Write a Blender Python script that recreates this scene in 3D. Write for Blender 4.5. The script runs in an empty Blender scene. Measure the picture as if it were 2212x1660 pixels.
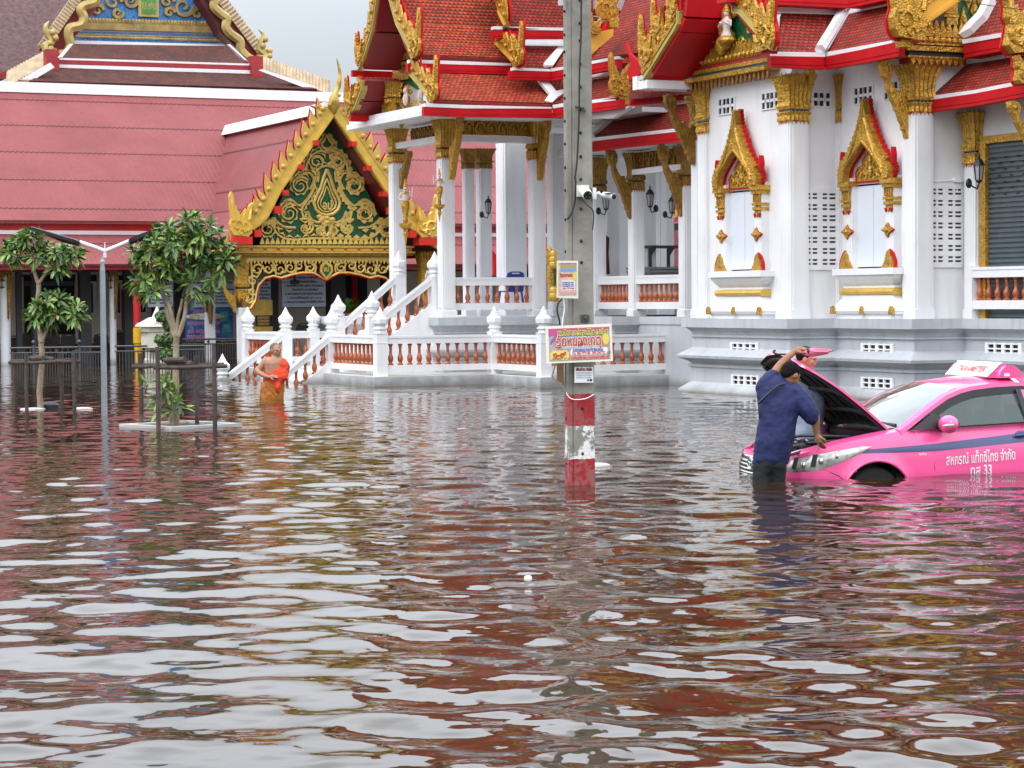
import bpy, bmesh, math, random
import numpy as np
from mathutils import Matrix, Vector
random.seed(7); RNG = np.random.RandomState(5)
SC = bpy.context.scene
COL = SC.collection
R = math.radians
# ---------------------------------------------------------------- camera
FOC, HCAM, YHOR, ROLL = 5000.0, 1.80, 648.0, 0.0073      # focal length in units of a 2212 wide picture
TH = (830 - YHOR) / FOC
Fw = Vector((0, math.cos(TH), -math.sin(TH))); U0 = Vector((0, math.sin(TH), math.cos(TH))); R0 = Vector((1, 0, 0))
CR = R0 * math.cos(ROLL) - U0 * math.sin(ROLL); CU = U0 * math.cos(ROLL) + R0 * math.sin(ROLL)
CP = Vector((0, 0, HCAM))
cd = bpy.data.cameras.new('camera'); cam = bpy.data.objects.new('camera', cd); COL.objects.link(cam)
cd.sensor_width = 36; cd.lens = FOC / 2212 * 36; cd.clip_start = 0.1; cd.clip_end = 3000
cam.matrix_world = Matrix(((CR.x, CU.x, -Fw.x, CP.x), (CR.y, CU.y, -Fw.y, CP.y), (CR.z, CU.z, -Fw.z, CP.z), (0, 0, 0, 1)))
SC.camera = cam
# ---------------------------------------------------------------- light
SUN_EL, SUN_AZ = R(52), R(222)          # azimuth clockwise from +Y; the soft light comes from the left, behind the camera
w = bpy.data.worlds.new('World'); SC.world = w; w.use_nodes = True
nt = w.node_tree; nt.nodes.clear()
N = lambda t, tree=None: (tree or nt).nodes.new(t)
out = N('ShaderNodeOutputWorld'); bg = N('ShaderNodeBackground'); sky = N('ShaderNodeTexSky')
sky.sky_type = 'NISHITA'; sky.sun_disc = False; sky.sun_elevation = SUN_EL; sky.sun_rotation = SUN_AZ
sky.air_density = 1.0; sky.dust_density = 3.0
tc = N('ShaderNodeTexCoord'); mp = N('ShaderNodeMapping'); mp.inputs['Scale'].default_value = (1.0, 1.0, 3.2)
nz = N('ShaderNodeTexNoise'); nz.inputs['Scale'].default_value = 2.6; nz.inputs['Detail'].default_value = 7; nz.inputs['Roughness'].default_value = .52
cr = N('ShaderNodeValToRGB'); cr.color_ramp.elements[0].position = .34; cr.color_ramp.elements[1].position = .66
cr.color_ramp.elements[0].color = (8.6, 9.3, 10.2, 1); cr.color_ramp.elements[1].color = (10.2, 10.7, 11.2, 1)
mx = N('ShaderNodeMix'); mx.data_type = 'RGBA'; mx.inputs[0].default_value = .88
L = nt.links.new
L(tc.outputs['Generated'], mp.inputs[0]); L(mp.outputs[0], nz.inputs[0]); L(nz.outputs[0], cr.inputs[0])
sx_ = N('ShaderNodeSeparateXYZ'); mr0 = N('ShaderNodeMapRange'); mr0.interpolation_type = 'SMOOTHSTEP'      # an overcast sky is brighter overhead
mr0.inputs[1].default_value = .08; mr0.inputs[2].default_value = .38; mr0.inputs[3].default_value = 1.0; mr0.inputs[4].default_value = 3.5
vm0 = N('ShaderNodeVectorMath'); vm0.operation = 'SCALE'
L(tc.outputs['Generated'], sx_.inputs[0]); L(sx_.outputs[2], mr0.inputs[0])
L(sky.outputs[0], mx.inputs[6]); L(cr.outputs[0], mx.inputs[7]); L(mx.outputs[2], vm0.inputs[0]); L(mr0.outputs[0], vm0.inputs['Scale']); L(vm0.outputs[0], bg.inputs[0]); L(bg.outputs[0], out.inputs[0])
bg.inputs[1].default_value = 0.082
sl = bpy.data.lights.new('sun', 'SUN'); sl.energy = 1.0; sl.angle = R(14); sl.color = (1, .965, .91)
so = bpy.data.objects.new('sun', sl); COL.objects.link(so)
sd = Vector((math.sin(SUN_AZ) * math.cos(SUN_EL), math.cos(SUN_AZ) * math.cos(SUN_EL), math.sin(SUN_EL)))
so.rotation_euler = (-sd).to_track_quat('-Z', 'Y').to_euler(); so.location = sd * 60
SC.view_settings.view_transform = 'Standard'; SC.view_settings.look = 'None'
SC.view_settings.exposure = -0.04; SC.view_settings.gamma = 1
SC.render.engine = 'CYCLES'
try: SC.cycles.max_bounces = 6; SC.cycles.use_denoising = True; SC.cycles.sample_clamp_indirect = 6
except Exception: pass
# ---------------------------------------------------------------- frames and pixel rays
YAW = 0.433
BF = Matrix.Rotation(YAW, 4, 'Z')                 # building frame: x = u (right and away), y = v (away and left)
BI = BF.inverted()
ZR = {'D': (0, 0, 1), 'A1': (0, 0, .2538), 'A2': (467.9, 0, .2538), 'A3': (748.6, 0, .2538), 'A4': (1216.4, 0, .2538), 'A5': (1650.6, 0, .2538),
      'A6': (0, 421.1, .31), 'A7': (421.1, 421.1, .2818), 'B1': (842.2, 374.3, .2818), 'B2': (1169.6, 187.1, .2818), 'B3': (1450.4, 187.1, .2818),
      'B4': (1837.7, 187.1, .2818), 'B5': (1450.4, 608.2, .3443), 'B6': (1543.9, 729.9, .1973), 'B7': (1150.9, 524, .3495), 'B8': (449.1, 655, .1409),
      'C1': (1160.3, 692.4, .0846), 'C2': (1179, 552, .062), 'C4': (0, 524, .1691), 'C5': (280.7, 524, .1691), 'C6': (1777.9, 748.6, .1963), 'C7': (561.4, 271.4, .1973)}
def px(k, x, y): o = ZR[k]; return o[0] + x * o[2], o[1] + y * o[2]
def ray(k, x, y):
    x, y = px(k, x, y)
    return Fw + CR * ((x - 1106) / FOC) - CU * ((y - 830) / FOC)
def hit(k, x, y, p0, n):                          # world point where the ray meets the plane (p0, n)
    d = ray(k, x, y); p0 = Vector(p0); n = Vector(n)
    return CP + d * ((p0 - CP).dot(n) / d.dot(n))
UD = BF.to_3x3() @ Vector((1, 0, 0)); VD = BF.to_3x3() @ Vector((0, 1, 0)); ZD = Vector((0, 0, 1))
def toB(p): return BI @ Vector(p)
def hU(k, x, y, u0): return BI @ hit(k, x, y, UD * u0, UD)         # building-frame point on plane u = u0
def hV(k, x, y, v0): return BI @ hit(k, x, y, VD * v0, VD)
def hZ(k, x, y, z0): return hit(k, x, y, (0, 0, z0), ZD)
def hY(k, x, y, d): return hit(k, x, y, (0, d, 0), (0, 1, 0))       # world point on the plane y = d
# ---------------------------------------------------------------- materials
MATS = {}
def mat(name, col, rough=.6, metal=0.0, var=.12, vs=3.0, bump=0.0, bs=20.0, spec=.5, col2=None, kind=None, alpha=None, coat=0, dirt=0.0, detail=4, tide=0.0):
    if name in MATS: return MATS[name]
    m = bpy.data.materials.new(name); m.use_nodes = True; MATS[name] = m
    t = m.node_tree; n = t.nodes; l = t.links.new; b = n['Principled BSDF']
    b.inputs['Roughness'].default_value = rough; b.inputs['Metallic'].default_value = metal
    b.inputs['Specular IOR Level'].default_value = spec
    if coat: b.inputs['Coat Weight'].default_value = coat; b.inputs['Coat Roughness'].default_value = .08
    g = n.new('ShaderNodeNewGeometry'); uv = n.new('ShaderNodeUVMap')
    a = n.new('ShaderNodeTexNoise'); a.inputs['Scale'].default_value = vs; a.inputs['Detail'].default_value = detail; a.inputs['Roughness'].default_value = .6
    l(g.outputs['Position'], a.inputs[0])
    r = n.new('ShaderNodeValToRGB'); r.color_ramp.elements[0].position = .3; r.color_ramp.elements[1].position = .7
    c2 = col2 or tuple(max(0, c * (1 - 2 * var)) for c in col)
    r.color_ramp.elements[0].color = (*c2, 1); r.color_ramp.elements[1].color = (*tuple(min(1, c * (1 + var * .5)) for c in col), 1)
    l(a.outputs[0], r.inputs[0]); last = r.outputs[0]
    if dirt:                                       # rain streaks: noise stretched along the vertical
        mpn = n.new('ShaderNodeMapping'); mpn.inputs['Scale'].default_value = (5, 5, .5); l(g.outputs['Position'], mpn.inputs[0])
        d = n.new('ShaderNodeTexNoise'); d.inputs['Scale'].default_value = 1.3; d.inputs['Detail'].default_value = 6; l(mpn.outputs[0], d.inputs[0])
        rr = n.new('ShaderNodeValToRGB'); rr.color_ramp.elements[0].position = .52; rr.color_ramp.elements[1].position = .75
        rr.color_ramp.elements[0].color = (0, 0, 0, 1); rr.color_ramp.elements[1].color = (dirt, dirt, dirt, 1); l(d.outputs[0], rr.inputs[0])
        mm = n.new('ShaderNodeMix'); mm.data_type = 'RGBA'; l(rr.outputs[0], mm.inputs[0]); l(last, mm.inputs[6]); mm.inputs[7].default_value = (col[0] * .45, col[1] * .43, col[2] * .38, 1)
        last = mm.outputs[2]
    if tide:                                       # brown stain left by the flood just above the water
        sz = n.new('ShaderNodeSeparateXYZ'); l(g.outputs['Position'], sz.inputs[0]); ad = n.new('ShaderNodeMath'); ad.operation = 'MULTIPLY_ADD'; l(a.outputs[0], ad.inputs[0]); ad.inputs[1].default_value = .22; l(sz.outputs[2], ad.inputs[2])
        tr = n.new('ShaderNodeMapRange'); tr.inputs[1].default_value = .13; tr.inputs[2].default_value = .27; tr.inputs[3].default_value = tide; tr.inputs[4].default_value = 0; l(ad.outputs[0], tr.inputs[0])
        tm = n.new('ShaderNodeMix'); tm.data_type = 'RGBA'; l(tr.outputs[0], tm.inputs[0]); l(last, tm.inputs[6]); tm.inputs[7].default_value = (.16, .125, .085, 1); last = tm.outputs[2]
    hgt = None
    if kind == 'tile':                             # small staggered clay scales: diamond lattice of dark joints
        sx = n.new('ShaderNodeSeparateXYZ'); l(uv.outputs[0], sx.inputs[0])
        def M(op, x, y=None):
            q = n.new('ShaderNodeMath'); q.operation = op
            for i, s in enumerate((x, y)):
                if s is None: continue
                if isinstance(s, (int, float)): q.inputs[i].default_value = s
                else: l(s, q.inputs[i])
            return q.outputs[0]
        TW, THh = .105, .18
        row = M('FLOOR', M('DIVIDE', sx.outputs[1], THh / 2))
        off = M('MULTIPLY', M('MODULO', row, 2.0), .5)
        fx = M('FRACT', M('ADD', M('DIVIDE', sx.outputs[0], TW), off))
        fy = M('FRACT', M('DIVIDE', sx.outputs[1], THh / 2))
        tri = M('MULTIPLY', M('ABSOLUTE', M('SUBTRACT', fx, .5)), 2.0)          # 0 at the tip, 1 at the sides
        edge = M('SUBTRACT', fy, M('MULTIPLY', M('POWER', tri, 1.6), .62))
        dark = M('LESS_THAN', edge, .24)
        wn = n.new('ShaderNodeTexWhiteNoise'); wn.noise_dimensions = '2D'
        cb = n.new('ShaderNodeCombineXYZ'); l(M('FLOOR', M('ADD', M('DIVIDE', sx.outputs[0], TW), off)), cb.inputs[0]); l(row, cb.inputs[1]); l(cb.outputs[0], wn.inputs[0])
        m1 = n.new('ShaderNodeMix'); m1.data_type = 'RGBA'; m1.blend_type = 'MULTIPLY'; l(last, m1.inputs[6])
        vr = n.new('ShaderNodeValToRGB'); vr.color_ramp.elements[0].color = (.62, .55, .55, 1); vr.color_ramp.elements[1].color = (1.1, 1.1, 1.1, 1); l(wn.outputs[0], vr.inputs[0])
        l(vr.outputs[0], m1.inputs[7]); m1.inputs[0].default_value = 1
        m2 = n.new('ShaderNodeMix'); m2.data_type = 'RGBA'; l(M('MULTIPLY', dark, .88), m2.inputs[0]); l(m1.outputs[2], m2.inputs[6]); m2.inputs[7].default_value = (.05, .012, .01, 1)
        last = m2.outputs[2]; hgt = M('MULTIPLY', edge, .012)
        bp = n.new('ShaderNodeBump'); bp.inputs['Strength'].default_value = .8; bp.inputs['Distance'].default_value = 1; l(hgt, bp.inputs['Height']); l(bp.outputs[0], b.inputs['Normal'])
    elif kind == 'sheet':                          # corrugated roofing: fine ribs, lap joint every 1.25 m
        sx = n.new('ShaderNodeSeparateXYZ'); l(uv.outputs[0], sx.inputs[0])
        def M(op, x, y=None):
            q = n.new('ShaderNodeMath'); q.operation = op
            for i, s in enumerate((x, y)):
                if s is None: continue
                if isinstance(s, (int, float)): q.inputs[i].default_value = s
                else: l(s, q.inputs[i])
            return q.outputs[0]
        rib = M('SINE', M('MULTIPLY', sx.outputs[0], 6.2832 / .16))
        lap = M('FRACT', M('DIVIDE', M('ADD', sx.outputs[1], M('MULTIPLY', rib, .022)), 1.62))
        ld = M('LESS_THAN', lap, .045)
        m2 = n.new('ShaderNodeMix'); m2.data_type = 'RGBA'; l(M('MULTIPLY', ld, .85), m2.inputs[0]); l(last, m2.inputs[6]); m2.inputs[7].default_value = tuple(c * .22 for c in col) + (1,)
        last = m2.outputs[2]
        bp = n.new('ShaderNodeBump'); bp.inputs['Strength'].default_value = .28; bp.inputs['Distance'].default_value = .02; l(rib, bp.inputs['Height']); l(bp.outputs[0], b.inputs['Normal'])
    elif bump:
        v = n.new('ShaderNodeTexVoronoi' if kind == 'carved' else 'ShaderNodeTexNoise'); v.inputs['Scale'].default_value = bs
        l(g.outputs['Position'], v.inputs[0])
        bp = n.new('ShaderNodeBump'); bp.inputs['Strength'].default_value = 1; bp.inputs['Distance'].default_value = bump; l(v.outputs[0], bp.inputs['Height']); l(bp.outputs[0], b.inputs['Normal'])
        if kind == 'carved':
            rm = n.new('ShaderNodeValToRGB'); rm.color_ramp.elements[0].position = .0; rm.color_ramp.elements[1].position = .5
            rm.color_ramp.elements[0].color = (1, 1, 1, 1); rm.color_ramp.elements[1].color = (.62, .50, .36, 1); l(v.outputs[0], rm.inputs[0])
            m2 = n.new('ShaderNodeMix'); m2.data_type = 'RGBA'; m2.blend_type = 'MULTIPLY'; m2.inputs[0].default_value = .8; l(last, m2.inputs[6]); l(rm.outputs[0], m2.inputs[7]); last = m2.outputs[2]
    l(last, b.inputs['Base Color'])
    if alpha is not None: b.inputs['Alpha'].default_value = alpha
    return m
WHITE = mat('white_paint', (.80, .80, .81), .55, var=.05, vs=.8, dirt=.13, tide=.6)
GREYW = mat('grey_base_paint', (.56, .58, .61), .6, var=.07, vs=1.2, dirt=.2)
PLAIN = mat('clean_white', (.82, .82, .82), .5, var=.02)
RED = mat('red_paint', (.52, .008, .013), .5, var=.12, vs=2, spec=.18)
DRED = mat('dark_red_paint', (.20, .010, .012), .5, var=.15)
GOLD = mat('gold_paint', (.80, .50, .07), .34, .45, var=.22, vs=9, bump=.012, bs=26, kind='carved')
GOLDS = mat('smooth_gold_paint', (.72, .46, .085), .36, .35, var=.12, vs=5, bump=.004, bs=30)
GOLDD = mat('old_gold_paint', (.46, .27, .035), .45, .35, var=.25, vs=8, bump=.012, bs=24, kind='carved')  # same carved gold in a darker tone
GREEN = mat('green_glass_tile', (.008, .125, .042), .3, var=.3, vs=14)
BLUE = mat('blue_mosaic', (.045, .27, .66), .3, var=.35, vs=12)
TILE = mat('clay_scale_tile', (.42, .042, .022), .6, spec=.18, var=.14, vs=1.4, kind='tile')
OTILE = mat('orange_scale_tile', (.56, .082, .032), .6, spec=.18, var=.12, vs=1.0, kind='tile')
SHEET = mat('pink_corrugated_sheet', (.270, .078, .080), .6, spec=.12, var=.10, vs=.5, dirt=.22, kind='sheet')
BTILE = mat('mossy_brown_tile', (.15, .032, .014), .8, var=.3, vs=2.2, kind='tile', col2=(.035, .018, .012))
MTILE = mat('mauve_brown_tile', (.155, .088, .084), .85, var=.2, vs=6.0, col2=(.07, .035, .035), bump=.02, bs=9, detail=8)
TERRA = mat('glazed_terracotta', (.46, .105, .028), .28, var=.25, vs=14, coat=.3)
DGREY = mat('dark_grey_paint', (.065, .067, .071), .6, var=.1)
CREAM = mat('cream_wall', (.62, .52, .40), .7, var=.06, vs=1, dirt=.2)
BLACK = mat('black_plastic', (.012, .012, .013), .4, var=.1)
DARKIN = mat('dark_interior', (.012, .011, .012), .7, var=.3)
STEEL = mat('painted_steel_rail', (.10, .105, .11), .4, .3, var=.15)
# ---------------------------------------------------------------- mesh builder
I4 = Matrix.Identity(4)
class MB:
    def __init__(s, M=None): s.v = []; s.f = []; s.mi = []; s.m = 0; s.M = M or I4
    def add(s, vs, fs, M=None):
        M = M or s.M; b = len(s.v)
        s.v += [M @ Vector(p) for p in vs]; s.f += [tuple(b + i for i in f) for f in fs]; s.mi += [s.m] * len(fs)
    def box(s, a, b, M=None):
        x0, y0, z0 = a; x1, y1, z1 = b
        s.add([(x0, y0, z0), (x1, y0, z0), (x1, y1, z0), (x0, y1, z0), (x0, y0, z1), (x1, y0, z1), (x1, y1, z1), (x0, y1, z1)],
              [(0, 3, 2, 1), (4, 5, 6, 7), (0, 1, 5, 4), (1, 2, 6, 5), (2, 3, 7, 6), (3, 0, 4, 7)], M)
    def prism(s, poly, d, M=None):                 # polygon (3-D points) swept along d
        d = Vector(d); n = len(poly); P = [Vector(p) for p in poly]
        nn = Vector((0, 0, 0))
        for i in range(n): nn += P[i].cross(P[(i + 1) % n])
        if nn.dot(d) > 0: P = P[::-1]
        s.add(P + [p + d for p in P], [tuple(range(n)), tuple(range(2 * n - 1, n - 1, -1))] + [(i, n + i, n + (i + 1) % n, (i + 1) % n)[::-1] for i in range(n)], M)
    def strip(s, A, B, d, M=None):                 # ribbon between polylines A and B, thickened by d (good for curved boards)
        for i in range(len(A) - 1): s.prism([A[i], A[i + 1], B[i + 1], B[i]], d, M)
    def loft(s, rings, cap=True, M=None):
        n = len(rings[0]); vs = [p for r in rings for p in r]; fs = []
        for j in range(len(rings) - 1):
            for i in range(n): fs.append((j * n + i, j * n + (i + 1) % n, (j + 1) * n + (i + 1) % n, (j + 1) * n + i))
        if cap: fs += [tuple(range(n))[::-1], tuple((len(rings) - 1) * n + i for i in range(n))]
        s.add(vs, fs, M)
    def lathe(s, c, prof, n=12, rot=0, M=None, sq=None):   # prof: (radius, z); sq: number of flutes
        rings = []
        for r, z in prof:
            ring = []
            for i in range(n):
                a = rot + 2 * math.pi * i / n; rr = r
                if sq and i % 2: rr = r * sq
                ring.append((c[0] + rr * math.cos(a), c[1] + rr * math.sin(a), c[2] + z))
            rings.append(ring)
        s.loft(rings, True, M)
    def sq(s, c, prof, M=None, flute=0):           # square-plan stack; flute: ribs per side with given depth
        rings = []
        for h, z in prof:
            ring = []
            k = flute * 2 if flute else 1
            for sx, sy, dx, dy in ((-1, -1, 1, 0), (1, -1, 0, 1), (1, 1, -1, 0), (-1, 1, 0, -1)):
                for i in range(k):
                    t = i / k * 2; e = 1 - (.09 if (flute and i % 2) else 0)
                    x = (sx + dx * t); y = (sy + dy * t)
                    if dx: y *= e
                    else: x *= e
                    ring.append((c[0] + h * x, c[1] + h * y, c[2] + z))
            rings.append(ring)
        s.loft(rings, True, M)
    def tube(s, pts, rad, n=6, M=None, flat=None):
        P = [Vector(p) for p in pts]; rad = rad if isinstance(rad, (list, tuple)) else [rad] * len(P)
        rings = []; up = Vector((0, 0, 1)); prev = None
        for i, p in enumerate(P):
            t = (P[min(i + 1, len(P) - 1)] - P[max(i - 1, 0)]); t = t.normalized() if t.length > 1e-9 else Vector((0, 0, 1))
            if prev is None:
                a = t.cross(up); a = a if a.length > .1 else t.cross(Vector((1, 0, 0)))
            else: a = prev - t * prev.dot(t)
            a.normalize(); prev = a; b = t.cross(a)
            r = rad[i]
            rings.append([p + a * (math.cos(2 * math.pi * k / n) * r) + b * (math.sin(2 * math.pi * k / n) * r) for k in range(n)])
        s.loft(rings, True, M)
    def ell(s, c, r, n=10, m=7, M=None):
        c = Vector(c); r = r if isinstance(r, (list, tuple, Vector)) else (r, r, r); rings = []
        for j in range(m + 1):
            ph = math.pi * (j / m) * .98 + .01 * math.pi
            rings.append([(c[0] + r[0] * math.sin(ph) * math.cos(2 * math.pi * i / n), c[1] + r[1] * math.sin(ph) * math.sin(2 * math.pi * i / n), c[2] - r[2] * math.cos(ph)) for i in range(n)])
        s.loft(rings, True, M)
def inv(o):
    M = o.matrix_world if o else I4
    return M.inverted()
def obj(name, mb, mats, parent=None, smooth=False, label=None, bevel=0, base=None):
    mats = mats if isinstance(mats, (list, tuple)) else [mats]
    me = bpy.data.meshes.new(name)
    V = mb.v
    if parent is not None: T = WM[parent].inverted()
    elif base is not None: T = Matrix.Translation(-Vector(base))
    else: T = I4
    me.from_pydata([T @ p for p in V], [], mb.f)
    for m in mats: me.materials.append(m)
    me.polygons.foreach_set('material_index', mb.mi)
    me.update()
    # slope-aligned metric UVs
    uvl = me.uv_layers.new(name='UVMap')
    nf = len(me.polygons); nl = len(me.loops)
    nor = np.empty(nf * 3); me.polygons.foreach_get('normal', nor); nor = nor.reshape(-1, 3)
    ls = np.empty(nf, int); me.polygons.foreach_get('loop_total', ls)
    vi = np.empty(nl, int); me.loops.foreach_get('vertex_index', vi)
    W3 = np.array([list(p) for p in V]) if V else np.zeros((0, 3))
    if parent is not None:
        rm = np.array(WM[parent].to_3x3()); nor = nor @ rm.T
    s = np.stack([-nor[:, 1], nor[:, 0], np.zeros(nf)], 1); ln = np.linalg.norm(s, axis=1)
    flat = ln < 1e-4; s[flat] = (1, 0, 0); s /= np.maximum(np.linalg.norm(s, axis=1), 1e-9)[:, None]
    t = np.cross(nor, s)
    sl_, tl_ = np.repeat(s, ls, 0), np.repeat(t, ls, 0); P = W3[vi]
    uv = np.stack([(P * sl_).sum(1), (P * tl_).sum(1)], 1)
    uvl.data.foreach_set('uv', uv.ravel().astype(np.float32))
    bm = bmesh.new(); bm.from_mesh(me); bmesh.ops.recalc_face_normals(bm, faces=bm.faces); bm.to_mesh(me); bm.free()
    if smooth:
        me.shade_smooth()
        try: me.set_sharp_from_angle(angle=.75)
        except Exception: pass
    o = bpy.data.objects.new(name, me); COL.objects.link(o)
    if parent is not None:
        o.parent = parent; WM[o] = WM[parent].copy()
    else:
        if base is not None: o.location = base
        WM[o] = Matrix.Translation(base) if base is not None else I4.copy()
    if bevel:
        b = o.modifiers.new('bevel', 'BEVEL'); b.width = bevel; b.segments = 2; b.limit_method = 'ANGLE'; b.angle_limit = .7
    if label: o['label'] = label
    return o
WM = {}
def tag(o, label, cat, group=None, kind=None):
    if label: o['label'] = label
    if cat: o['category'] = cat
    if group: o['group'] = group
    if kind: o['kind'] = kind
    return o
def thing(name, label, cat, M=None, group=None):
    o = bpy.data.objects.new(name, None); COL.objects.link(o); o.empty_display_size = .2
    o.matrix_world = M or I4; WM[o] = (M or I4).copy()
    return tag(o, label, cat, group)
def at(x, y, z=0, rz=0, s=1): return Matrix.Translation((x, y, z)) @ Matrix.Rotation(rz, 4, 'Z') @ Matrix.Scale(s, 4)
def atB(u, v, z=0, rz=0): return BF @ Matrix.Translation((u, v, z)) @ Matrix.Rotation(rz, 4, 'Z')
def copy_tree(src, parent=None):
    c = src.copy(); COL.objects.link(c)
    if parent is not None: c.parent = parent
    WM[c] = WM[src].copy()
    for ch in [k for k in bpy.data.objects if k.parent == src]: copy_tree(ch, c)
    return c
def dup(src, M, label=None):
    kids = {}
    c = src.copy(); COL.objects.link(c); c.matrix_world = M; WM[c] = M.copy()
    for ch in KIDS(src):
        d = ch.copy(); COL.objects.link(d); d.parent = c; WM[d] = M.copy()
        for g in KIDS(ch):
            e = g.copy(); COL.objects.link(e); e.parent = d; WM[e] = M.copy()
    if label: c['label'] = label
    return c
def KIDS(o): return [k for k in COL.objects if k.parent == o]
def text_mesh(body, size=1.0, bold=0.0, align='CENTER'):
    c = bpy.data.curves.new('t', 'FONT'); c.body = body; c.size = size; c.align_x = align; c.align_y = 'CENTER'; c.offset = bold; c.resolution_u = 3
    o = bpy.data.objects.new('t', c); COL.objects.link(o)
    dg = bpy.context.evaluated_depsgraph_get(); me = bpy.data.meshes.new_from_object(o.evaluated_get(dg))
    vs = [tuple(v.co) for v in me.vertices]; fs = [tuple(p.vertices) for p in me.polygons]
    bpy.data.objects.remove(o); bpy.data.curves.remove(c); bpy.data.meshes.remove(me)
    return vs, fs
def put_text(mb, body, size, M, bold=0, sx=1.0, width=None, align='CENTER'):   # M maps local (x right, y up, z out)
    vs, fs = text_mesh(body, size, bold, align)
    if not vs: return
    if width:
        xs = [v[0] for v in vs]; sx = width / (max(xs) - min(xs))
    mb.add([(v[0] * sx, v[1], v[2]) for v in vs], fs, M)
# ================================================================ water and ground
def wave_height(X, Y):
    rs = np.random.RandomState(11); h = np.zeros_like(X); D = np.sqrt(X * X + Y * Y)
    big = 1.0 / (1 + (D / 30.0) ** 2)
    amp = .36 + .80 * big
    def octave(n, l0, l1, s, gain):
        nonlocal h
        for i in range(n):
            lam = l0 * (l1 / l0) ** rs.rand(); k = 2 * np.pi / lam
            a = rs.normal(0, .75) + (0 if i % 3 else .4)         # mostly running towards or away from the camera
            ph = rs.rand() * 6.28
            h += gain * s / k * np.sin(k * (X * np.sin(a) + Y * np.cos(a)) + ph)
    octave(16, .8, 2.2, .0095, 1)
    octave(36, .27, .72, .0130, 1)
    octave(24, .12, .27, .0075, np.clip(1.35 - D / 22.0, 0, 1))
    return h * amp
def fan():
    t = np.concatenate([-np.geomspace(4, .46, 40), np.linspace(-.45, .45, 760), np.geomspace(.46, 4, 40)])
    d = [1.0]
    while d[-1] < 5.6: d.append(d[-1] + .06)
    while d[-1] < 75: d.append(d[-1] * 1.0026)
    while d[-1] < 900: d.append(d[-1] * 1.05)
    d = np.array(d); T, Dd = np.meshgrid(t, d)
    X = T * Dd; Y = Dd
    Z = wave_height(X, Y) * np.clip((120 - Dd) / 40, 0, 1)
    V = np.stack([X, Y, Z], -1).reshape(-1, 3).astype(np.float32)
    nr, nc = T.shape; i = np.arange(nr - 1)[:, None] * nc + np.arange(nc - 1)[None]
    F = np.stack([i, i + 1, i + 1 + nc, i + nc], -1).reshape(-1, 4)
    me = bpy.data.meshes.new('water'); me.vertices.add(len(V)); me.vertices.foreach_set('co', V.ravel())
    me.loops.add(F.size); me.loops.foreach_set('vertex_index', F.ravel().astype(np.int32))
    me.polygons.add(len(F)); me.polygons.foreach_set('loop_start', (np.arange(len(F)) * 4).astype(np.int32)); me.polygons.foreach_set('loop_total', np.full(len(F), 4, np.int32))
    me.update(calc_edges=True); me.shade_smooth()
    o = bpy.data.objects.new('water', me); COL.objects.link(o)
    return o
wm = bpy.data.materials.new('flood_water'); wm.use_nodes = True
t_ = wm.node_tree; b_ = t_.nodes['Principled BSDF']
b_.inputs['Base Color'].default_value = (.062, .040, .022, 1); b_.inputs['Roughness'].default_value = .035; b_.inputs['IOR'].default_value = 1.38
g_ = t_.nodes.new('ShaderNodeNewGeometry'); n1 = t_.nodes.new('ShaderNodeTexNoise'); n1.inputs['Scale'].default_value = 3.2; n1.inputs['Detail'].default_value = 3
n2 = t_.nodes.new('ShaderNodeTexNoise'); n2.inputs['Scale'].default_value = .35; n2.inputs['Detail'].default_value = 2
bp_ = t_.nodes.new('ShaderNodeBump'); bp_.inputs['Strength'].default_value = 1; bp_.inputs['Distance'].default_value = .0045
rp_ = t_.nodes.new('ShaderNodeValToRGB'); rp_.color_ramp.elements[0].color = (.024, .013, .006, 1); rp_.color_ramp.elements[1].color = (.044, .027, .013, 1)
t_.links.new(g_.outputs['Position'], n1.inputs[0]); t_.links.new(g_.outputs['Position'], n2.inputs[0]); t_.links.new(n1.outputs[0], bp_.inputs['Height'])
t_.links.new(bp_.outputs[0], b_.inputs['Normal']); t_.links.new(n2.outputs[0], rp_.inputs[0]); t_.links.new(rp_.outputs[0], b_.inputs['Base Color'])
wo = fan(); wo.data.materials.append(wm); tag(wo, 'brown rippled flood water covering the temple grounds', None, kind='structure')
mb = MB(); mb.box((-900, -60, -1.2), (900, 900, -.60))
tag(obj('ground', mb, mat('wet_ground', (.09, .075, .055), .9, var=.3)), 'flooded concrete ground under the water', None, kind='structure')
# ================================================================ main temple hall: white redented body with plinth
ZF = 1.42                                        # floor level above the water
uF1 = 22.12
v0_ = hU('D', 1516, 500, uF1).y; v1_ = hU('D', 1711, 500, uF1).y
uF2 = hV('D', 1812, 450, v1_).x; v2_ = hU('D', 1979, 450, uF2).y
uF3 = hV('D', 2087, 450, v2_).x; v3_ = v2_ - 7.0
ZW = 6.3
print('body', uF1, v0_, v1_, uF2, v2_, uF3)
hall = thing('temple_hall', 'large white ordination hall with red tiled roofs and gold ornament on a grey stepped plinth', 'temple', atB(uF1, v1_, 0))
plan = [(uF1, v0_), (uF1, v1_), (uF2, v1_), (uF2, v2_), (uF3, v2_), (uF3, v3_), (34, v3_), (34, v0_)]
def off(pl, e):                                  # push the redented outline outwards (towards -u and -v)
    return [(u - e, v + (e if i in (0,) else -e)) for i, (u, v) in enumerate(pl[:6])] + [(34, pl[5][1] - e), (34, pl[0][1] + e)]
def slab(mb, pl, z0, z1, e0=0, e1=None, M=BF):
    e1 = e0 if e1 is None else e1
    a, b = off(pl, e0), off(pl, e1)
    mb.loft([[(u, v, z0) for u, v in a], [(u, v, z1) for u, v in b]], True, M)
mb = MB(BF); slab(mb, plan, ZF, ZW)
obj('wall', mb, WHITE, hall)
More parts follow.
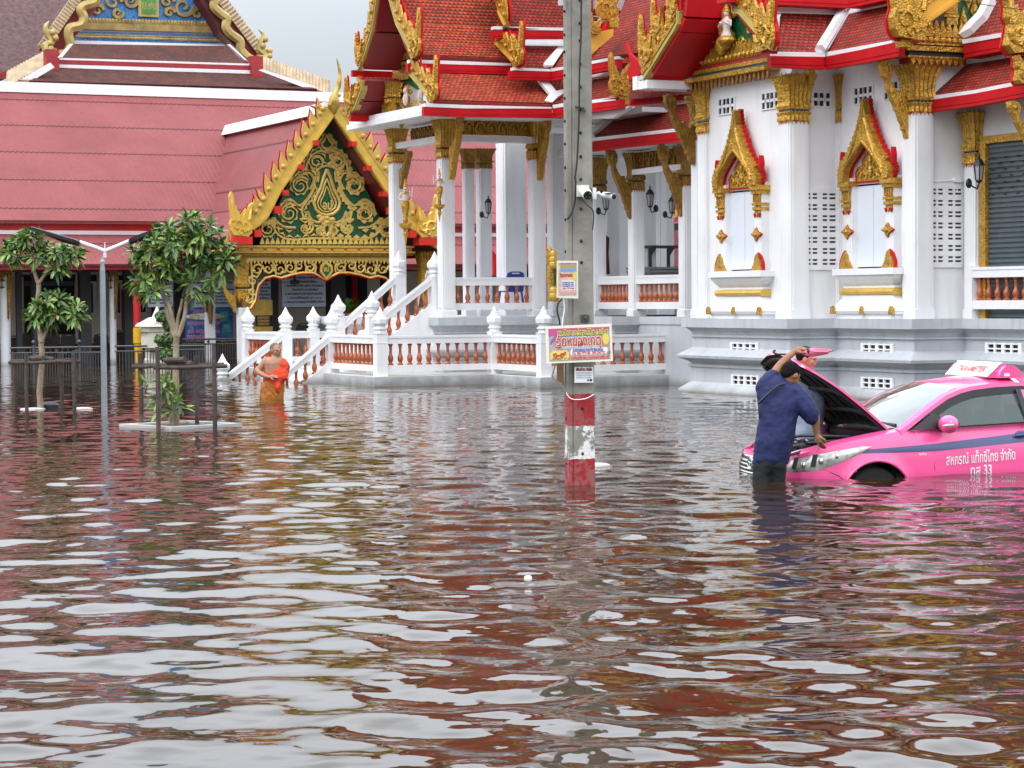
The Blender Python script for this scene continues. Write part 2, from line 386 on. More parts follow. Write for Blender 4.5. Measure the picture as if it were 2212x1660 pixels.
# plinth mouldings: (z, overhang) profile read off the stepped base
mb = MB()
prof = [(-.6, .30), (.02, .30), (.05, .46), (.12, .42), (.22, .22), (.26, .18), (.50, .18), (.52, .24), (.56, .24), (.60, .18), (.68, .30), (.74, .48), (.80, .49), (.93, .26), (.95, .20), (1.14, .20), (1.15, .24), (1.17, .24), (1.18, .19), (1.24, .22), (1.30, .30), (1.33, .36), (1.335, .42), (ZF + .03, .42)]
prof = [(-.6, .35), (.03, .35), (.06, .34), (.17, .20), (.20, .16), (.47, .16), (.49, .20), (.53, .20), (.55, .15), (.61, .22), (.66, .36), (.71, .37), (.84, .17), (.86, .14), (1.06, .14), (1.065, .18), (1.095, .18), (1.10, .14), (1.17, .16), (1.24, .24), (1.245, .30), (ZF + .0, .30)]
rings = [[(u, v, z) for u, v in off(plan, e)] for z, e in prof]
mb.loft(rings, True, BF); obj('plinth', mb, mat('plinth_paint', (.49, .51, .54), .55, var=.08, vs=1.0, dirt=.30, tide=.55), hall)
# ventilation blocks in the plinth (white frame, eight dark slots)
def vent_block(mb, Mf, w, h, nx, ny, gap_pair=True, depth=.03):
    mb.m = 1; mb.box((-w / 2, -h / 2, 0), (w / 2, h / 2, .006), Mf); mb.m = 0
    bx = w / nx * .26
    for i in range(nx + 1):
        wd = bx * (1.35 if gap_pair and i % 2 == 0 else .8)
        x = -w / 2 + w * i / nx; mb.box((x - wd / 2, -h / 2 - .02, .006), (x + wd / 2, h / 2 + .02, depth), Mf)
    for j in range(ny + 1):
        y = -h / 2 + h * j / ny; wd = h / ny * .28
        mb.box((-w / 2, y - wd / 2, .0062), (w / 2, y + wd / 2, depth + .002), Mf)
def MU(u, v, z): return BF @ Matrix(((0, 0, -1, u), (-1, 0, 0, v), (0, 1, 0, z), (0, 0, 0, 1)))      # plane facing -u: x to the picture's right
def MV(u, v, z): return BF @ Matrix(((1, 0, 0, u), (0, 0, -1, v), (0, 1, 0, z), (0, 0, 0, 1)))       # plane facing -v
for k, u0, zc, e in (((1610, 752), uF1, 0, .14), ((1612, 822), uF1, 0, .16), ((1897, 755), uF2, 0, .14), ((1897, 828), uF2, 0, .16), ((2170, 754), uF3, 0, .14)):
    p = hU('D', k[0], k[1], u0 - e); mb = MB(); vent_block(mb, MU(u0 - e, p.y, p.z), .92, .17, 4, 2, depth=.04)
    obj('vent', mb, [PLAIN, DARKIN], hall)
# pierced block screens and small flower vents on the walls
def rect_from(k, x0, y0, x1, y1, plane, val):
    f = hU if plane == 'U' else hV
    a = f(k, x0, y0, val); b = f(k, x1, y1, val)
    c = (a + b) / 2; wd = abs((a.y - b.y) if plane == 'U' else (a.x - b.x)); return c, wd, abs(a.z - b.z)
for k, x0, y0, x1, y1, vv in (('B3', 1003, 798, 1262, 1388, v1_), ('B4', 590, 762, 850, 1368, v2_)):
    c, wd, hh = rect_from(k, x0, y0, x1, y1, 'V', vv); Mf = MV(c.x, vv, c.z); mb = MB()
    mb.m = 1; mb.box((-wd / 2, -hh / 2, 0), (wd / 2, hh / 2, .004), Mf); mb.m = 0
    for i in range(5): x = -wd / 2 + wd * i / 4; g = .055 if i == 2 else .022; mb.box((x - g, -hh / 2, .004), (x + g, hh / 2, .03), Mf)
    n = 14
    for j in range(n + 1):
        y = -hh / 2 + hh * j / n; g = (.046 if j % 2 == 0 else .016); mb.box((-wd / 2, y - g, .0042), (wd / 2, y + g, .032), Mf)
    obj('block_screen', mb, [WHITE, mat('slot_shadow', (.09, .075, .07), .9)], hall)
def flower_vent(pl, val, k, x, y, s=.30):
    p = (hU if pl == 'U' else hV)(k, x, y, val); Mf = MU(val, p.y, p.z) if pl == 'U' else MV(p.x, val, p.z)
    mb = MB(); mb.m = 1; mb.box((-s, -s / 2, 0), (s, s / 2, .004), Mf); mb.m = 0
    for cx in (-s / 2, s / 2):
        mb.lathe((cx, 0, .004), [(s * .16, 0), (s * .16, .02)], 8, 0, Mf)
        for a in range(4):
            ca, sa = math.cos(a * math.pi / 2), math.sin(a * math.pi / 2)
            mb.prism([(cx + ca * .0 - sa * .018 + ca * 0, sa * 0 + ca * .018, .004), (cx + ca * s * .46 - sa * .03, sa * s * .46 + ca * .03, .004), (cx + ca * s * .46 + sa * .03, sa * s * .46 - ca * .03, .004), (cx + sa * .018, -ca * .018, .004)], (0, 0, .02), Mf)
        for q in (-1, 1): mb.box((cx + q * s * .5 - .02, -s / 2, .004), (cx + q * s * .5 + .02, s / 2, .024), Mf)
    for q in (-1, 1): mb.box((-s, q * s * .5 - .012, .0042), (s, q * s * .5 + .012, .0245), Mf)
    obj('flower_vent', mb, [WHITE, DARKIN], hall)
flower_vent('U', uF1, 'A4', 1395, 905); flower_vent('U', uF1, 'A4', 1768, 858)
flower_vent('V', v1_, 'A5', 460, 848, .26)
flower_vent('U', uF2, 'A5', 850, 812); flower_vent('U', uF2, 'A5', 1110, 770)
# corner pilasters with gold lotus capitals
def capital_profile(h, H):                       # half width at the shaft, total height
    return [(h * 1.02, 0), (h * 1.18, H * .03), (h * 1.12, H * .14), (h * 1.22, H * .2), (h * 1.0, H * .23), (h * 1.0, H * .255), (h * 1.2, H * .27), (h * 1.26, H * .34), (h * 1.1, H * .42), (h * 1.16, H * .62), (h * 1.34, H * .8), (h * 1.62, H * .95), (h * 1.70, H * .985), (h * 1.5, H)]
def capital(u, v, z0, z1, h, parent, mats=None, hw=None):
    mb = MB(BF); mb.sq((u, v, z0), capital_profile(h, z1 - z0), flute=5)
    H = z1 - z0; n = 5
    # pointed petals round the rim and hanging leaf tips at the neck
    for sx, sy in ((1, 0), (-1, 0), (0, 1), (0, -1)):
        for i in range(n):
            t = (i + .5) / n * 2 - 1
            for (hh, zz, dz, rr, mi) in ((h * 1.66, H * .97, .07 * H, h * .17, 0), (h * 1.08, H * .03, -.09 * H, h * .16, 1 if i % 2 else 0)):
                cx = u + (sx * hh if sx else t * hh); cy = v + (sy * hh if sy else t * hh)
                mb.m = mi
                mb.add([(cx + (rr if sy else 0), cy + (rr if sx else 0), z0 + zz), (cx - (rr if sy else 0), cy - (rr if sx else 0), z0 + zz), (cx + sx * .02, cy + sy * .02, z0 + zz + dz), (cx - sx * .02, cy - sy * .02, z0 + zz + dz * .3)], [(0, 1, 2), (0, 3, 1), (0, 2, 3), (1, 3, 2)])
    mb.m = 0
    # dark green ring
    mb.m = 2; mb.sq((u, v, z0 + H * .228), [(h * 1.02, 0), (h * 1.02, H * .028)]); mb.m = 0
    return obj('capital', mb, [mats or GOLD, RED, mat('dark_green_ring', (.01, .03, .02), .4)], parent)
def pilaster(u, v, h, z0, zc, z1, parent=None, name='pilaster', mats=None):
    parent = parent or hall
    mb = MB(BF); mb.sq((u, v, z0), [(h, 0), (h, z1 - z0)]); mb.sq((u, v, z0), [(h + .02, 0), (h + .02, .16)])
    hh = h * .72
    mb.sq((u, v, z0), [(h + .018, .30), (h + .018, zc - z0 - .1)]) if False else None
    for sx, sy in ((-1, 0), (0, -1)):            # narrow proud fillet down each visible face
        a = (u - h - .012 if sx else u - hh, v - h - .012 if sy else v - hh, z0 + .16); b = (u - h + .01 if sx else u + hh, v - h + .01 if sy else v + hh, zc - .02)
        mb.box(a, b)
    o = obj(name, mb, WHITE, parent)
    capital(u, v, zc, z1, h, o, mats)
    return o
zc1 = hU('A5', 220, 1040, uF1).z; zt1 = hU('A5', 220, 640, uF1).z
pilaster(uF1 + .11, v1_ + .11, .19, ZF, zc1, zt1)
zc0 = hU('A4', 1230, 1130, uF1).z; zt0 = hU('A4', 1200, 750, uF1).z
pilaster(uF1 + .11, v0_ - .12, .17, ZF, zc0, zt0)
zc3 = hU('A5', 1290, 965, uF2).z; zt3 = hU('A5', 1280, 550, uF2).z
pilaster(uF2 + .11, v2_ + .11, .19, ZF, zc3, zt3)
zc4 = hV('A5', 655, 1040, v1_).z; zt4 = hV('A5', 645, 640, v1_).z
p = hV('A5', 655, 1000, v1_); pilaster(p.x, v1_ + .02, .11, ZF, zc4, zt4)
p = hU('B4', 935, 600, uF3 - .12); zc5 = p.z; zt5 = hU('B4', 900, 205, uF3 - .1).z
pilaster(uF3 + .02, v2_ - .30, .16, ZF, zc5, zt5)
# S-curved gold brackets under the eaves
BRK = [(0, .03), (.07, 0), (.13, .06), (.16, .05), (.2, .14), (.27, .16), (.28, .23), (.36, .27), (.43, .38), (.5, .4), (.54, .47), (.63, .53), (.68, .58), (.76, .65), (.8, .77), (.93, .81), (.99, .9), (1, 1), (.86, 1.02), (.7, .985), (.63, .93), (.63, .85), (.7, .78), (.67, .71), (.55, .66), (.43, .6), (.36, .64), (.3, .56), (.17, .53), (.1, .57), (0, .5)]
def bracket(k, xt, yt, xb, yb, plane, val, out, parent=None, th=.13, mats=None):
    """from the outer top to the foot on the wall, in plane u=val ('U') or v=val ('V')"""
    f = hU if plane == 'U' else hV
    a = f(k, xt, yt, val); b = f(k, xb, yb, val); H = a.z - b.z
    O = (a.y - b.y) if plane == 'U' else (a.x - b.x)
    mb = MB(BF)
    def P(q, d=0):
        return (val + d, b.y + q[0] * O, b.z + q[1] * H) if plane == 'U' else (b.x + q[0] * O, val + d, b.z + q[1] * H)
    th_v = Vector((th, 0, 0)) if plane == 'U' else Vector((0, th, 0))
    for s_ in range(3):
        lo, hi = s_ / 3, (s_ + 1) / 3
    pts = [P(q, -th / 2) for q in BRK]
    mb.prism(pts, th_v)
    # rolled tip and spine
    c = P((.84, .9)); mb.ell(c, (th * .8, abs(O) * .13, H * .075) if plane == 'U' else (abs(O) * .13, th * .8, H * .075), 8, 6)
    mb.tube([P(q) for q in ((.1, .1), (.25, .26), (.42, .46), (.6, .62), (.74, .76), (.86, .9))], [.03, .07, .08, .07, .05, .05], 6)
    for q in ((.12, .2), (.22, .36), (.32, .46)): mb.ell(P(q), .07 if H > 1 else .05, 6, 5)
    o = obj('bracket', mb, mats or GOLD, parent or hall)
    return o
bracket('A5', 410, 600, 262, 1280, 'U', uF1 + .30, 0)
bracket('A5', 985, 520, 1243, 1215, 'V', v2_ + .16, 0)
bracket('A4', 862, 815, 1112, 1405, 'V', v0_ + .62, 0, mats=GOLDD)
bracket('B4', 1208, 118, 1420, 560, 'V', v2_ - 2.55, 0)
# ------------------------------------------------ windows (one design, two facets)
def window(u0, vc, zs, M=None, sc=1.0):
    """zs = height of the sill top; local x to the picture's right, y up, z out of the wall"""
    Mf = MU(u0, vc, zs)
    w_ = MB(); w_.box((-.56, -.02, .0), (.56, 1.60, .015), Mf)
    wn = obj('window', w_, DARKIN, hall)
    mb = MB(); mb.box((-.525, .03, .015), (.515, 1.47, .05), Mf)
    obj('shutter', mb, mat('pale_shutter', (.66, .70, .76), .35, var=.02), wn)
    mb = MB(); mb.box((-.006, .06, .050), (.006, 1.45, .056), Mf); obj('shutter_joint', mb, mat('joint_grey', (.55, .58, .62), .6), wn)
    for s in (-1, 1):
        mb = MB(); mb.box((s * .65 - .125, 0, 0), (s * .65 + .125, 1.62, .16), Mf)
        mb.box((s * .65 - .085, .12, .16), (s * .65 + .085, 1.0, .175), Mf); obj('jamb', mb, WHITE, wn)
    # sill, cove, gold torus, flared foot
    mb = MB()
    def band(pts):
        rings = [[(-x, y, 0), (x, y, 0), (x, y, d), (-x, y, d)] for x, y, d in pts]
        mb.loft(rings, True, Mf)
    band([(.97, 0, .30), (.97, -.115, .30)]); band([(.93, -.117, .27), (.90, -.17, .25), (.80, -.26, .20), (.74, -.30, .17)])
    band([(.80, -.30, .16), (.80, -.345, .16)])
    band([(.80, -.475, .19), (.82, -.54, .19), (.93, -.66, .26), (1.0, -.745, .30), (.98, -.75, .30), (.98, -.80, .28), (.93, -.83, .24), (.93, -1.02, .24)])
    obj('sill', mb, WHITE, wn)
    mb = MB(); rings = []
    for i in range(7):
        a = math.pi * i / 6; y = -.41 + .062 * math.cos(a); d = .17 + .062 * math.sin(a)
        rings.append([(-.84, y, 0), (.84, y, 0), (.84, y, d), (-.84, y, d)])
    mb.loft(rings, True, Mf); obj('gold_band', mb, GOLDS, wn)
    for x in (-.93, 0, .93):
        mb = MB(); s_ = .07 if x else .05
        mb.m = 0; mb.prism([(x - s_, -.80, .28), (x + s_, -.80, .28), (x + s_ * .9, -.72, .28), (x, -.66, .28), (x - s_ * .9, -.72, .28)], (0, 0, .05), Mf)
        mb.m = 1; mb.prism([(x - s_ * 1.2, -.805, .27), (x - s_ * .4, -.805, .27), (x - s_ * .6, -.70, .27), (x - s_ * 1.1, -.68, .27)], (0, 0, .045), Mf)
        obj('sill_leaf', mb, [GOLD, RED], wn)
    for s in (-1, 1):                            # leaf at the jamb foot, flower half way up
        mb = MB()
        mb.prism([(s * .47, 0, .16), (s * .84, 0, .16), (s * .82, .13, .16), (s * .74, .24, .16), (s * .68, .31, .16), (s * .62, .25, .16), (s * .58, .12, .16)][::s], (0, 0, .06), Mf)
        mb.m = 1
        mb.prism([(s * .86, 0, .15), (s * .845, .13, .15), (s * .76, .25, .15), (s * .68, .33, .15), (s * .72, .33, .15), (s * .80, .26, .15), (s * .875, .14, .15), (s * .89, 0, .15)], (0, 0, .05), Mf)
        obj('jamb_leaf', mb, [GOLD, RED], wn)
        mb = MB()
        mb.prism([(s * .64 + dx, .66 + dy, .16) for dx, dy in ((-.17, 0), (-.06, .05), (0, .12), (.06, .05), (.17, 0), (.06, -.05), (0, -.12), (-.06, -.05))], (0, 0, .06), Mf)
        mb.ell((s * .64, .66, .22), (.06, .05, .04), 8, 5, Mf)
        mb.m = 1; mb.prism([(s * .64 + dx * 1.15, .66 + dy * 1.15, .155) for dx, dy in ((-.17, 0), (-.06, .05), (0, .12), (.06, .05), (.17, 0), (.06, -.05), (0, -.12), (-.06, -.05))], (0, 0, .03), Mf)
        obj('jamb_flower', mb, [GOLD, RED], wn)
    for s in (-1, 1):                            # little stepped capitals
        mb = MB(); x = s * .67
        for (h, y0, y1, d) in ((.095, 1.04, 1.10, .19), (.12, 1.10, 1.16, .22), (.095, 1.16, 1.19, .19), (.125, 1.19, 1.24, .23), (.10, 1.24, 1.40, .20), (.135, 1.40, 1.47, .24), (.165, 1.47, 1.56, .27)):
            mb.box((x - h, y0, .0), (x + h, y1, d), Mf)
        for q in (-.08, 0, .08):
            mb.m = 1 if q else 0; mb.prism([(x + q - .04, 1.045, .175), (x + q + .04, 1.045, .175), (x + q, .97, .175)], (0, 0, .03), Mf)
        mb.m = 0
        for q in (-.1, -.03, .04, .11): mb.box((x + q - .014, 1.25, .20), (x + q + .014, 1.40, .215), Mf)
        obj('jamb_capital', mb, [GOLD, RED], wn)
    # spire-shaped gable
    outer = [(.85, 1.56), (.88, 1.70), (.86, 1.84), (.80, 1.91), (.79, 1.98), (.67, 2.05), (.55, 2.17), (.43, 2.33), (.32, 2.50), (.225, 2.67), (.15, 2.84), (.10, 2.97), (.062, 3.09), (.03, 3.21), (.008, 3.34)]
    inner = [(.62, 1.56), (.63, 1.68), (.60, 1.80), (.52, 1.92), (.42, 2.02), (.30, 2.14), (.16, 2.27), (0, 2.41)]
    outer = [(x * .90, 1.56 + (y - 1.56) * .80) for x, y in outer]; inner = [(x * .97, 1.56 + (y - 1.56) * .80) for x, y in inner]
    for nm, m_, z0, z1, grow in (('gable_back', RED, .10, .17, .055), ('gable', GOLD, .17, .30, 0)):
        mb = MB()
        for s in (-1, 1):
            O = []
            for i, (x, y) in enumerate(outer):
                O.append((x + (grow if y > 1.6 else grow * .4) * (.9 if x > .1 else .3), y + (grow * .4 if i == len(outer) - 1 else 0)))
            k = 40; 
            def samp(pl, t):
                t *= len(pl) - 1; i = min(int(t), len(pl) - 2); f = t - i; return (pl[i][0] * (1 - f) + pl[i + 1][0] * f, pl[i][1] * (1 - f) + pl[i + 1][1] * f)
            A = [samp(O, i / k) for i in range(k + 1)]; B = [samp(inner, min(1, i / (k * .72))) for i in range(k + 1)]
            saw = [((.026 if i % 2 else 0)) for i in range(k + 1)]
            A = [(x + sa, y + sa * .9) for (x, y), sa in zip(A, saw)]
            for i in range(k):
                q = [(s * A[i][0], A[i][1], z0), (s * A[i + 1][0], A[i + 1][1], z0), (s * B[i + 1][0], B[i + 1][1], z0), (s * B[i][0], B[i][1], z0)]
                if (Vector(q[2]) - Vector(q[3])).length < 1e-5: q = q[:3]
                if B[i][0] < 1e-4 and A[i][0] < .02: continue
                mb.prism(q, (0, 0, z1 - z0), Mf)
            if nm == 'gable':
                mb.tube([(s * x, y, z1) for x, y in inner[1:]], .028, 5, Mf); mb.tube([(s * x * .80, y * 1.0 - .05, z1) for x, y in outer[2:-3]], .03, 5, Mf)
        obj(nm, mb, m_, wn)
    # crest side horns
    for s in (-1, 1): mb = MB(); mb.prism([(s * .74, 1.80, .12), (s * .82, 1.80, .12), (s * .83, 1.98, .12), (s * .80, 2.10, .12), (s * .77, 1.98, .12)], (0, 0, .10), Mf); obj('gable_horn', mb, RED, wn)
    # white reveal and carved tympanum with red edge
    mb = MB(); mb.prism([(-.60, 1.50, .02), (.60, 1.50, .02), (.60, 1.76, .02), (.36, 1.95, .02), (0, 2.20, .02), (-.36, 1.95, .02), (-.60, 1.76, .02)], (0, 0, .055), Mf)
    obj('reveal', mb, WHITE, wn)
    ty = [(-.46, 1.52), (.46, 1.52), (.47, 1.74), (.40, 1.84), (.28, 1.86), (.27, 1.98), (.17, 2.08), (0, 2.20), (-.17, 2.08), (-.27, 1.98), (-.28, 1.86), (-.40, 1.84), (-.47, 1.74)]
    ty = [(x, 1.52 + (y - 1.52) * .84) for x, y in ty]
    mb = MB(); mb.prism([(x * 1.1, 1.52 + (y - 1.52) * 1.07, .075) for x, y in ty], (0, 0, .025), Mf); tr = obj('tympanum', mb, RED, wn)
    mb = MB(); mb.prism([(x * .93, 1.55 + (y - 1.52) * .93, .10) for x, y in ty], (0, 0, .012), Mf)
    rs = random.Random(3)
    for s in (-1, 1):
        for (cx, cy, r) in ((.32, 1.66, .09), (.15, 1.62, .07), (.14, 1.80, .08), (.30, 1.77, .05)):
            pts = [(s * (cx + r * (1 - i / 14) * math.cos(i * .55)), cy + r * (1 - i / 14) * math.sin(i * .55), .125) for i in range(12)]
            mb.tube(pts, [.022 - i * .001 for i in range(12)], 5, Mf)
    mb.ell((0, 1.72, .12), (.07, .12, .05), 8, 6, Mf); mb.ell((0, 1.90, .12), (.045, .10, .04), 8, 6, Mf)
    obj('carving', mb, GOLD, tr)
    return wn
c = hU('B3', 583, 1415, uF1); window(uF1, c.y, c.z)
c2 = hU('B4', 195, 1395, uF2); wn2 = window(uF2, c2.y, c2.z); wn2['label'] = 'white shuttered window under a gold spire gable, nearer the shutter door'
# cable and junction box on the right screen wall
mb = MB(BF)
pts = [hV('B4', x, y, v2_ - .02) for x, y in ((592, 728), (700, 728), (790, 718), (840, 716), (880, 730), (930, 745))]
mb.tube(pts, .012, 5); q = hV('B4', 818, 718, v2_ - .03); mb.box((q.x - .08, q.y - .04, q.z - .04), (q.x + .08, q.y + .03, q.z + .04)); mb.box((q.x - .01, q.y, q.z - .2), (q.x + .01, q.y + .02, q.z))
obj('cable', mb, PLAIN, hall)
# roller shutter door with gold frame in facet 3
a = hU('B4', 1075, 440, uF3 - .02); b = hU('B4', 1075, 1383, uF3 - .02)
mb = MB(BF); mb.box((uF3 - .06, a.y - 3.2, ZF), (uF3 - .01, a.y, a.z)); sh = obj('roller_shutter', mb, mat('shutter_grey', (.075, .095, .11), .45, .3, var=.1), hall)
mb = MB(BF); z = ZF + .02
while z < a.z - .02: mb.box((uF3 - .082, a.y - 3.19, z), (uF3 - .058, a.y - .01, z + .045)); z += .085
obj('slat', mb, mat('shutter_slat', (.10, .125, .14), .4, .3, var=.1), sh)
mb = MB(BF); z = a.z - .25
for r_ in range(7):
    y = a.y - .10 - (r_ % 2) * .17
    while y > a.y - 3: mb.box((uF3 - .086, y - .09, z - .012), (uF3 - .0815, y, z + .012)); y -= .34
    z -= .105
obj('slot', mb, DARKIN, sh)
mb = MB(BF); mb.box((uF3 - .14, a.y, ZF), (uF3 - .0, a.y + .16, a.z + .13)); mb.box((uF3 - .14, a.y - 3.2, a.z), (uF3 - .0, a.y, a.z + .13))
z = ZF + .05
while z < a.z: mb.prism([(uF3 - .10, a.y + .16, z), (uF3 - .10, a.y + .16, z + .12), (uF3 - .10, a.y + .24, z + .11), (uF3 - .10, a.y + .20, z + .03)], (.06, 0, 0)); z += .13
df = obj('door_frame', mb, GOLD, hall)
mb = MB(BF); z = ZF + .05
while z < a.z: mb.prism([(uF3 - .06, a.y + .16, z), (uF3 - .06, a.y + .16, z + .12), (uF3 - .06, a.y + .27, z + .12), (uF3 - .06, a.y + .23, z + .03)], (.03, 0, 0)); z += .13
obj('frame_edge', mb, RED, df)
# ---------------------------------------------------------------- tiled roofs, eaves and gables of the hall
def P_(plane, val, k, pts): return [(hU if plane == 'U' else hV)(k, x, y, val) for x, y in pts]
def board(name, plane, val, k, top, bot, th, m, parent, bulge=True):
    """fascia traced on plane u/v=val, thickened backwards, with a moulded lower lip"""
    A = P_(plane, val, k, top); B = P_(plane, val, k, bot); d = Vector((th, 0, 0)) if plane == 'U' else Vector((0, th, 0))
    mb = MB(BF); mb.strip(A, B, d)
    if bulge:
        o = d.normalized() * -.035
        A2 = [a * .22 + b * .78 + o for a, b in zip(A, B)]; B2 = [b + o for b in B]
        mb.strip(A2, B2, -o * .98)
        A3_ = [a * .55 + b * .45 + o * .45 for a, b in zip(A, B)]; B3_ = [a * .3 + b * .7 + o * .45 for a, b in zip(A, B)]
        mb.strip(A3_, B3_, -o * .4)
    return obj(name, mb, m, parent)
def hitP(k, x, y, p0, n):                          # building-frame hit on a general building-frame plane
    n_w = BF.to_3x3() @ Vector(n); return BI @ hit(k, x, y, BF @ Vector(p0), n_w)
def slope(name, k, pts, p0, n, m, parent, th=.09):
    """roof patch traced on the sloping plane (p0, n); its thickness runs behind the surface"""
    n = Vector(n).normalized(); P = [hitP(k, x, y, p0, n) for x, y in pts]
    mb = MB(BF); mb.prism(P, -n * th); return obj(name, mb, m, parent)
def sn(face, pitch):                               # outward normal of a roof slope facing -u or -v
    s, c = math.sin(pitch), math.cos(pitch)
    return (-s, 0, c) if face == 'U' else (0, -s, c)
def hipbar(name, k, pts, p0, n, m, parent, up=.07):
    n = Vector(n).normalized(); P = [hitP(k, x, y, p0, n) for x, y in pts]
    mb = MB(BF); mb.prism([q + n * .01 for q in P], n * up); return obj(name, mb, m, parent)
EV = .72
# --- slope over the first screen wall (faces -v) and over the second window (faces -u)
vE1 = v1_ - EV; uE2 = uF2 - EV
board('eave_board', 'V', vE1, 'A5', [(55, 478), (280, 482), (512, 485)], [(55, 575), (280, 585), (512, 594)], .10, RED, hall)
board('eave_board', 'U', uE2, 'A5', [(508, 485), (800, 430), (1158, 352)], [(510, 594), (800, 550), (1158, 482)], .10, RED, hall)
board('eave_trim', 'V', vE1 + .01, 'A5', [(85, 440), (520, 448)], [(85, 480), (520, 487)], .14, WHITE, hall, False)
board('eave_trim', 'U', uE2 + .01, 'A5', [(518, 448), (1088, 345)], [(518, 487), (1088, 382)], .14, WHITE, hall, False)
pe = hV('A5', 300, 478, vE1); n1_ = sn('V', R(44)); S1p = (0, vE1, pe.z)
slope('tile_slope', 'A5', [(150, 112), (640, 128), (440, 446), (130, 438)], S1p, n1_, TILE, hall)
pe = hU('A5', 800, 430, uE2); n2_ = sn('U', R(44)); S2p = (uE2, 0, pe.z)
slope('tile_slope', 'A5', [(715, 128), (1030, 45), (1240, 40), (1200, 330), (1095, 350), (530, 452)], S2p, n2_, TILE, hall)
def near2(x, y): a, b = hitP('A5', x, y, S1p, n1_), hitP('A5', x, y, S2p, n2_); return (a if a.y < b.y else b) + Vector((-.03, -.06, .05))
mb = MB(BF); mb.tube([near2(672, 120), near2(575, 290), near2(474, 452)], .105, 6); obj('hip_band', mb, WHITE, hall)
# white roll below the upper tier, red board above it
board('tier_trim', 'V', hitP('A5', 300, 118, S1p, n1_).y - .03, 'A5', [(-160, 40), (640, 78), (700, 80)], [(-160, 105), (640, 128), (700, 130)], .25, WHITE, hall)
board('tier_trim', 'U', hitP('A5', 880, 82, S2p, n2_).x - .03, 'A5', [(698, 80), (760, 66), (1300, -60)], [(698, 130), (760, 112), (1300, 0)], .25, WHITE, hall)
board('tier_board', 'V', hitP('A5', 300, 118, S1p, n1_).y - .30, 'A5', [(-330, -60), (720, -40)], [(-330, 18), (720, 74)], .3, RED, hall)
board('tier_board', 'U', hitP('A5', 880, 82, S2p, n2_).x - .30, 'A5', [(718, -40), (1300, -190)], [(718, 74), (1300, -50)], .3, RED, hall)
# upper roofs continue out of the picture towards the ridge
def wing(name, plane, val, prof, length, m, parent, under=RED, th=.10):
    """roof wing: profile (building-frame points on a gable plane, left eave..ridge..right eave) swept away from the gable"""
    d = Vector((length, 0, 0)) if plane == 'U' else Vector((0, length, 0))
    mb = MB(BF)
    for a, b in zip(prof[:-1], prof[1:]):
        n = (b - a).cross(d).normalized(); n = n if n.z > 0 else -n
        mb.m = 0; mb.prism([a, b, b - n * th * .5, a - n * th * .5], d)
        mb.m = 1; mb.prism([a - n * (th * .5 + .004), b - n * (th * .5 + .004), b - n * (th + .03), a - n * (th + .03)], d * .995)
    return obj(name, mb, [m, under], parent)
# flame-toothed bargeboard: a gold plate along a polyline with a crest of curled teeth and a red backing
def barge(k, line, plane, val, wd, side, parent, teeth=.30, th=.12, tip=None, plate=GOLDS, crest=GOLD, red=True, tooth_h=1.0, name='bargeboard'):
    """line: picture points along the lower edge, eave first; side=+1/-1: on which side of the run the teeth grow"""
    f = hU if plane == 'U' else hV
    L3 = [f(k, x, y, val) for x, y in line]
    return barge3(L3, plane, wd, side, parent, teeth, th, tip, plate, crest, red, tooth_h, name)
def barge3(L3, plane, wd, side, parent, teeth=.30, th=.12, tip=None, plate=GOLDS, crest=GOLD, red=True, tooth_h=1.0, name='bargeboard'):
    nrm = Vector((-1, 0, 0)) if plane == 'U' else Vector((0, -1, 0))
    side = -side
    def perp(a, b): t = (b - a).normalized(); return (nrm.cross(t) * side).normalized()
    up = [perp(L3[max(i - 1, 0)], L3[min(i + 1, len(L3) - 1)]) for i in range(len(L3))]
    T2 = [p + q * wd for p, q in zip(L3, up)]
    mb = MB(BF); mb.strip(L3, T2, -nrm * th)
    mb.strip([p + q * wd * .1 + nrm * .03 for p, q in zip(L3, up)], [p + q * wd * .35 + nrm * .03 for p, q in zip(L3, up)], -nrm * .03)
    o = obj(name, mb, plate, parent)
    mc = MB(BF); mr = MB(BF)
    for i in range(len(L3) - 1):
        a, b = T2[i], T2[i + 1]; Ls = (b - a).length; n = max(1, round(Ls / teeth)); t = (b - a) / n; q = perp(L3[i], L3[i + 1]); h = teeth * tooth_h
        for j in range(n):
            p = a + t * j; c = t * .5
            shp = [p, p + t, p + t * 1.02 + q * h * .35, p + t * 1.12 + q * h * .75, p + t * 1.28 + q * h * 1.18, p + t * .95 + q * h * .98, p + t * .62 + q * h * .82, p + t * .30 + q * h * .55, p + t * .04 + q * h * .25]
            mc.prism([x + nrm * .02 for x in shp], -nrm * th * .4)
            mc.ell(p + c + q * h * .35 + nrm * .03, (.05, .05, .05) if teeth < .35 else (.07, .07, .07), 6, 5)
            if red: cc = p + c + q * h * .4; mr.prism([cc + (x - cc) * 1.16 - nrm * th * .62 for x in shp], -nrm * .04)
    if mc.f: obj('crest', mc, crest, o)
    if mr.f: obj('crest_edge', mr, RED, o)
    return o
HH = [(.08, 1), (0, .89), (.02, .66), (.08, .40), (.0, .28), (.03, .14), (.16, .04), (.81, .0), (.98, .10), (.92, .24), (.88, .37), (.97, .46), (.95, .6), (1.02, .76), (.86, .68), (.80, .53), (.72, .62), (.66, .52), (.58, .44), (.44, .44), (.40, .54), (.30, .60), (.30, .68), (.21, .70), (.18, .83), (.14, .94)]
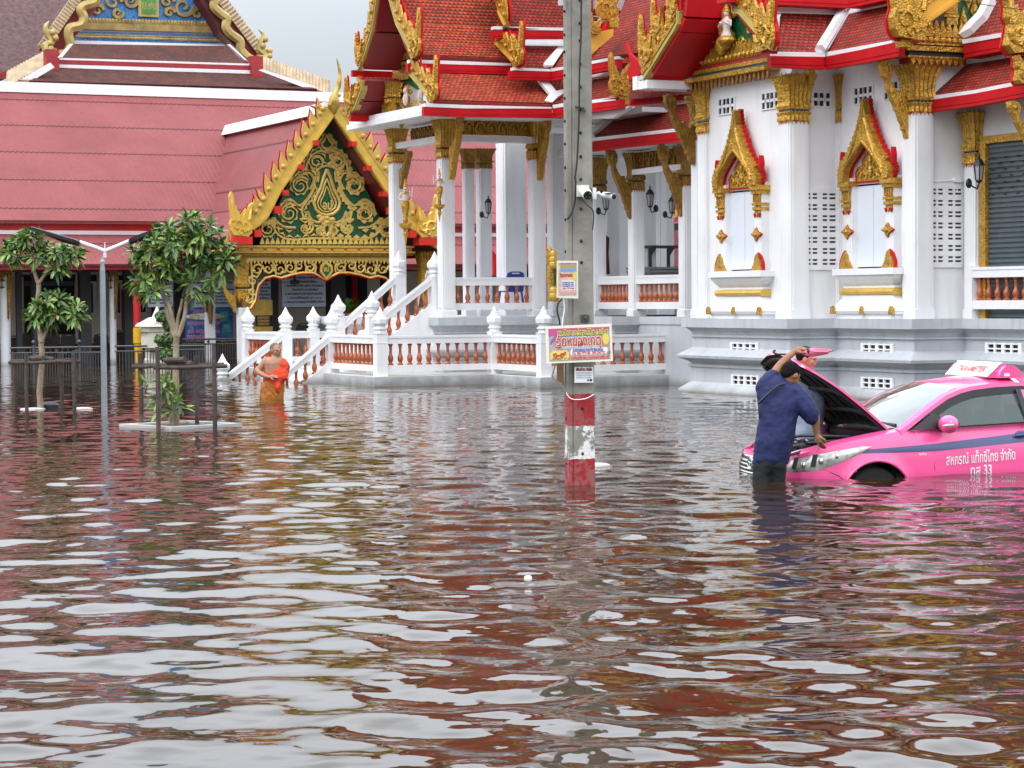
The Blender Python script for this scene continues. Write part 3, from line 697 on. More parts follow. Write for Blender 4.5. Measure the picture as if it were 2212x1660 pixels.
def horn(parent, plane, base, h, flip=1, m=None, th=.12, red=True, name='horn_finial'):
    th = .07 if plane == 'U' and th == .12 else th
    """upturned flame finial at a gable corner; base is a building-frame point, flip=+1 puts the tall horn on the picture's right"""
    e = Vector((0, -1, 0)) if plane == 'U' else Vector((1, 0, 0)); nrm = Vector((-1, 0, 0)) if plane == 'U' else Vector((0, -1, 0))
    b = Vector(base); mb = MB(BF); W_ = .52 * h
    def Q(x, y, d=0): return b + e * ((.5 - x) * W_ * flip) + ZD * (y * h) + nrm * d
    P = [Q(x, y, th / 2) for x, y in HH]
    mb.prism(P, -nrm * th)
    for (cx, cy, r, s) in ((.34, .24, .16, 1), (.70, .26, .15, -1), (.5, .10, .10, 1)):
        mb.tube([Q(cx + r * 1.6 * (1 - j / 12) * math.cos(s * j * .6), cy + r * (1 - j / 12) * math.sin(s * j * .6), th * .5) for j in range(11)], [h * (.045 - .002 * j) for j in range(11)], 5)
    mb.tube([Q(.17, .34, th * .5), Q(.12, .55, th * .5), Q(.08, .75, th * .45), Q(.07, .93, th * .3)], [h * .05, h * .04, h * .03, h * .012], 5)
    mb.tube([Q(.86, .38, th * .5), Q(.9, .5, th * .5), Q(.95, .66, th * .4)], [h * .045, h * .035, h * .012], 5)
    o = obj(name, mb, m or GOLD, parent)
    if red:
        mr = MB(BF); c = Q(.5, .4)
        mr.prism([c + (p - c) * 1.09 - nrm * th * 1.05 for p in P], -nrm * .04); obj('horn_edge', mr, RED, o)
    return o
# --- gable 1 over the first window facet (faces -u)
uG1 = uF1 - 1.15; uG1i = uF1 - .22
gl = P_('U', uG1, 'A4', [(735, 625), (955, 262), (985, 210), (985, 100)])
gr_ = P_('U', uG1, 'A4', [(1752, 432), (1500, 130), (1450, 60)])
vm1 = (gl[0].y + gr_[0].y) / 2
apexz = gr_[0].z + 4.6
apex = Vector((uG1, vm1 - .1, apexz))
mid_l = gl[-1] + Vector((0, -.25, .75)); mid_r = gr_[-1] + Vector((0, .28, .75))
prof1 = [gl[0], gl[1], gl[2] + Vector((0, -.05, .1)), mid_l, apex, mid_r, gr_[-1], gr_[1], gr_[0]]
wing('gable_roof', 'U', uG1, [p + Vector((.05, 0, .06)) for p in prof1[:5]], 1.25, TILE, hall)
wing('gable_roof', 'U', uG1, [p + Vector((.05, 0, .06)) for p in prof1[4:]], .16, TILE, hall)
barge('A4', [(690, 690), (765, 575), (955, 268), (985, 205), (985, 95)], 'U', uG1, .13, -1, hall, .34, plate=mat('pale_gold_edge', (.52, .40, .10), .4, .2, var=.1))
barge('A4', [(1765, 432), (1500, 125), (1440, 112), (1436, -60)], 'U', uG1, .13, 1, hall, .34, plate=MATS['pale_gold_edge'])
horn(hall, 'U', gr_[0] + Vector((0, .14, .0)), 1.15, 1)
horn(hall, 'U', gl[0] + Vector((-.0, .12, .1)), 1.05, -1)
horn(hall, 'U', hU('A4', 800, 330, uG1) , .75, -1)
horn(hall, 'U', hU('A4', 930, 160, uG1) , .7, -1)
board('eave_board', 'V', toB(BF @ gl[0]).y * 0 + gl[0].y + .02, 'A4', [(700, 640), (1030, 655)], [(700, 695), (1030, 705)], .1, RED, hall, False) if False else None
mb = MB(BF); a = hU('A4', 700, 640, uG1 + .02); b = hU('A4', 700, 700, uG1 + .02)
mb.box((uG1 + .02, a.y - .05, b.z), (uF1 + .6, a.y + .05, a.z)); a2 = hU('A4', 990, 20, uG1 + .02); b2 = hU('A4', 990, 92, uG1 + .02)
mb.box((uG1 + .02, a2.y - .06, b2.z), (uF1 + .6, a2.y + .02, a2.z + .2)); obj('eave_beam', mb, RED, hall)
# white soffit slab under the left eave
mb = MB(BF); a = hU('A4', 640, 650, uG1); b = hU('A4', 640, 765, uG1); mb.box((uG1 - .0, v0_ + .05, b.z), (uF1, a.y + .1, b.z + .16)); mb.box((uG1 - .03, a.y, b.z), (uG1 + .03, a.y + .18, a.z)); obj('soffit', mb, WHITE, hall)
# carved frieze and pediment
fr = MB(BF); A = P_('U', uG1i, 'A4', [(1040, 610), (1760, 430)]); B = P_('U', uG1i, 'A4', [(1030, 700), (1780, 540)])
vL, vR = A[0].y, A[1].y; zt, zb = A[0].z, B[0].z
zt = (A[0].z + A[1].z) / 2; zb = (B[0].z + B[1].z) / 2 - .02
fr.box((uG1i, vR, zb + .16), (uG1i + .3, vL, zt)); fr.m = 1
fr.box((uG1i - .06, vR, zb + .08), (uG1i + .3, vL + .02, zb + .155)); fr.box((uG1i - .12, vR, zb - .06), (uG1i + .3, vL + .04, zb + .02)); fr.m = 2
fr.box((uG1i - .04, vR, zb + .02), (uG1i + .3, vL, zb + .08)); fr.m = 0
n_ = 20
for i in range(n_):
    y = vR + (vL - vR) * (i + .5) / n_; s_ = (vL - vR) / n_ * .42
    fr.m = 1; fr.prism([(uG1i - .02, y - s_, zt), (uG1i - .02, y + s_, zt), (uG1i - .02, y + s_ * .9, zt + .14), (uG1i - .02, y, zt + .33), (uG1i - .02, y - s_ * .9, zt + .14)], (.06, 0, 0))
    fr.ell((uG1i - .03, y, zb + .30), (.05, s_ * .8, .055), 6, 5)
    fr.m = 0; fr.prism([(uG1i - .01, y - s_ * .5, zb - .06), (uG1i - .01, y + s_ * .5, zb - .06), (uG1i - .01, y, zb - .22)], (.05, 0, 0)); fr.m = 1; fr.prism([(uG1i - .03, y - s_ * 1.0, zb - .05), (uG1i - .03, y + s_ * .1, zb - .05), (uG1i - .03, y - s_ * .6, zb - .22)], (.03, 0, 0))
frieze = obj('frieze', fr, [mat('frieze_red', (.38, .03, .02), .4, var=.2), GOLD, mat('dark_teal', (.02, .07, .065), .4)], hall)
pdm = MB(BF); ped = P_('U', uG1i + .10, 'A4', [(1080, 560), (1780, 400), (1450, -30), (1330, -120), (1240, 130)])
pdm.prism(ped, (.12, 0, 0)); pd = obj('pediment', pdm, GREEN, hall)
cv = MB(BF); rs = random.Random(9)
for i in range(46):
    x = rs.uniform(1150, 1700); y = rs.uniform(60, 470)
    if x > 1450 and y < 60 + (x - 1450) * 1.15: continue
    if x < 1250 and y < 560 - (x - 1080) * 1.6: continue
    p = hU('A4', x, y, uG1i + .08); r = rs.uniform(.07, .13); s = rs.choice((-1, 1))
    cv.tube([(p.x - .02, p.y + s * r * (1 - j / 12) * math.cos(j * .6), p.z + r * (1 - j / 12) * math.sin(j * .6)) for j in range(10)], [.035 - .002 * j for j in range(10)], 5)
for (x, y, rr) in ((1380, 120, .10), (1390, 190, .13), (1370, 250, .15), (1390, 330, .18), (1350, 390, .16)):
    p = hU('A4', x, y, uG1i - .08); cv.ell(p, (rr * .7, rr, rr * 1.2), 8, 6)
obj('pediment_carving', cv, GOLD, pd)
fg = MB(BF @ Matrix.Translation(hU('A4', 1390, 365, uG1i - .14)) @ Matrix.Rotation(-1.2, 4, 'Z') @ Matrix.Scale(.80, 4))    # pale kneeling deity in the pediment
fg.loft([[(r * math.cos(q * .6283), r * d * math.sin(q * .6283), z) for q in range(10)] for r, d, z in ((.16, .9, .0), (.17, .9, .08), (.11, .8, .22), (.085, .75, .30), (.12, .7, .45), (.13, .65, .52), (.05, .8, .57), (.04, .9, .61))])
fg.ell((0, -.01, .68), (.062, .07, .085), 10, 8)
for q in (-1, 1): fg.tube([(.12 * q, 0, .50), (.18 * q, -.06, .38), (.05 * q, -.16, .46)], [.035, .03, .022], 7)
obj('deity_relief', fg, mat('pale_stucco', (.70, .56, .52), .6, var=.1), pd, smooth=True)
fg = MB(BF @ Matrix.Translation(hU('A4', 1390, 365, uG1i - .14)) @ Matrix.Scale(.80, 4)); fg.lathe((0, 0, .70), [(.075, 0), (.08, .03), (.05, .07), (.055, .10), (.03, .16), (.005, .32)], 8); fg.ell((0, -.02, .05), (.22, .22, .12), 10, 6); obj('deity_crown', fg, GOLD, pd)
pc = hU('A4', 1290, 370, uG1i + .05); capital(pc.x, pc.y, pc.z, hU('A4', 1290, 180, uG1i + .05).z, .13, hall)
# --- gable 2 over the second screen wall (faces -v)
vG2 = v2_ - 1.0; vG2i = v2_ - .25
bl = [(1150, 395), (1228, 308), (1650, 22), (1900, -150)]
barge('A5', [(1205, 335), (1650, 25), (1990, -215)], 'V', vG2, .26, -1, hall, .42, plate=mat('bright_gold_edge', (.80, .43, .045), .35, .25, var=.06), th=.16)  # lit look of this camera-facing board is put into its gold colour
horn(hall, 'V', hV('A5', 1225, 345, vG2 - .02), 1.3, -1, th=.2)
mb = MB(BF); a = hV('A5', 1190, 345, vG2 + .1); mb.box((a.x - .1, vG2, a.z - .12), (a.x + .12, vG2 + .2, a.z + .0)); obj('purlin_end', mb, GOLD, hall)
mb = MB(BF); q0, q1 = hV('A5', 1235, 300, vG2i), hV('A5', 1700, 380, vG2i)
for (y0, y1, dd, mm) in ((315, 372, .0, 0), (372, 388, .05, 1), (388, 404, .0, 2), (404, 445, .12, 1), (445, 458, .02, 2), (458, 485, .03, 2), (485, 500, .06, 1), (500, 545, .0, 0)):
    za, zb_ = hV('A5', 1460, y0, vG2i).z, hV('A5', 1460, y1, vG2i).z
    mb.m = mm; mb.box((q0.x - (dd + .0), vG2i - dd, zb_), (q1.x + .05, vG2i + .3, za))
mb.m = 1
for i in range(9):
    x = q0.x + (q1.x - q0.x) * (i + .5) / 9; z = hV('A5', 1460, 500, vG2i).z
    mb.prism([(x - .07, vG2i - .03, z), (x + .07, vG2i - .03, z), (x, vG2i - .03, z - .13)], (0, .04, 0))
    z = hV('A5', 1460, 343, vG2i).z; mb.ell((x, vG2i - .01, z), (.065, .04, .055), 8, 5)
    z = hV('A5', 1460, 315, vG2i).z; mb.prism([(x - .07, vG2i - .02, z), (x + .07, vG2i - .02, z), (x + .06, vG2i - .02, z + .1), (x, vG2i - .02, z + .28), (x - .06, vG2i - .02, z + .1)], (0, .05, 0))
obj('frieze', mb, [MATS['frieze_red'], GOLD, MATS['dark_teal']], hall)
mb = MB(BF); mb.prism(P_('V', vG2i + .06, 'A5', [(1235, 320), (1690, 320), (2050, -60), (1650, -60)]), (0, .12, 0)); pd2 = obj('pediment', mb, GREEN, hall)
mb = MB(BF)
for (x, y, s) in ((1700, 170, .2), (1790, 80, .2), (1740, 0, .16), (1840, 10, .13), (1860, -40, .15), (1330, 270, .12), (1400, 220, .12)):
    p = hV('A5', x, y, vG2i + .03); mb.prism([(p.x + dx * s, p.y - .0, p.z + dz * s) for dx, dz in ((-.4, -.1), (-.15, .55), (0, 1.1), (.15, .55), (.4, -.1), (.15, -.6), (0, -1), (-.15, -.6))], (0, .05, 0)); mb.ell((p.x, p.y - .02, p.z), (s * .2, .05, s * .4), 7, 5)
for (x0, y0, x1, y1) in ((1560, 0, 1650, 120), (1545, 120, 1660, 150), (1560, 150, 1650, 215)):
    a = hV('A5', x0, y0, vG2i - .02); b = hV('A5', x1, y1, vG2i - .02); mb.box((a.x, a.y, b.z), (b.x, a.y + .1, a.z))
obj('pediment_carving', mb, GOLD, pd2)
mb = MB(BF); mb.prism([hV('A5', 1235, 318, vG2i + .03), hV('A5', 1560, 318, vG2i + .03), hV('A5', 1560, 60, vG2i + .03)], (0, .03, 0)); obj('pediment_shadow_panel', mb, mat('dark_bronze', (.06, .045, .03), .6), pd2)  # dark sheet painted as the shade inside the gable
# roof wing behind gable 2
b3 = P_('V', vG2, 'A5', [(1150, 385), (1650, 25)]); axx = uF2 + (uF3 - uF2) * .5 + .35
ap2 = Vector((b3[1].x + 1.5, vG2, b3[1].z + 1.75))
wing('gable_roof', 'V', vG2, [b3[0] + Vector((0, .05, .2)), b3[1] + Vector((0, .05, .2)), ap2, Vector((ap2.x + 1.6, vG2 + .05, b3[1].z + .3))], .2, TILE, hall)
# --- lower and upper slopes on the far right (face -u)
uE3 = uF3 - EV - .05
board('eave_board', 'U', uE3, 'A5', [(1350, 862), (1800, 795), (2500, 660)], [(1378, 960), (1800, 905), (2500, 775)], .10, RED, hall)
board('eave_trim', 'U', uE3 + .01, 'A5', [(1335, 830), (1800, 765), (2500, 625)], [(1345, 865), (1800, 800), (2500, 665)], .14, WHITE, hall, False)
pe = hU('A5', 1800, 780, uE3); S3p = (uE3, 0, pe.z); n3_ = sn('U', R(38))
slope('tile_slope', 'A5', [(1330, 835), (1720, 535), (2165, 455), (2600, 360), (2600, 620), (1340, 842)], S3p, n3_, TILE, hall)
hipbar('hip_band', 'A5', [(1330, 835), (1700, 520), (1730, 540), (1370, 835)], S3p, n3_, WHITE, hall)
uT3 = hitP('A5', 2000, 490, S3p, n3_).x - .04
board('tier_trim', 'U', uT3, 'A5', [(1700, 500), (2160, 412), (2600, 310)], [(1715, 548), (2160, 470), (2600, 375)], .2, WHITE, hall)
board('tier_board', 'U', uT3 - .35, 'A5', [(1690, 372), (2165, 290), (2600, 200)], [(1715, 498), (2165, 410), (2600, 320)], .3, RED, hall)
board('eave_trim', 'U', uT3 - .37, 'A5', [(1682, 340), (2165, 255), (2600, 165)], [(1690, 375), (2165, 293), (2600, 203)], .3, WHITE, hall, False)
S4p = (uT3 - .35, 0, hU('A5', 1900, 335, uT3 - .35).z); n4_ = sn('U', R(50))
slope('tile_slope', 'A5', [(1685, 340), (1760, 300), (1900, 170), (2010, -40), (2100, -320), (3000, -520), (3000, 90), (2165, 262)], S4p, n4_, TILE, hall)
hipbar('hip_band', 'A5', [(1672, 310), (1740, 262), (1850, 150), (1910, 30), (1940, -60), (1990, -60), (1970, 30), (1900, 170), (1790, 285), (1700, 335)], S4p, n4_, WHITE, hall, .12)
horn(hall, 'V', hV('A5', 2190, 460, v2_ - 2.9), 1.25, 1, th=.2)
horn(hall, 'V', hV('A5', 2210, 720, v2_ - 3.0), .6, 1, th=.2)
# ================================================================ colonnaded wings, porches and their roofs
vM, uM, vM2 = 47.0, 20.15, 49.85
uP = 23.5
def UP(x, u): return hU('D', x, 500, u).y          # v of a picture column on plane u
def VP(x, v): return hV('D', x, 500, v).x          # u of a picture column on plane v
def zD(y, u, v): q = BF @ Vector((u, v, 0)); d = q.y; return HCAM + (YHOR - ROLL * (q.x / q.y * FOC) - y) / FOC * d
def zk(k, y, u, v): return zD(px(k, 0, y)[1], u, v)
# plinths under the wings
def plinth(name, u0, v0, u1, v1, zt=ZF, parent=hall):
    mb = MB(BF); rings = []
    for z, e in prof:
        z = z if z < 0 else z * zt / ZF
        rings.append([(u0 - e, v0 - e, z), (u1 + e, v0 - e, z), (u1 + e, v1 + e, z), (u0 - e, v1 + e, z)])
    mb.loft(rings, True); return obj(name, mb, MATS['plinth_paint'], parent)
plinth('plinth', uM - .05, vM - .05, 26, 54)
plinth('plinth', 22.95, 44.2, 27, 47.4)
mb = MB(BF); mb.box((uP - .17, 41.2, -.6), (27, 46.9, ZF - .001)); mb.box((uP - .20, 41.15, ZF - .16), (27, 46.95, ZF - .0)); obj('porch_base', mb, MATS['plinth_paint'], hall)
def column(u, v, h, zc, zt, parent=hall, mats=None, name='column', z0=ZF):
    mb = MB(BF); mb.sq((u, v, z0), [(h + .03, 0), (h + .03, .14), (h, .16), (h, zc - z0)])
    for sx, sy in ((-1, 0), (0, -1)):
        a = (u - h - .012 if sx else u - h * .68, v - h - .012 if sy else v - h * .68, z0 + .2); b = (u - h + .01 if sx else u + h * .68, v - h + .01 if sy else v + h * .68, zc - .05); mb.box(a, b)
    o = obj(name, mb, WHITE, parent)
    if zt: capital(u, v, zc, zt, h, o, mats)
    return o
zc, zt = zk('A3', 1350, uM, vM), zk('A3', 1030, uM, vM)
colM = column(uM, vM, .15, zc, zt)
u2 = VP(1160, vM); column(u2, vM, .15, zk('A3', 1360, u2, vM), zk('A3', 1035, u2, vM))
v3 = vM2; column(uM, v3, .15, zk('A3', 1390, uM, v3), zk('A3', 1075, uM, v3))
bracket('A3', 978, 1000, 895, 1530, 'U', uM, 0); bracket('A3', 1722, 1010, 1640, 1540, 'U', u2, 0)
bracket('A3', 540, 1290, 470, 1610, 'U', uM, 0, mats=GOLDD)
# inner columns and piers of the wing
for x0, x1, v, cap in ((1000, 1024, 49.6, 1), (1030, 1061, 49.8, 1), (1075, 1134, 51.2, 0), (1184, 1220, 48.0, 0), (1281, 1302, 46.6, 0)):
    ua, ub = VP(x0, v), VP(x1, v); h = (ub - ua) / 2 / 1.32
    u = (ua + ub) / 2
    column(u, v, h, zk('A3', 1440, u, v) if cap else 5.6, zk('A3', 1275, u, v) if cap else None, mats=GOLDD, name='inner_column')
# beams, arcade panels, ceilings
def arcade(name, plane, val, k, x0, yt0, x1, yt1, ht, parent=hall, m=GOLD, n=8, th=.1):
    f = hU if plane == 'U' else hV
    a = f(k, x0, yt0, val); b = f(k, x1, yt1, val); H = (f(k, x0, yt0, val).z - f(k, x0, yt0 + ht, val).z)
    zt_ = (a.z + b.z) / 2; mb = MB(BF); d = (b - a); d.z = 0; o = Vector((th, 0, 0)) if plane == 'U' else Vector((0, th, 0))
    A = Vector((a.x, a.y, zt_)); mb.prism([A, A + d, A + d - ZD * H, A - ZD * H], o)
    nr = -o.normalized()
    for i in range(n):
        c = A + d * ((i + .5) / n); w = d / n * .42
        for s in (-1, 1):
            mb.tube([c + w * s + nr * .03 - ZD * H * .98, c + w * s + nr * .03 - ZD * H * .5, c + w * s * .5 + nr * .05 - ZD * H * .22, c + nr * .05 - ZD * H * .08], [.022, .022, .03, .035], 5)
        mb.ell(c + nr * .03 - ZD * H * .5, (.035, .035, H * .22), 7, 5)
    return obj(name, mb, m, parent)
arcade('arcade_panel', 'V', vM + .05, 'A3', 985, 1030, 1560, 1035, 122, n=6)
mb = MB(BF); z1, z0 = zk('A3', 1158, uM, vM), zk('A3', 1212, uM, vM); mb.box((uM + .15, vM - .16, z0), (u2 - .05, vM + .1, z1)); obj('beam', mb, WHITE, hall)
mb = MB(BF); mb.box((uM - .1, vM + .15, z0), (uM + .12, vM2 - .1, z1)); obj('beam', mb, WHITE, hall)
arcade('arcade_panel', 'U', uM + .0, 'A3', 560, 1080, 770, 1075, 125, m=GOLDD, n=6)
mb = MB(BF); mb.box((uM - .95, vM - 1.1, zt), (26, vM2 + .75, zt + .12)); mb.box((uM - .9, vM - 1.0, zt + .1), (uM - .2, vM2 + .7, zt + .24)); obj('ceiling', mb, WHITE, hall)
mb = MB(BF); mb.box((22.6, 42.4, zt - .1), (27, 46, zt + .0)); obj('ceiling', mb, WHITE, hall)
# porch P (towards the left, between the wing and the first window)
vs = [UP(1374, uP), UP(1484, uP), UP(1292, uP)]
zcp, ztp = zk('A4', 1625, uP, vs[0]), zk('A4', 1310, uP, vs[0])
for i, v in enumerate(vs): column(uP, v, .13, zcp, ztp, mats=GOLDD)
bracket('A4', 372, 1280, 590, 1880, 'V', vs[0], 0, mats=GOLDD); bracket('A4', 812, 1240, 1025, 1870, 'V', vs[1], 0, mats=GOLDD)
arcade('arcade_panel', 'U', uP + .0, 'A4', 640, 1300, 1010, 1255, 130, m=GOLDD, n=7)
mb = MB(BF); a, b = hU('A4', 640, 1440, uP - .15), hU('A4', 640, 1485, uP - .15); mb.box((uP - .15, vs[1], b.z), (uP + .1, vs[0] - .1, a.z)); obj('beam', mb, WHITE, hall)
mb = MB(BF); mb.box((uP - .7, vs[1] - .5, ztp + .05), (27, 46.8, ztp + .2)); obj('ceiling', mb, WHITE, hall)
pilaster(uF1 + .35, v0_ + .62, .15, ZF, zk('A4', 1190, uF1 + .35, v0_ + .6), zk('A4', 830, uF1 + .35, v0_ + .6), mats=GOLDD)
# inner walls seen through the porch
for x0, x1, v, m in ((1311, 1337, 48.2, 0), (1337, 1365, 49.5, 0), (1398, 1417, 47.4, 0), (1426, 1440, 48.5, 0), (1440, 1456, 48.2, 0)):
    ua, ub = VP(x0, v), VP(x1, v); mb = MB(BF); mb.box((ua, v, ZF), (ub, v + .35, 5.4)); obj('inner_pier', mb, WHITE, hall)
# ---------------------------------------------------------------- balustrades
BAL = [(.052, 0), (.055, .02), (.040, .035), (.030, .05), (.046, .085), (.052, .125), (.046, .165), (.028, .205), (.026, .23), (.024, .30), (.032, .335), (.026, .35), (.044, .38), (.046, .40)]
NEW = [(.12, 0), (.125, .03), (.10, .05), (.145, .08), (.145, .10), (.11, .12), (.11, .14), (.165, .20), (.172, .29), (.115, .355), (.10, .36), (.10, .375), (.078, .40), (.082, .41), (.056, .44), (.06, .45), (.036, .48), (.038, .49), (.0, .56)]
def baluster(parent, u, v, z0, h, mesh={}):
    key = round(h, 2)
    mb = MB(BF); mb.lathe((u, v, z0), [(r * 1.22, z * h / .40) for r, z in BAL], 8)
    return obj('baluster', mb, TERRA, parent, smooth=True)
def railing(parent, u0, v0, u1, v1, zt, zb, hr=.17, hb=.13, n=None, wd=.16, ends=(0, 0), m=None):
    a, b = Vector((u0, v0, 0)), Vector((u1, v1, 0)); d = (b - a); Ls = d.length; t = d / Ls; q = Vector((-t.y, t.x, 0)) * wd / 2
    mb = MB(BF); mb.prism([a - q * 1.15 + ZD * zt, b - q * 1.15 + ZD * zt, b + q * 1.15 + ZD * zt, a + q * 1.15 + ZD * zt], ZD * -.05)
    mb.prism([a - q + ZD * (zt - .05), b - q + ZD * (zt - .05), b + q + ZD * (zt - .05), a + q + ZD * (zt - .05)], ZD * -(hr - .05)); obj('top_rail', mb, m or WHITE, parent)
    mb = MB(BF); mb.prism([a - q + ZD * zb, b - q + ZD * zb, b + q + ZD * zb, a + q + ZD * zb], ZD * hb); obj('bottom_rail', mb, m or WHITE, parent)
    n = n or max(2, round(Ls / .226))
    for i in range(n):
        p = a + t * (Ls * (i + .5) / n); baluster(parent, p.x, p.y, zb + hb, zt - hr - zb - hb)
def newel(parent, u, v, zt, z0=-.6, s=1.0):
    mb = MB(BF); mb.sq((u, v, z0), [(.12 * s, 0), (.12 * s, zt - z0), (.13 * s, zt - z0), (.13 * s, zt - z0 + .02)]); mb.sq((u, v, zt - .2), [(.127 * s, 0), (.127 * s, .02)])
    mb.lathe((u, v, zt + .02), [(r * s, z * s) for r, z in NEW], 8, math.pi / 8)
    return obj('newel_post', mb, WHITE, parent)
def rail_thing(label, u, v, nm='terrace_balustrade'): return thing(nm, label, 'balustrade', atB(u, v, 0), 'white balustrades with orange balusters round the terrace')
TZ = 1.06                                          # rail top above the water
r1 = rail_thing('longest white balustrade of spaced orange balusters left of the concrete pole', 17.9, 45.3)
newel(r1, 17.9, 45.3, TZ + .04); newel(r1, 20.54, 45.3, TZ + .04); railing(r1, 18.02, 45.3, 20.42, 45.3, TZ, .31, n=11)
r2 = rail_thing('short foreshortened white balustrade running to the concrete pole', 20.54, 42.86)
newel(r2, 20.54, 42.86, TZ + .04); railing(r2, 20.54, 42.98, 20.54, 45.18, TZ, .31, n=9)
r3 = rail_thing('white balustrade between the concrete pole and the grey stepped plinth', 20.66, 42.86)
railing(r3, 20.66, 42.86, 25.4, 42.86, TZ, .31, n=21)
r4 = rail_thing('short white balustrade with crowded orange balusters at the head of the lower stairs', 17.9, 45.5)
newel(r4, 17.9, 48.2, TZ + .04); railing(r4, 17.9, 45.42, 17.9, 48.08, TZ, .31, n=11)
r5 = rail_thing('white balustrade behind the upper part of the lower stair rail, beside the pavilion column', 17.9, 51.3)
newel(r5, 17.9, 51.3, TZ + .04); newel(r5, 17.9, 54.1, TZ + .04); railing(r5, 17.9, 51.42, 17.9, 54.0, TZ, .31, n=11)
r6 = rail_thing('far white balustrade seen between the two lower stair rails', 18.1, 54.1)
newel(r6, 19.6, 54.1, TZ + .04); newel(r6, 20.9, 54.1, TZ + .04, s=.9); newel(r6, 22.0, 54.1, TZ + .04, s=.9)
railing(r6, 18.02, 54.1, 19.5, 54.1, TZ, .31); railing(r6, 19.7, 54.1, 21.9, 54.1, TZ, .31)
# terrace deck with kerb
def deck(mb, pts, z0, z1): mb.prism([(u, v, z0) for u, v in pts], (0, 0, z1 - z0))
mb = MB(BF); deck(mb, [(17.66, 45.06), (20.34, 45.06), (20.34, 42.62), (26, 42.62), (26, 54.4), (17.66, 54.4)], -.6, .20); mb.m = 1
deck(mb, [(17.70, 45.10), (20.38, 45.10), (20.38, 42.66), (26, 42.66), (26, 54.36), (17.70, 54.36)], .20, .212)
tdk = tag(obj('terrace_platform', mb, [mat('kerb_grey', (.46, .48, .50), .6, var=.1, dirt=.25, tide=.6), mat('deck_cream', (.60, .57, .52), .7, var=.1)]), 'low grey kerbed terrace platform just above the flood, under the white balustrades', 'platform')
# stairs: solid flights plus sloping rails
def flight(parent, uT, uB, v0, v1, zT, zB, n, name='steps'):
    mb = MB(BF)
    for i in range(n):
        ua = uT + (uB - uT) * i / n; ub = uT + (uB - uT) * (i + 1) / n; z = zT + (zB - zT) * i / n
        mb.box((min(ua, ub), v0 + i * .002, -.6), (max(ua, ub) + .001, v1 - i * .002, z))
    return obj(name, mb, mat('step_white', (.72, .69, .66), .6, var=.1, dirt=.2), parent)
def sloprail(parent, uT, uB, v, zT, zB, hr=.17, gap=.40, n=6, wd=.17):
    mb = MB(BF); A = [(uT, v - wd / 2, zT), (uB, v - wd / 2, zB), (uB, v - wd / 2, zB - hr), (uT, v - wd / 2, zT - hr)]
    mb.prism(A, (0, wd, 0)); mb.prism([(uT, v - wd * .6, zT + .0), (uB, v - wd * .6, zB + .0), (uB, v - wd * .6, zB - .045), (uT, v - wd * .6, zT - .045)], (0, wd * 1.2, 0)); obj('top_rail', mb, WHITE, parent)
    mb = MB(BF); mb.prism([(uT, v - wd / 2, zT - hr - gap), (uB, v - wd / 2, zB - hr - gap), (uB, v - wd / 2, -.6), (uT, v - wd / 2, -.6)], (0, wd, 0)); obj('stringer', mb, WHITE, parent)
    for i in range(n):
        t = (i + .5) / n; baluster(parent, uT + (uB - uT) * t, v, zT + (zB - zT) * t - hr - gap - .03, gap + .05)
st = thing('upper_stairs', 'upper white stairs with orange balusters climbing to the colonnaded porch', 'stairs', atB(18.5, 47.3, 0))
flight(st, 19.95, 18.35, 47.35, 49.35, ZF, .2, 6)
for v, tp, bt in ((47.3, 20.0, 18.5), (49.4, 20.0, 18.5)):
    zT, zB = zk('A7', 640 if v < 48 else 625, tp, v), zk('A7', 965 if v < 48 else 985, bt, v)
    sloprail(st, tp - .12, bt + .08, v, zT, zB, n=6)
    newel(st, tp, v, zT + .02, z0=.2); newel(st, bt, v, zB + .08, z0=.2)
st2 = thing('lower_stairs', 'lower white stairs running down into the flood behind the man in orange', 'stairs', atB(16.8, 48.2, 0))
flight(st2, 17.9, 16.2, 48.3, 51.2, .2, -.6, 5)
zT = zk('A7', 1075, 17.9, 48.2); zB = zk('A7', 1400, 16.75, 48.2); sloprail(st2, 17.8, 16.3, 48.2, zT, zT + (zB - zT) * 1.5 / 1.15, n=7)
zT = zk('A7', 1060, 17.9, 51.3); uB = VP(489, 51.3); zB = zk('A7', 1375, uB, 51.3); sloprail(st2, 17.8, uB, 51.3, zT, zB, n=7)
newel(st2, uB - .13, 51.3, zB - .1, s=1.0)
# porch balustrades of the hall (parts)
def hall_rail(label, u0, v0, u1, v1, n=None, m=None, zt=None, zb=None):
    e = bpy.data.objects.new('porch_balustrade', None); COL.objects.link(e); e.parent = hall; WM[e] = WM[hall].copy(); e['label'] = label
    railing(e, u0, v0, u1, v1, zt or 2.30, zb or 1.58, hr=.18, hb=.15, n=n, m=m); return e
hall_rail('porch balustrade of the left wing', uM + .15, vM, u2 - .15, vM, n=8)
hall_rail('porch balustrade between the slender columns', uP, vs[1] + .13, uP, vs[0] - .13, n=9)
hall_rail('porch balustrade beside the pole', uP, vs[0] + .13, uP, vs[2] - .13, n=9)
hall_rail('porch balustrade in front of the roller shutter', uF3 - .16, v3_ + 2, uF3 - .16, v2_ - .5, n=18)
mb = MB(BF); mb.sq((uF3 - .16, v2_ - .42, ZF), [(.10, 0), (.10, .9)]); obj('post', mb, WHITE, hall)
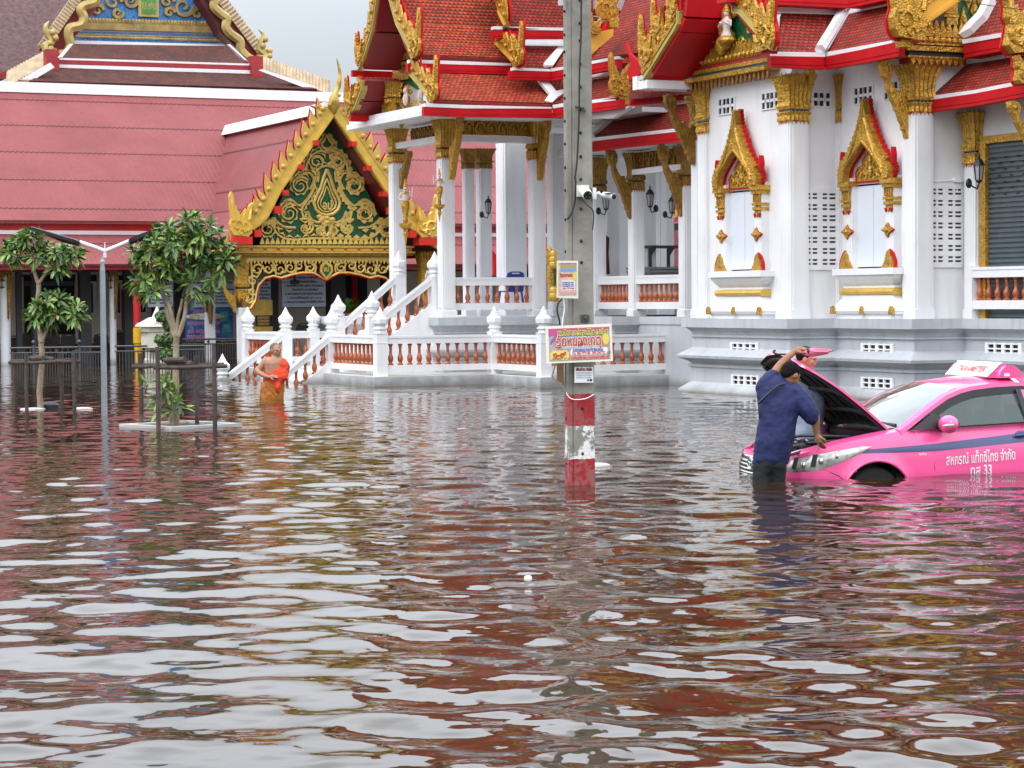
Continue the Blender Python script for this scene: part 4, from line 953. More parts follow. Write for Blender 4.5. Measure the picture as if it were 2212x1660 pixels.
# ---------------------------------------------------------------- roofs of the left wing
uG3 = uM - 1.3
rp = P_('U', uG3, 'A2', [(1648, 500), (1600, 400), (1540, 240), (1480, 0)])
lp = P_('U', uG3, 'A2', [(1228, 600), (1322, 290), (1366, 0)])
vm = (rp[0].y + lp[0].y) / 2; apx = Vector((uG3, vm, rp[-1].z + 2.6))
w3 = [lp[0], lp[1], lp[2], apx, rp[3], rp[2], rp[1], rp[0]]
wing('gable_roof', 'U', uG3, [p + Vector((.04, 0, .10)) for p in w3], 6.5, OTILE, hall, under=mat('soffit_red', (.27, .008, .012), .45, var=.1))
rp2 = P_('U', uG3, 'A2', [(1850, 880), (1760, 780), (1650, 640)]); lp2 = P_('U', uG3, 'A2', [(1130, 1005), (1195, 860), (1240, 690)])
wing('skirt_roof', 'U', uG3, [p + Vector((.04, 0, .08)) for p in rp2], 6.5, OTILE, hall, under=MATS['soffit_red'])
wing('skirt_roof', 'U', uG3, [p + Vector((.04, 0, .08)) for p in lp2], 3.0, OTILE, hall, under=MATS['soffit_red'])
pg = MATS['pale_gold_edge']
barge('A2', [(1700, 505), (1640, 425), (1530, 215), (1470, 0), (1440, -160)], 'U', uG3, .12, 1, hall, .30, plate=pg)
barge('A2', [(1205, 605), (1240, 560), (1330, 270), (1370, 0), (1390, -160)], 'U', uG3, .12, -1, hall, .28, plate=pg)
barge('A2', [(1838, 880), (1765, 790), (1645, 645)], 'U', uG3, .12, 1, hall, .26, plate=pg)
barge('A2', [(1120, 1015), (1180, 930), (1240, 770), (1245, 690)], 'U', uG3, .12, -1, hall, .24, plate=pg)
horn(hall, 'U', hU('A2', 1690, 500, uG3 - .02), 1.05, 1); horn(hall, 'U', hU('A2', 1835, 870, uG3 - .02), .95, 1)
horn(hall, 'U', hU('A2', 1215, 560, uG3 - .02), .75, -1); horn(hall, 'U', hU('A2', 1128, 970, uG3 - .02), .85, -1)
mb = MB(BF)
for k, (xa, ya, xb, yb) in enumerate(((1165, 600, 1510, 655), (1150, 980, 1400, 1035))):
    a, b = hU('A2', xa, ya, uG3), hU('A2', xa, yb, uG3); mb.box((uG3 - .04, a.y - .05, b.z), (uM + .5, a.y + .06, a.z))
obj('eave_beam', mb, RED, hall)
for (ev, y0, y1, yt) in ((rp[0].y, 540, 615, 508), (rp2[0].y, 912, 988, 880)):
    k = 'A3'; x0 = 520 if y0 < 600 else 655
    board('eave_board', 'V', ev - .02, k, [(x0, y0 - (0 if y0 < 600 else 2)), (1000, y0 + 12), (1400 if y0 < 600 else 1745, y0 + (24 if y0 < 600 else 15))], [(x0, y1 - (0 if y0 < 600 else 2)), (1000, y1 + 12), (1400 if y0 < 600 else 1755, y1 + (24 if y0 < 600 else 18))], .10, RED, hall)
    board('eave_trim', 'V', ev - .03, k, [(x0 + 15, yt), (1000, yt + 15), (1400 if y0 < 600 else 1745, yt + 33)], [(x0 + 15, y0 - 2), (1000, y0 + 12), (1400 if y0 < 600 else 1745, y0 + 22 if y0 < 600 else y0 + 14)], .14, WHITE, hall, False)
vt = hU('A2', 1660, 650, uG3).y
board('tier_trim', 'V', vt + .02, 'A3', [(670, 622), (1000, 634), (1400, 655)], [(740, 675), (1000, 684), (1400, 690)], .15, WHITE, hall)
# gable wall, pediment and hanging carvings of the left wing
mb = MB(BF); mb.prism(P_('U', uM - .25, 'A2', [(1500, 1050), (1530, 720), (1480, 600), (1560, 300), (1700, 560), (1850, 900), (1860, 1020)]), (.15, 0, 0)); obj('gable_wall', mb, WHITE, hall)
mb = MB(BF); mb.prism(P_('U', uM - .32, 'A2', [(1500, 640), (1500, 540), (1560, 380), (1640, 520), (1790, 800), (1700, 760)]), (.06, 0, 0)); pd3 = obj('pediment', mb, GREEN, hall)
mb = MB(BF); rs = random.Random(4)
for y0 in (540, 600, 640):
    mb.prism(P_('U', uM - .42, 'A2', [(1495, y0), (1640, y0 - 22), (1640, y0 + 8), (1495, y0 + 26)]), (.08, 0, 0))
for y0, y1 in ((520, 0), (690, 0)):
    for i in range(6):
        q = hU('A2', 1510 + i * 22, y0 - i * 3, uM - .42); mb.prism([(q.x, q.y - .06, q.z), (q.x, q.y + .06, q.z), (q.x, q.y + .04, q.z + .14), (q.x, q.y, q.z + .32), (q.x, q.y - .04, q.z + .14)], (.04, 0, 0))
for i in range(6):
    q = hU('A2', 1410 + i * 20, 965 - i * 3, uM - .7); mb.prism([(q.x, q.y - .06, q.z), (q.x, q.y + .06, q.z), (q.x, q.y + .04, q.z + .14), (q.x, q.y, q.z + .30), (q.x, q.y - .04, q.z + .14)], (.04, 0, 0)); mb.box((q.x, q.y - .08, q.z - .18), (q.x + .1, q.y + .08, q.z))
for i in range(60):
    x = rs.uniform(1560, 1800); y = rs.uniform(730, 985)
    if y < 730 + (x - 1600) * .9: continue
    if x > 1650 and y > 1000 - abs(x - 1760) * 1.2 and y > 930: pass
    q = hU('A2', x, y, uM - .42); r = rs.uniform(.05, .09); s = rs.choice((-1, 1))
    mb.tube([(q.x - .03, q.y + s * r * (1 - j / 10) * math.cos(j * .7), q.z + r * (1 - j / 10) * math.sin(j * .7)) for j in range(8)], [.034 - .003 * j for j in range(8)], 5)
for x, y in ((1590, 1010), (1650, 960), (1745, 960), (1575, 1040)): q = hU('A2', x, y, uM - .42); mb.ell(q, (.06, .07, .16), 7, 6)
obj('pediment_carving', mb, GOLD, pd3)
mb = MB(BF)
for (x, y) in ((1608, 850), (1735, 810)):
    q = hU('A2', x, y, uM - .55); mb.ell(q, (.07, .07, .14), 8, 6); mb.ell(q + Vector((0, 0, .2)), (.055, .055, .07), 8, 6); mb.ell(q + Vector((0, -.08, .05)), (.03, .03, .12), 6, 5)
obj('deity_relief', mb, MATS['pale_stucco'], pd3)
q = hU('A2', 1495, 880, uM - .6); capital(q.x, q.y, q.z, zk('A2', 715, q.x, q.y), .12, hall)
mb = MB(BF); q = hU('A2', 1545, 1070, uM - .3); mb.box((q.x - .1, q.y - .12, q.z), (q.x + .1, q.y + .12, zk('A2', 740, q.x, q.y))); obj('post', mb, WHITE, hall)
# --- second, higher tier roof rising behind the wing (up to the pole and beyond)
uG4 = 21.0
bq = P_('U', uG4, 'A3', [(1340, 228), (1275, 90), (1215, -60)]); bq2 = P_('U', uG4, 'A3', [(1462, 590), (1370, 480), (1268, 350)])
pe = bq[0]; B1p = (0, pe.y, pe.z); nb = sn('V', R(54))
vB1 = pe.y; vB2 = bq2[0].y
slope('tile_slope', 'A3', [(1335, 250), (1230, -20), (1190, -160), (2100, -160), (2100, 245)], B1p, nb, TILE, hall)
B2p = (0, vB2, bq2[0].z); nb2 = sn('V', R(48))
slope('tile_slope', 'A3', [(1455, 590), (1395, 400), (1900, 385), (1740, 590)], B2p, nb2, TILE, hall)
barge('A3', [(1345, 228), (1275, 90), (1200, -30), (1170, -120)], 'U', uG4 - .02, .12, 1, hall, .30, plate=mat('amber_gold_edge', (.66, .40, .06), .4, .25, var=.1))
barge('A3', [(1455, 590), (1370, 490), (1262, 380), (1262, 350)], 'U', uG4 - .02, .13, 1, hall, .28, plate=MATS['amber_gold_edge'])
horn(hall, 'U', hU('A3', 1455, 570, uG4 - .05), .95, 1)
board('eave_board', 'V', vB1, 'A3', [(1240, 262), (1850, 262)], [(1240, 330), (1850, 340)], .12, RED, hall)
board('eave_trim', 'V', vB1 - .01, 'A3', [(1255, 225), (1850, 238)], [(1255, 252), (1850, 262)], .16, WHITE, hall, False)
board('tier_trim', 'V', vB2 + .35, 'A3', [(1400, 338), (1850, 338)], [(1460, 390), (1850, 392)], .1, WHITE, hall)
board('eave_board', 'V', vB2, 'A3', [(1390, 605), (1740, 612)], [(1390, 680), (1745, 690)], .12, RED, hall)
board('eave_trim', 'V', vB2 - .01, 'A3', [(1420, 575), (1730, 590)], [(1420, 600), (1740, 610)], .16, WHITE, hall, False)
uC = hV('A3', 1742, 650, vB2).x; uC2 = hV('A3', 1760, 960, rp2[0].y).x
board('eave_board', 'U', uC, 'A3', [(1740, 612), (1850, 592), (2300, 500)], [(1745, 690), (1850, 672), (2300, 590)], .12, RED, hall)
board('eave_trim', 'U', uC - .01, 'A3', [(1735, 585), (1850, 568), (2300, 480)], [(1740, 612), (1850, 592), (2300, 505)], .16, WHITE, hall, False)
board('eave_board', 'U', uC2, 'A3', [(1755, 925), (1850, 908), (2325, 845)], [(1758, 1006), (1850, 992), (2325, 925)], .12, RED, hall)
board('eave_trim', 'U', uC2 - .01, 'A3', [(1750, 895), (1850, 880), (2290, 828)], [(1755, 925), (1850, 910), (2290, 855)], .16, WHITE, hall, False)
C2p = (uC2, 0, hU('A3', 1850, 905, uC2).z); nc = sn('U', R(42))
slope('tile_slope', 'A3', [(1750, 900), (1850, 790), (2100, 680), (2390, 640), (2300, 835)], C2p, nc, TILE, hall)
hipbar('hip_band', 'A3', [(1675, 885), (1720, 820), (1620, 700), (1700, 700), (1775, 800), (1860, 780), (1860, 810), (1790, 850), (1745, 895)], (0, rp2[0].y, rp2[0].z), sn('V', R(42)), WHITE, hall)
C1p = (uC, 0, hU('A3', 1850, 590, uC).z)
slope('tile_slope', 'A4', [(245, 505), (430, 265), (600, -200), (1000, -200), (880, 20), (690, 400), (655, 445)], C1p, sn('U', R(48)), TILE, hall)
slope('tile_slope', 'A3', [(1745, 590), (1850, 470), (1850, 565)], C1p, sn('U', R(48)), TILE, hall)
hipbar('hip_band', 'A3', [(1670, 560), (1820, 392), (1880, 385), (1750, 578), (1680, 580)], B2p, nb2, WHITE, hall)
board('tier_trim', 'U', uC2 + .55, 'A4', [(235, 632), (530, 578)], [(235, 668), (550, 612)], .1, WHITE, hall)
# gable facing the camera just right of the pole
vG5 = hU('A4', 430, 280, uC - .1).y
mb = MB(BF); mb.prism(P_('V', vG5, 'A4', [(200, 500), (425, 305), (430, 245), (200, 300)]), (0, .14, 0)); obj('bargeboard', mb, mat('orange_gold_edge', (.80, .40, .04), .35, .25, var=.08), hall)  # orange of the lit front face is painted into the gold
mb = MB(BF); mb.prism(P_('V', vG5 + .1, 'A4', [(380, 178), (345, 270), (390, 290), (395, 180)]), (0, .4, 0)); mb.prism(P_('V', vG5 + .3, 'A4', [(200, 225), (390, 180), (390, 250), (200, 300)]), (0, .1, 0)); obj('eave_board', mb, RED, hall)
mb = MB(BF); mb.prism(P_('V', vG5 + .28, 'A4', [(200, 200), (340, 170), (340, 198), (200, 230)]), (0, .2, 0)); obj('eave_trim', mb, WHITE, hall)
mb = MB(BF); mb.prism(P_('V', vG5 + .28, 'A4', [(412, 20), (440, 55), (620, -160), (520, -160)]), (0, .14, 0)); obj('bargeboard', mb, MATS['orange_gold_edge'], hall)
horn(hall, 'V', hV('A4', 375, 175, vG5 + .2), .95, -1, m=mat('orange_gold', (.78, .40, .045), .35, .35, var=.2, vs=8, bump=.012, bs=22, kind='carved'), red=False)  # gold coloured orange to look lit on the camera-facing horns
horn(hall, 'V', hV('A4', 270, 300, vG5 - .1), .45, -1, m=MATS['orange_gold'], red=False)
horn(hall, 'V', hV('A4', 480, 820, hU('A4', 480, 870, uC2).y), .88, -1, m=MATS['orange_gold'], red=False)
mb = MB(BF); q = hV('A4', 525, 845, hU('A4', 480, 870, uC2).y); mb.box((q.x - .1, q.y, q.z - .1), (q.x + .1, q.y + .5, q.z + .1)); q = hV('A4', 440, 195, vG5); mb.box((q.x - .08, q.y, q.z - .1), (q.x + .1, q.y + .5, q.z + .1)); obj('purlin_end', mb, GOLD, hall)
mb = MB(BF); mb.prism(P_('U', uG1 + .5, 'A4', [(525, 380), (535, 360), (560, 450), (620, 510), (690, 560), (690, 610), (560, 690), (545, 600), (575, 540)]), (.06, 0, 0)); obj('horn_edge', mb, RED, hall)
# porch P roof
uEP = uP - .85
board('eave_board', 'U', uEP, 'A4', [(235, 1208), (600, 1165), (1040, 1115)], [(235, 1292), (600, 1250), (1060, 1205)], .1, RED, hall)
board('eave_trim', 'U', uEP - .01, 'A4', [(245, 1175), (600, 1135), (985, 1092)], [(240, 1205), (600, 1163), (1040, 1115)], .14, WHITE, hall, False)
PPp = (uEP, 0, hU('A4', 600, 1150, uEP).z); npp = sn('U', R(40))
slope('tile_slope', 'A4', [(250, 1175), (540, 935), (1000, 885), (1150, 880), (1150, 1080)], PPp, npp, TILE, hall)
hipbar('hip_band', 'A4', [(240, 1165), (240, 1135), (540, 912), (575, 912), (290, 1145), (275, 1180)], PPp, npp, WHITE, hall)
uPT = hitP('A4', 780, 915, PPp, npp).x
board('tier_trim', 'U', uPT, 'A4', [(540, 905), (1005, 850), (1150, 830)], [(555, 948), (1005, 892), (1150, 870)], .15, WHITE, hall)
board('tier_board', 'U', uPT - .1, 'A4', [(575, 840), (1090, 795)], [(575, 905), (1000, 852), (1090, 850)], .2, RED, hall)
mb = MB(BF); mb.prism(P_('U', uPT - .2, 'A4', [(565, 790), (1090, 780), (1090, 800), (570, 845)]), (.3, 0, 0)); obj('eave_trim', mb, SHEET, hall)
mb = MB(BF); mb.prism(P_('U', uC2 + .15, 'A4', [(235, 965), (560, 905), (540, 930), (420, 1010), (235, 1010)]), (.1, 0, 0)); obj('soffit', mb, WHITE, hall)
# white spire base above the roofs
mb = MB(BF); a = hV('D', 1222, 30, 47.5); rr = 1.2
for i, (h, z) in enumerate(((1.35, 0), (1.35, .25), (1.15, .3), (1.05, 1.4), (1.2, 1.5), (1.0, 1.7), (.8, 2.9), (.35, 5.0), (.1, 8.0))): pass
mb.sq((a.x, a.y + .6, zk('A3', 215, a.x, a.y)), [(1.35, 0), (1.35, .10), (1.2, .14), (1.28, .5), (1.45, 1.0), (1.5, 1.4), (1.1, 1.6), (.9, 2.6), (.4, 4.5), (.1, 7)]); obj('spire', mb, WHITE, hall)
# main upper roofs above the picture (seen in the water)
mb = MB(BF)
def ridge(u0, v0, u1, v1, ze, zr, along):
    if along == 'u':
        vm_ = (v0 + v1) / 2; mb.prism([(u0, v0, ze), (u0, vm_, zr), (u0, v1, ze)], (u1 - u0, 0, 0))
    else:
        um_ = (u0 + u1) / 2; mb.prism([(u0, v0, ze), (um_, v0, zr), (u1, v0, ze)], (0, v1 - v0, 0))
ridge(24.0, 38.5, 33, 47.5, 9.4, 12.6, 'u'); ridge(25.0, v2_ + .8, 31, 50, 9.4, 12.4, 'v')
obj('upper_roof', mb, TILE, hall)
# ================================================================ left hall (pink roof), pavilion, blue-gabled temple
vH = 66.9; vPv = 62.7
lh = thing('assembly_hall', 'long low assembly hall with a pink corrugated roof and grey columns, left background', 'building', atB(-2, vH, 0))
eU = [hV('D', x, y, vH - 1.3) for x, y in ((0, 571), (350, 571))]; zE = eU[1].z
def band(name, v, z0, z1, th, m, u0=-14, u1=64, parent=lh): mb = MB(BF); mb.box((u0, v, z0), (u1, v + th, z1)); return obj(name, mb, m, parent)
zb0, zb1 = zk('D', 583, eU[1].x, vH - 1.3), zk('D', 571, eU[1].x, vH - 1.3)
band('eave_board', vH - 1.3, zb0, zb1, .12, mat('crimson_board', (.40, .008, .02), .4, var=.08))
# lower slope, clerestory bands, upper slope
pit = R(30); tr = hitP('D', 150, 506, (0, vH - 1.35, zb1), sn('V', pit)); zt1_, vt1 = tr.z, tr.y
mb = MB(BF); mb.prism([(-14, vH - 1.42, zb1 + .0), (64, vH - 1.42, zb1 + .0), (64, vt1, zt1_), (-14, vt1, zt1_)], (0, .03, -.06)); obj('lower_roof', mb, SHEET, lh)
_ap = hV('A2', 1000, 1010, vPv - 1.12); _rz = _ap.z - .0
_v = min((abs((BF @ Vector((_ap.x, vPv - 1.1 + q * .05, 0))).x / (BF @ Vector((_ap.x, vPv - 1.1 + q * .05, 0))).y * FOC + 1106 - 505), vPv - 1.1 + q * .05) for q in range(600))[1]
zs = [zD(y, tr.x, vt1) for y in (506, 499, 484, 478)]
band('clerestory_trim', vt1 - .02, zs[0] - .05, zs[1], .2, PLAIN); band('clerestory_board', vt1 + .0, zs[1], zs[2], .2, mat('bright_red_board', (.55, .012, .015), .4)); band('clerestory_trim', vt1 - .03, zs[2], zs[3], .25, PLAIN)
PU = math.atan((_rz + .05 - zs[3]) / max(.5, _v - vt1 + .3)); print('PU', math.degrees(PU), _v, vt1, _rz, zs[3])
pu = PU; rr_ = hitP('D', 350, 205, (0, vt1 - .3, zs[3]), sn('V', pu)); vR_, zR_ = rr_.y, rr_.z
print('ridge', vR_, zR_, zs, zb1)
mb = MB(BF); mb.prism([(-14, vt1 - .3, zs[3]), (64, vt1 - .3, zs[3]), (64, vR_, zR_), (-14, vR_, zR_)], (0, .03, -.07)); obj('upper_roof', mb, SHEET, lh)
mb = MB(BF); mb.prism([(-14, vR_, zR_), (64, vR_, zR_), (64, vR_ + 12, zR_ - 7), (-14, vR_ + 12, zR_ - 7)], (0, -.03, -.07)); obj('rear_roof', mb, SHEET, lh)
zc_ = zD(190, rr_.x, vR_ - .15); band('ridge_cap', vR_ - .18, zR_ - .08, zc_, .4, PLAIN)
# hall body: columns, back wall, windows, dark interior
zCe = zb0
mb = MB(BF); mb.box((-14, vH - 1.1, zCe + .02), (64, vH + 9, zCe + .1)); obj('ceiling', mb, mat('ceiling_grey', (.25, .25, .26), .8), lh)
mb = MB(BF); mb.box((-14, vH + 3.4, -.6), (64, vH + 3.7, zCe)); obj('back_wall', mb, mat('hall_cream', (.86, .76, .60), .7, var=.05), lh)
mb = MB(BF); mb.box((-14, vH + 3.34, .0), (64, vH + 3.4, .55)); obj('wainscot', mb, mat('brown_wainscot', (.16, .06, .025), .6), lh)
def hcol(x0, x1, v, name, m, cap=False, mg=GOLDD):
    ua, ub = VP(x0, v), VP(x1, v); u = (ua + ub) / 2; r = (ub - ua) / 2 * .98
    mb = MB(BF)
    if m is WHITE: mb.lathe((u, v, -.6), [(r, 0), (r, zCe + .6)], 16)
    else: mb.sq((u, v, -.6), [(r * .76, 0), (r * .76, zCe + .6)])
    o = obj(name, mb, m, lh, smooth=m is WHITE)
    if cap:
        zl = zD(625, u, v); mb = MB(BF); mb.sq((u, v, zl), [(r * .8, 0), (r * 1.0, .04), (r * .85, .1), (r * .85, .2), (r * 1.05, .24), (r * .9, .3), (r * 1.15, zCe - zl - .1), (r * 1.3, zCe - zl)], flute=3); obj('capital', mb, mg, o)
        mb = MB(BF); zz = zD(690, u, v); mb.prism([(u + r * 1.0, v - .1, zl + .3), (u + r * 2.2, v - .1, zCe), (u + r * 1.9, v - .1, zCe - .3), (u + r * 1.5, v - .1, zz + .2), (u + r * 1.3, v - .1, zz), (u + r * .9, v - .1, zz)] if False else
                 [(u + r * .2, v - r - .08, zz), (u + r * .45, v - r - .02, zz), (u + r * .9, v - r - .1, zz + .7), (u + r * 1.3, v - r - .1, zCe - .2), (u + r * .3, v - r - .1, zCe - .1), (u + r * .1, v - r - .02, zl)], (0, .08, 0)); obj('bracket', mb, mg, o)
    return o
hcol(-3, 20, vH, 'column', WHITE, True); hcol(234, 249, vH, 'column', WHITE, True); hcol(-210, -188, vH, 'column', WHITE, True)
for x0, x1 in ((30, 46), (63, 90), (165, 196), (262, 286), (374, 398), (580, 600), (702, 745), (820, 845)): hcol(x0, x1, vH + 1.3, 'grey_column', DGREY)
# doorways / windows on the back wall
def wrect(name, k, x0, y0, x1, y1, v, m, th=.05, parent=None):
    a, b = hV(k, x0, y0, v), hV(k, x1, y1, v); mb = MB(BF); mb.box((a.x, v - th, b.z), (b.x, v, a.z)); return obj(name, mb, m, parent or lh)
vb = vH + 3.38
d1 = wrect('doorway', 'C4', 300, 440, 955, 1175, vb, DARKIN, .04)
wrect('lintel', 'C4', 240, 415, 955, 500, vb - .05, mat('dark_maroon', (.05, .012, .015), .7), .05)
wrect('shutter_box', 'C4', 310, 500, 950, 555, vb - .05, mat('blue_grey', (.10, .12, .15), .6), .06, d1)
for (x0, x1, xs) in ((1095, 1215, 1), (1500, 1560, 0)):
    f_ = wrect('window', 'C4', x0, 490, x1 + 15, 935, vb, PLAIN, .05); wrect('pane', 'C4', x0, 525, x1 - 25, 900, vb - .052, mat('dark_pane', (.012, .02, .04), .15), .01, f_)
wrect('window_head', 'C4', 1095, 415, 1230, 500, vb - .01, MATS['dark_maroon'], .05); wrect('window_head', 'C4', 1465, 425, 1560, 480, vb - .01, MATS['dark_maroon'], .05)
w3_ = wrect('window', 'C5', 115, 600, 215, 925, vb, PLAIN, .05); wrect('pane', 'C5', 115, 600, 200, 890, vb - .052, MATS['dark_pane'], .01, w3_)
wrect('red_curtain', 'C5', 270, 600, 400, 960, vb, mat('maroon_cloth', (.14, .01, .02), .9), .06)
wrect('white_panel', 'C4', 237, 440, 305, 1165, vb - .3, CREAM, .06)
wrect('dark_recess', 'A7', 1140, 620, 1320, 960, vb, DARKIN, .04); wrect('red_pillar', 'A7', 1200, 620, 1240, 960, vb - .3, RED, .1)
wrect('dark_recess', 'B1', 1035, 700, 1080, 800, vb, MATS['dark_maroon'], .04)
wrect('red_jamb', 'C4', 1545, 600, 1575, 1110, vb - .4, RED, .08)
# ---------------------------------------------------------------- pavilion with the green and gold gable
pv = thing('gabled_pavilion', 'entrance pavilion with a green and gold carved gable and pink roof', 'pavilion', atB(VP(522, vPv), vPv, 0))
vG = vPv - 1.1
def PV(k, pts, v=vG): return [hV(k, x, y, v) for x, y in pts]
ap = hV('A2', 1000, 1010, vG - .02)
lL = PV('C7', [(-250, 1010), (20, 900), (150, 760), (265, 700), (270, 620), (730, 20)]); 
# barge polylines along the lower edge, eave -> apex
Ll = PV('C7', [(-230, 1015), (-60, 955), (40, 940), (100, 860), (175, 700), (235, 690), (265, 640), (740, 20)])
mbs = [(535, 498), (560, 480)]
zEv = zD(531, ap.x - 2.6, vG)
S = PV('D', [(505, 505), (555, 490), (580, 462), (596, 420), (617, 402), (715, 245)], vG)
Ls = [Vector((p.x, vG, p.z)) for p in PV('D', [(520, 512), (545, 500), (562, 488), (580, 470), (590, 452), (597, 436), (610, 412), (722, 252)], vG)]
Rs = [Vector((2 * ap.x - p.x, vG, p.z)) for p in Ls]
topz = Ls[-1].z + .28
pgold = mat('yellow_gold_board', (.74, .47, .075), .38, .25, var=.10, vs=4)
for L_, sd_ in ((Ls, -1), (Rs, 1)):
    barge3(L_ + [Vector((ap.x, vG, topz))], 'V', .26, sd_, pv, .36, .14, plate=pgold, crest=mat('tooth_gold', (.66, .42, .09), .4, .25, var=.15), tooth_h=.95)
def big_horn(x, y, h, flip):
    horn(pv, 'V', hV('D', x, y, vG - .1), h, flip, m=pgold, th=.18, red=False)
big_horn(520, 512, 1.25, -1)
xr = Rs[0]; horn(pv, 'V', (xr.x + .0, vG - .1, xr.z), 1.25, 1, m=pgold, th=.18, red=False)
# chofa finial
mb = MB(BF); c = hV('D', 721, 236, vG - .05)
pts = [hV('D', x, y, vG - .05) for x, y in ((722, 245), (721, 228), (722, 214), (725, 200), (731, 186), (734, 170), (734, 155), (731, 140), (727, 126))]
mb.tube(pts, [.06, .19, .15, .075, .085, .06, .05, .035, .008], 8); q = hV('D', 727, 206, vG - .05); mb.ell(q + Vector((.04, 0, 0)), (.09, .05, .06), 7, 5)
obj('finial', mb, mat('weathered_gold', (.50, .33, .06), .35, .4, var=.3, vs=4), pv, smooth=True)
# red purlin ends
mb = MB(BF)
for t in (0.0, .32, .62):
    for L_, s in ((Ls, 1), (Rs, -1)):
        a = L_[-2] * (1 - 0) + (L_[-1] - L_[-2]) * 0
        p = L_[6] + (Vector((ap.x, vG, topz)) - L_[6]) * (t * .95 + .02); mb.box((p.x + s * .04 - .08, vG - .12, p.z - .18), (p.x + s * .04 + .08, vG + .2, p.z - .04))
for L_, s in ((Ls, 1), (Rs, -1)):
    for i, dz in ((1, -.16), (4, -.12)): p = L_[i]; mb.box((p.x + s * .12 - .1, vG - .16, p.z + dz), (p.x + s * .12 + .1, vG + .15, p.z + dz + .2))
    p = L_[0]; mb.box((p.x - .28, vG - .2, p.z - .22), (p.x + .28, vG + .3, p.z + .0))
obj('purlin_end', mb, mat('vivid_red', (.62, .02, .01), .35), pv)
# soffit boards and roof planes
mb = MB(BF)
for L_, s in ((Ls, 1), (Rs, -1)):
    a, b = L_[4] + Vector((0, .1, .02)), Vector((ap.x, vG + .1, topz)); mb.prism([a, b, b + Vector((0, 1.1, 0)), a + Vector((0, 1.1, 0))], (0, 0, .06))
    a, b = L_[0] + Vector((0, .1, .05)), L_[4] + Vector((0, .1, .02)); mb.prism([a, b, b + Vector((0, 1.1, 0)), a + Vector((0, 1.1, 0))], (0, 0, .06))
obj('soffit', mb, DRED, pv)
zt_ = topz + .12; LEN = 14
# left roof slope must pass through the picture valley: sweep the barge profile back
def hall_v(z):                                      # how far back the pavilion roof runs before it meets the hall roof
    if z < zt1_: return vH - 1.42 + (z - zb1) / math.tan(R(30)) + .05
    if z < zs[3]: return vt1 + .02
    return vt1 - .3 + (z - zs[3]) / math.tan(PU) + .1
RZ = topz - .05
mb = MB(BF)
for s, L_ in ((1, Ls), (-1, Rs)):
    pr = [Vector((L_[0].x - s * .75, vG + .2, L_[0].z - .32)), L_[1] + Vector((0, .2, .10)), L_[4] + Vector((0, .2, .12)), Vector((ap.x, vG + .2, RZ))]
    Q = []
    for a, b in zip(pr[:-1], pr[1:]): Q += [a + (b - a) * (t / 8) for t in range(8)]
    Q.append(pr[-1])
    for a, b in zip(Q[:-1], Q[1:]):
        a2, b2 = Vector((a.x, max(vG + 1, hall_v(a.z)), a.z)), Vector((b.x, max(vG + 1, hall_v(b.z)), b.z)); mb.prism([a, b, b2, a2], (0, 0, -.06))
obj('roof', mb, mat('pink_sheet_cross', (.262, .076, .078), .6, spec=.12, var=.10, vs=.5, dirt=.22, kind='sheet'), pv)
mb = MB(BF); mb.prism([(ap.x - .26, vG + .4, RZ - .12), (ap.x - .12, vG + .4, RZ + .20), (ap.x + .12, vG + .4, RZ + .20), (ap.x + .26, vG + .4, RZ - .12)], (0, hall_v(RZ) - vG - .6, 0)); obj('ridge_cap', mb, PLAIN, pv)
mb = MB(BF)
for s, L_ in ((1, Ls), (-1, Rs)):
    e = Vector((L_[0].x - s * .75, vG + .25, L_[0].z - .32)); mb.box((e.x - .06, vG + .3, e.z - .22), (e.x + .06, hall_v(e.z), e.z - .0))
obj('eave_board', mb, RED, pv)
# skirt roof edge in gold
mb = MB(BF)
for s, L_ in ((1, Ls), (-1, Rs)):
    a = L_[0] + Vector((-s * .1, 0, -.2)); b = Vector((L_[0].x - s * .85, vG, L_[0].z - .55)); mb.prism([a, b, b + ZD * .12, a + ZD * .14], (0, .12, 0))
    for i in range(4):
        p = a + (b - a) * ((i + .5) / 4); mb.prism([p + ZD * .1 - Vector((s * .08, 0, 0)), p + ZD * .1 + Vector((s * .08, 0, 0)), p + ZD * .24 + Vector((s * .02, 0, 0)), p + ZD * .38 - Vector((s * .12, 0, 0)), p + ZD * .24 - Vector((s * .1, 0, 0))], (0, .08, 0))
obj('skirt_edge', mb, pgold, pv)
# green panel with scrolls
vp_ = vPv - .12
base_z = hV('C7', 730, 1335, vp_).z; apz = topz - .55; hw = (ap.x - VP(545, vp_)) * .98
cx_ = hV('C7', 733, 900, vp_).x
def G(x, y): q = hV('C7', x, y, vp_ - .03); return q
mb = MB(BF); mb.prism([(cx_ - hw, vp_, base_z), (cx_ + hw, vp_, base_z), (cx_ + hw * .82, vp_, base_z + .75), (cx_ + .1, vp_, apz + .35), (cx_ - .1, vp_, apz + .35), (cx_ - hw * .82, vp_, base_z + .75)], (0, .1, 0)); gp = obj('gable_panel', mb, GREEN, pv)
mb = MB(BF)
def spiral(mb, cx, cy, r0, a0, turns, s, rad=.032, n=22, k=.90):
    """scroll drawn in gable-panel picture units, mirrored by the caller"""
    pts = []; rr = []
    for i in range(n):
        t = i / (n - 1); a = a0 + s * turns * 2 * math.pi * t; r = r0 * (1 - k * t)
        pts.append((cx + r * math.cos(a), cy - r * math.sin(a))); rr.append(rad * 1.3 * (1 - .5 * t))
    return pts, rr
SC_ = []
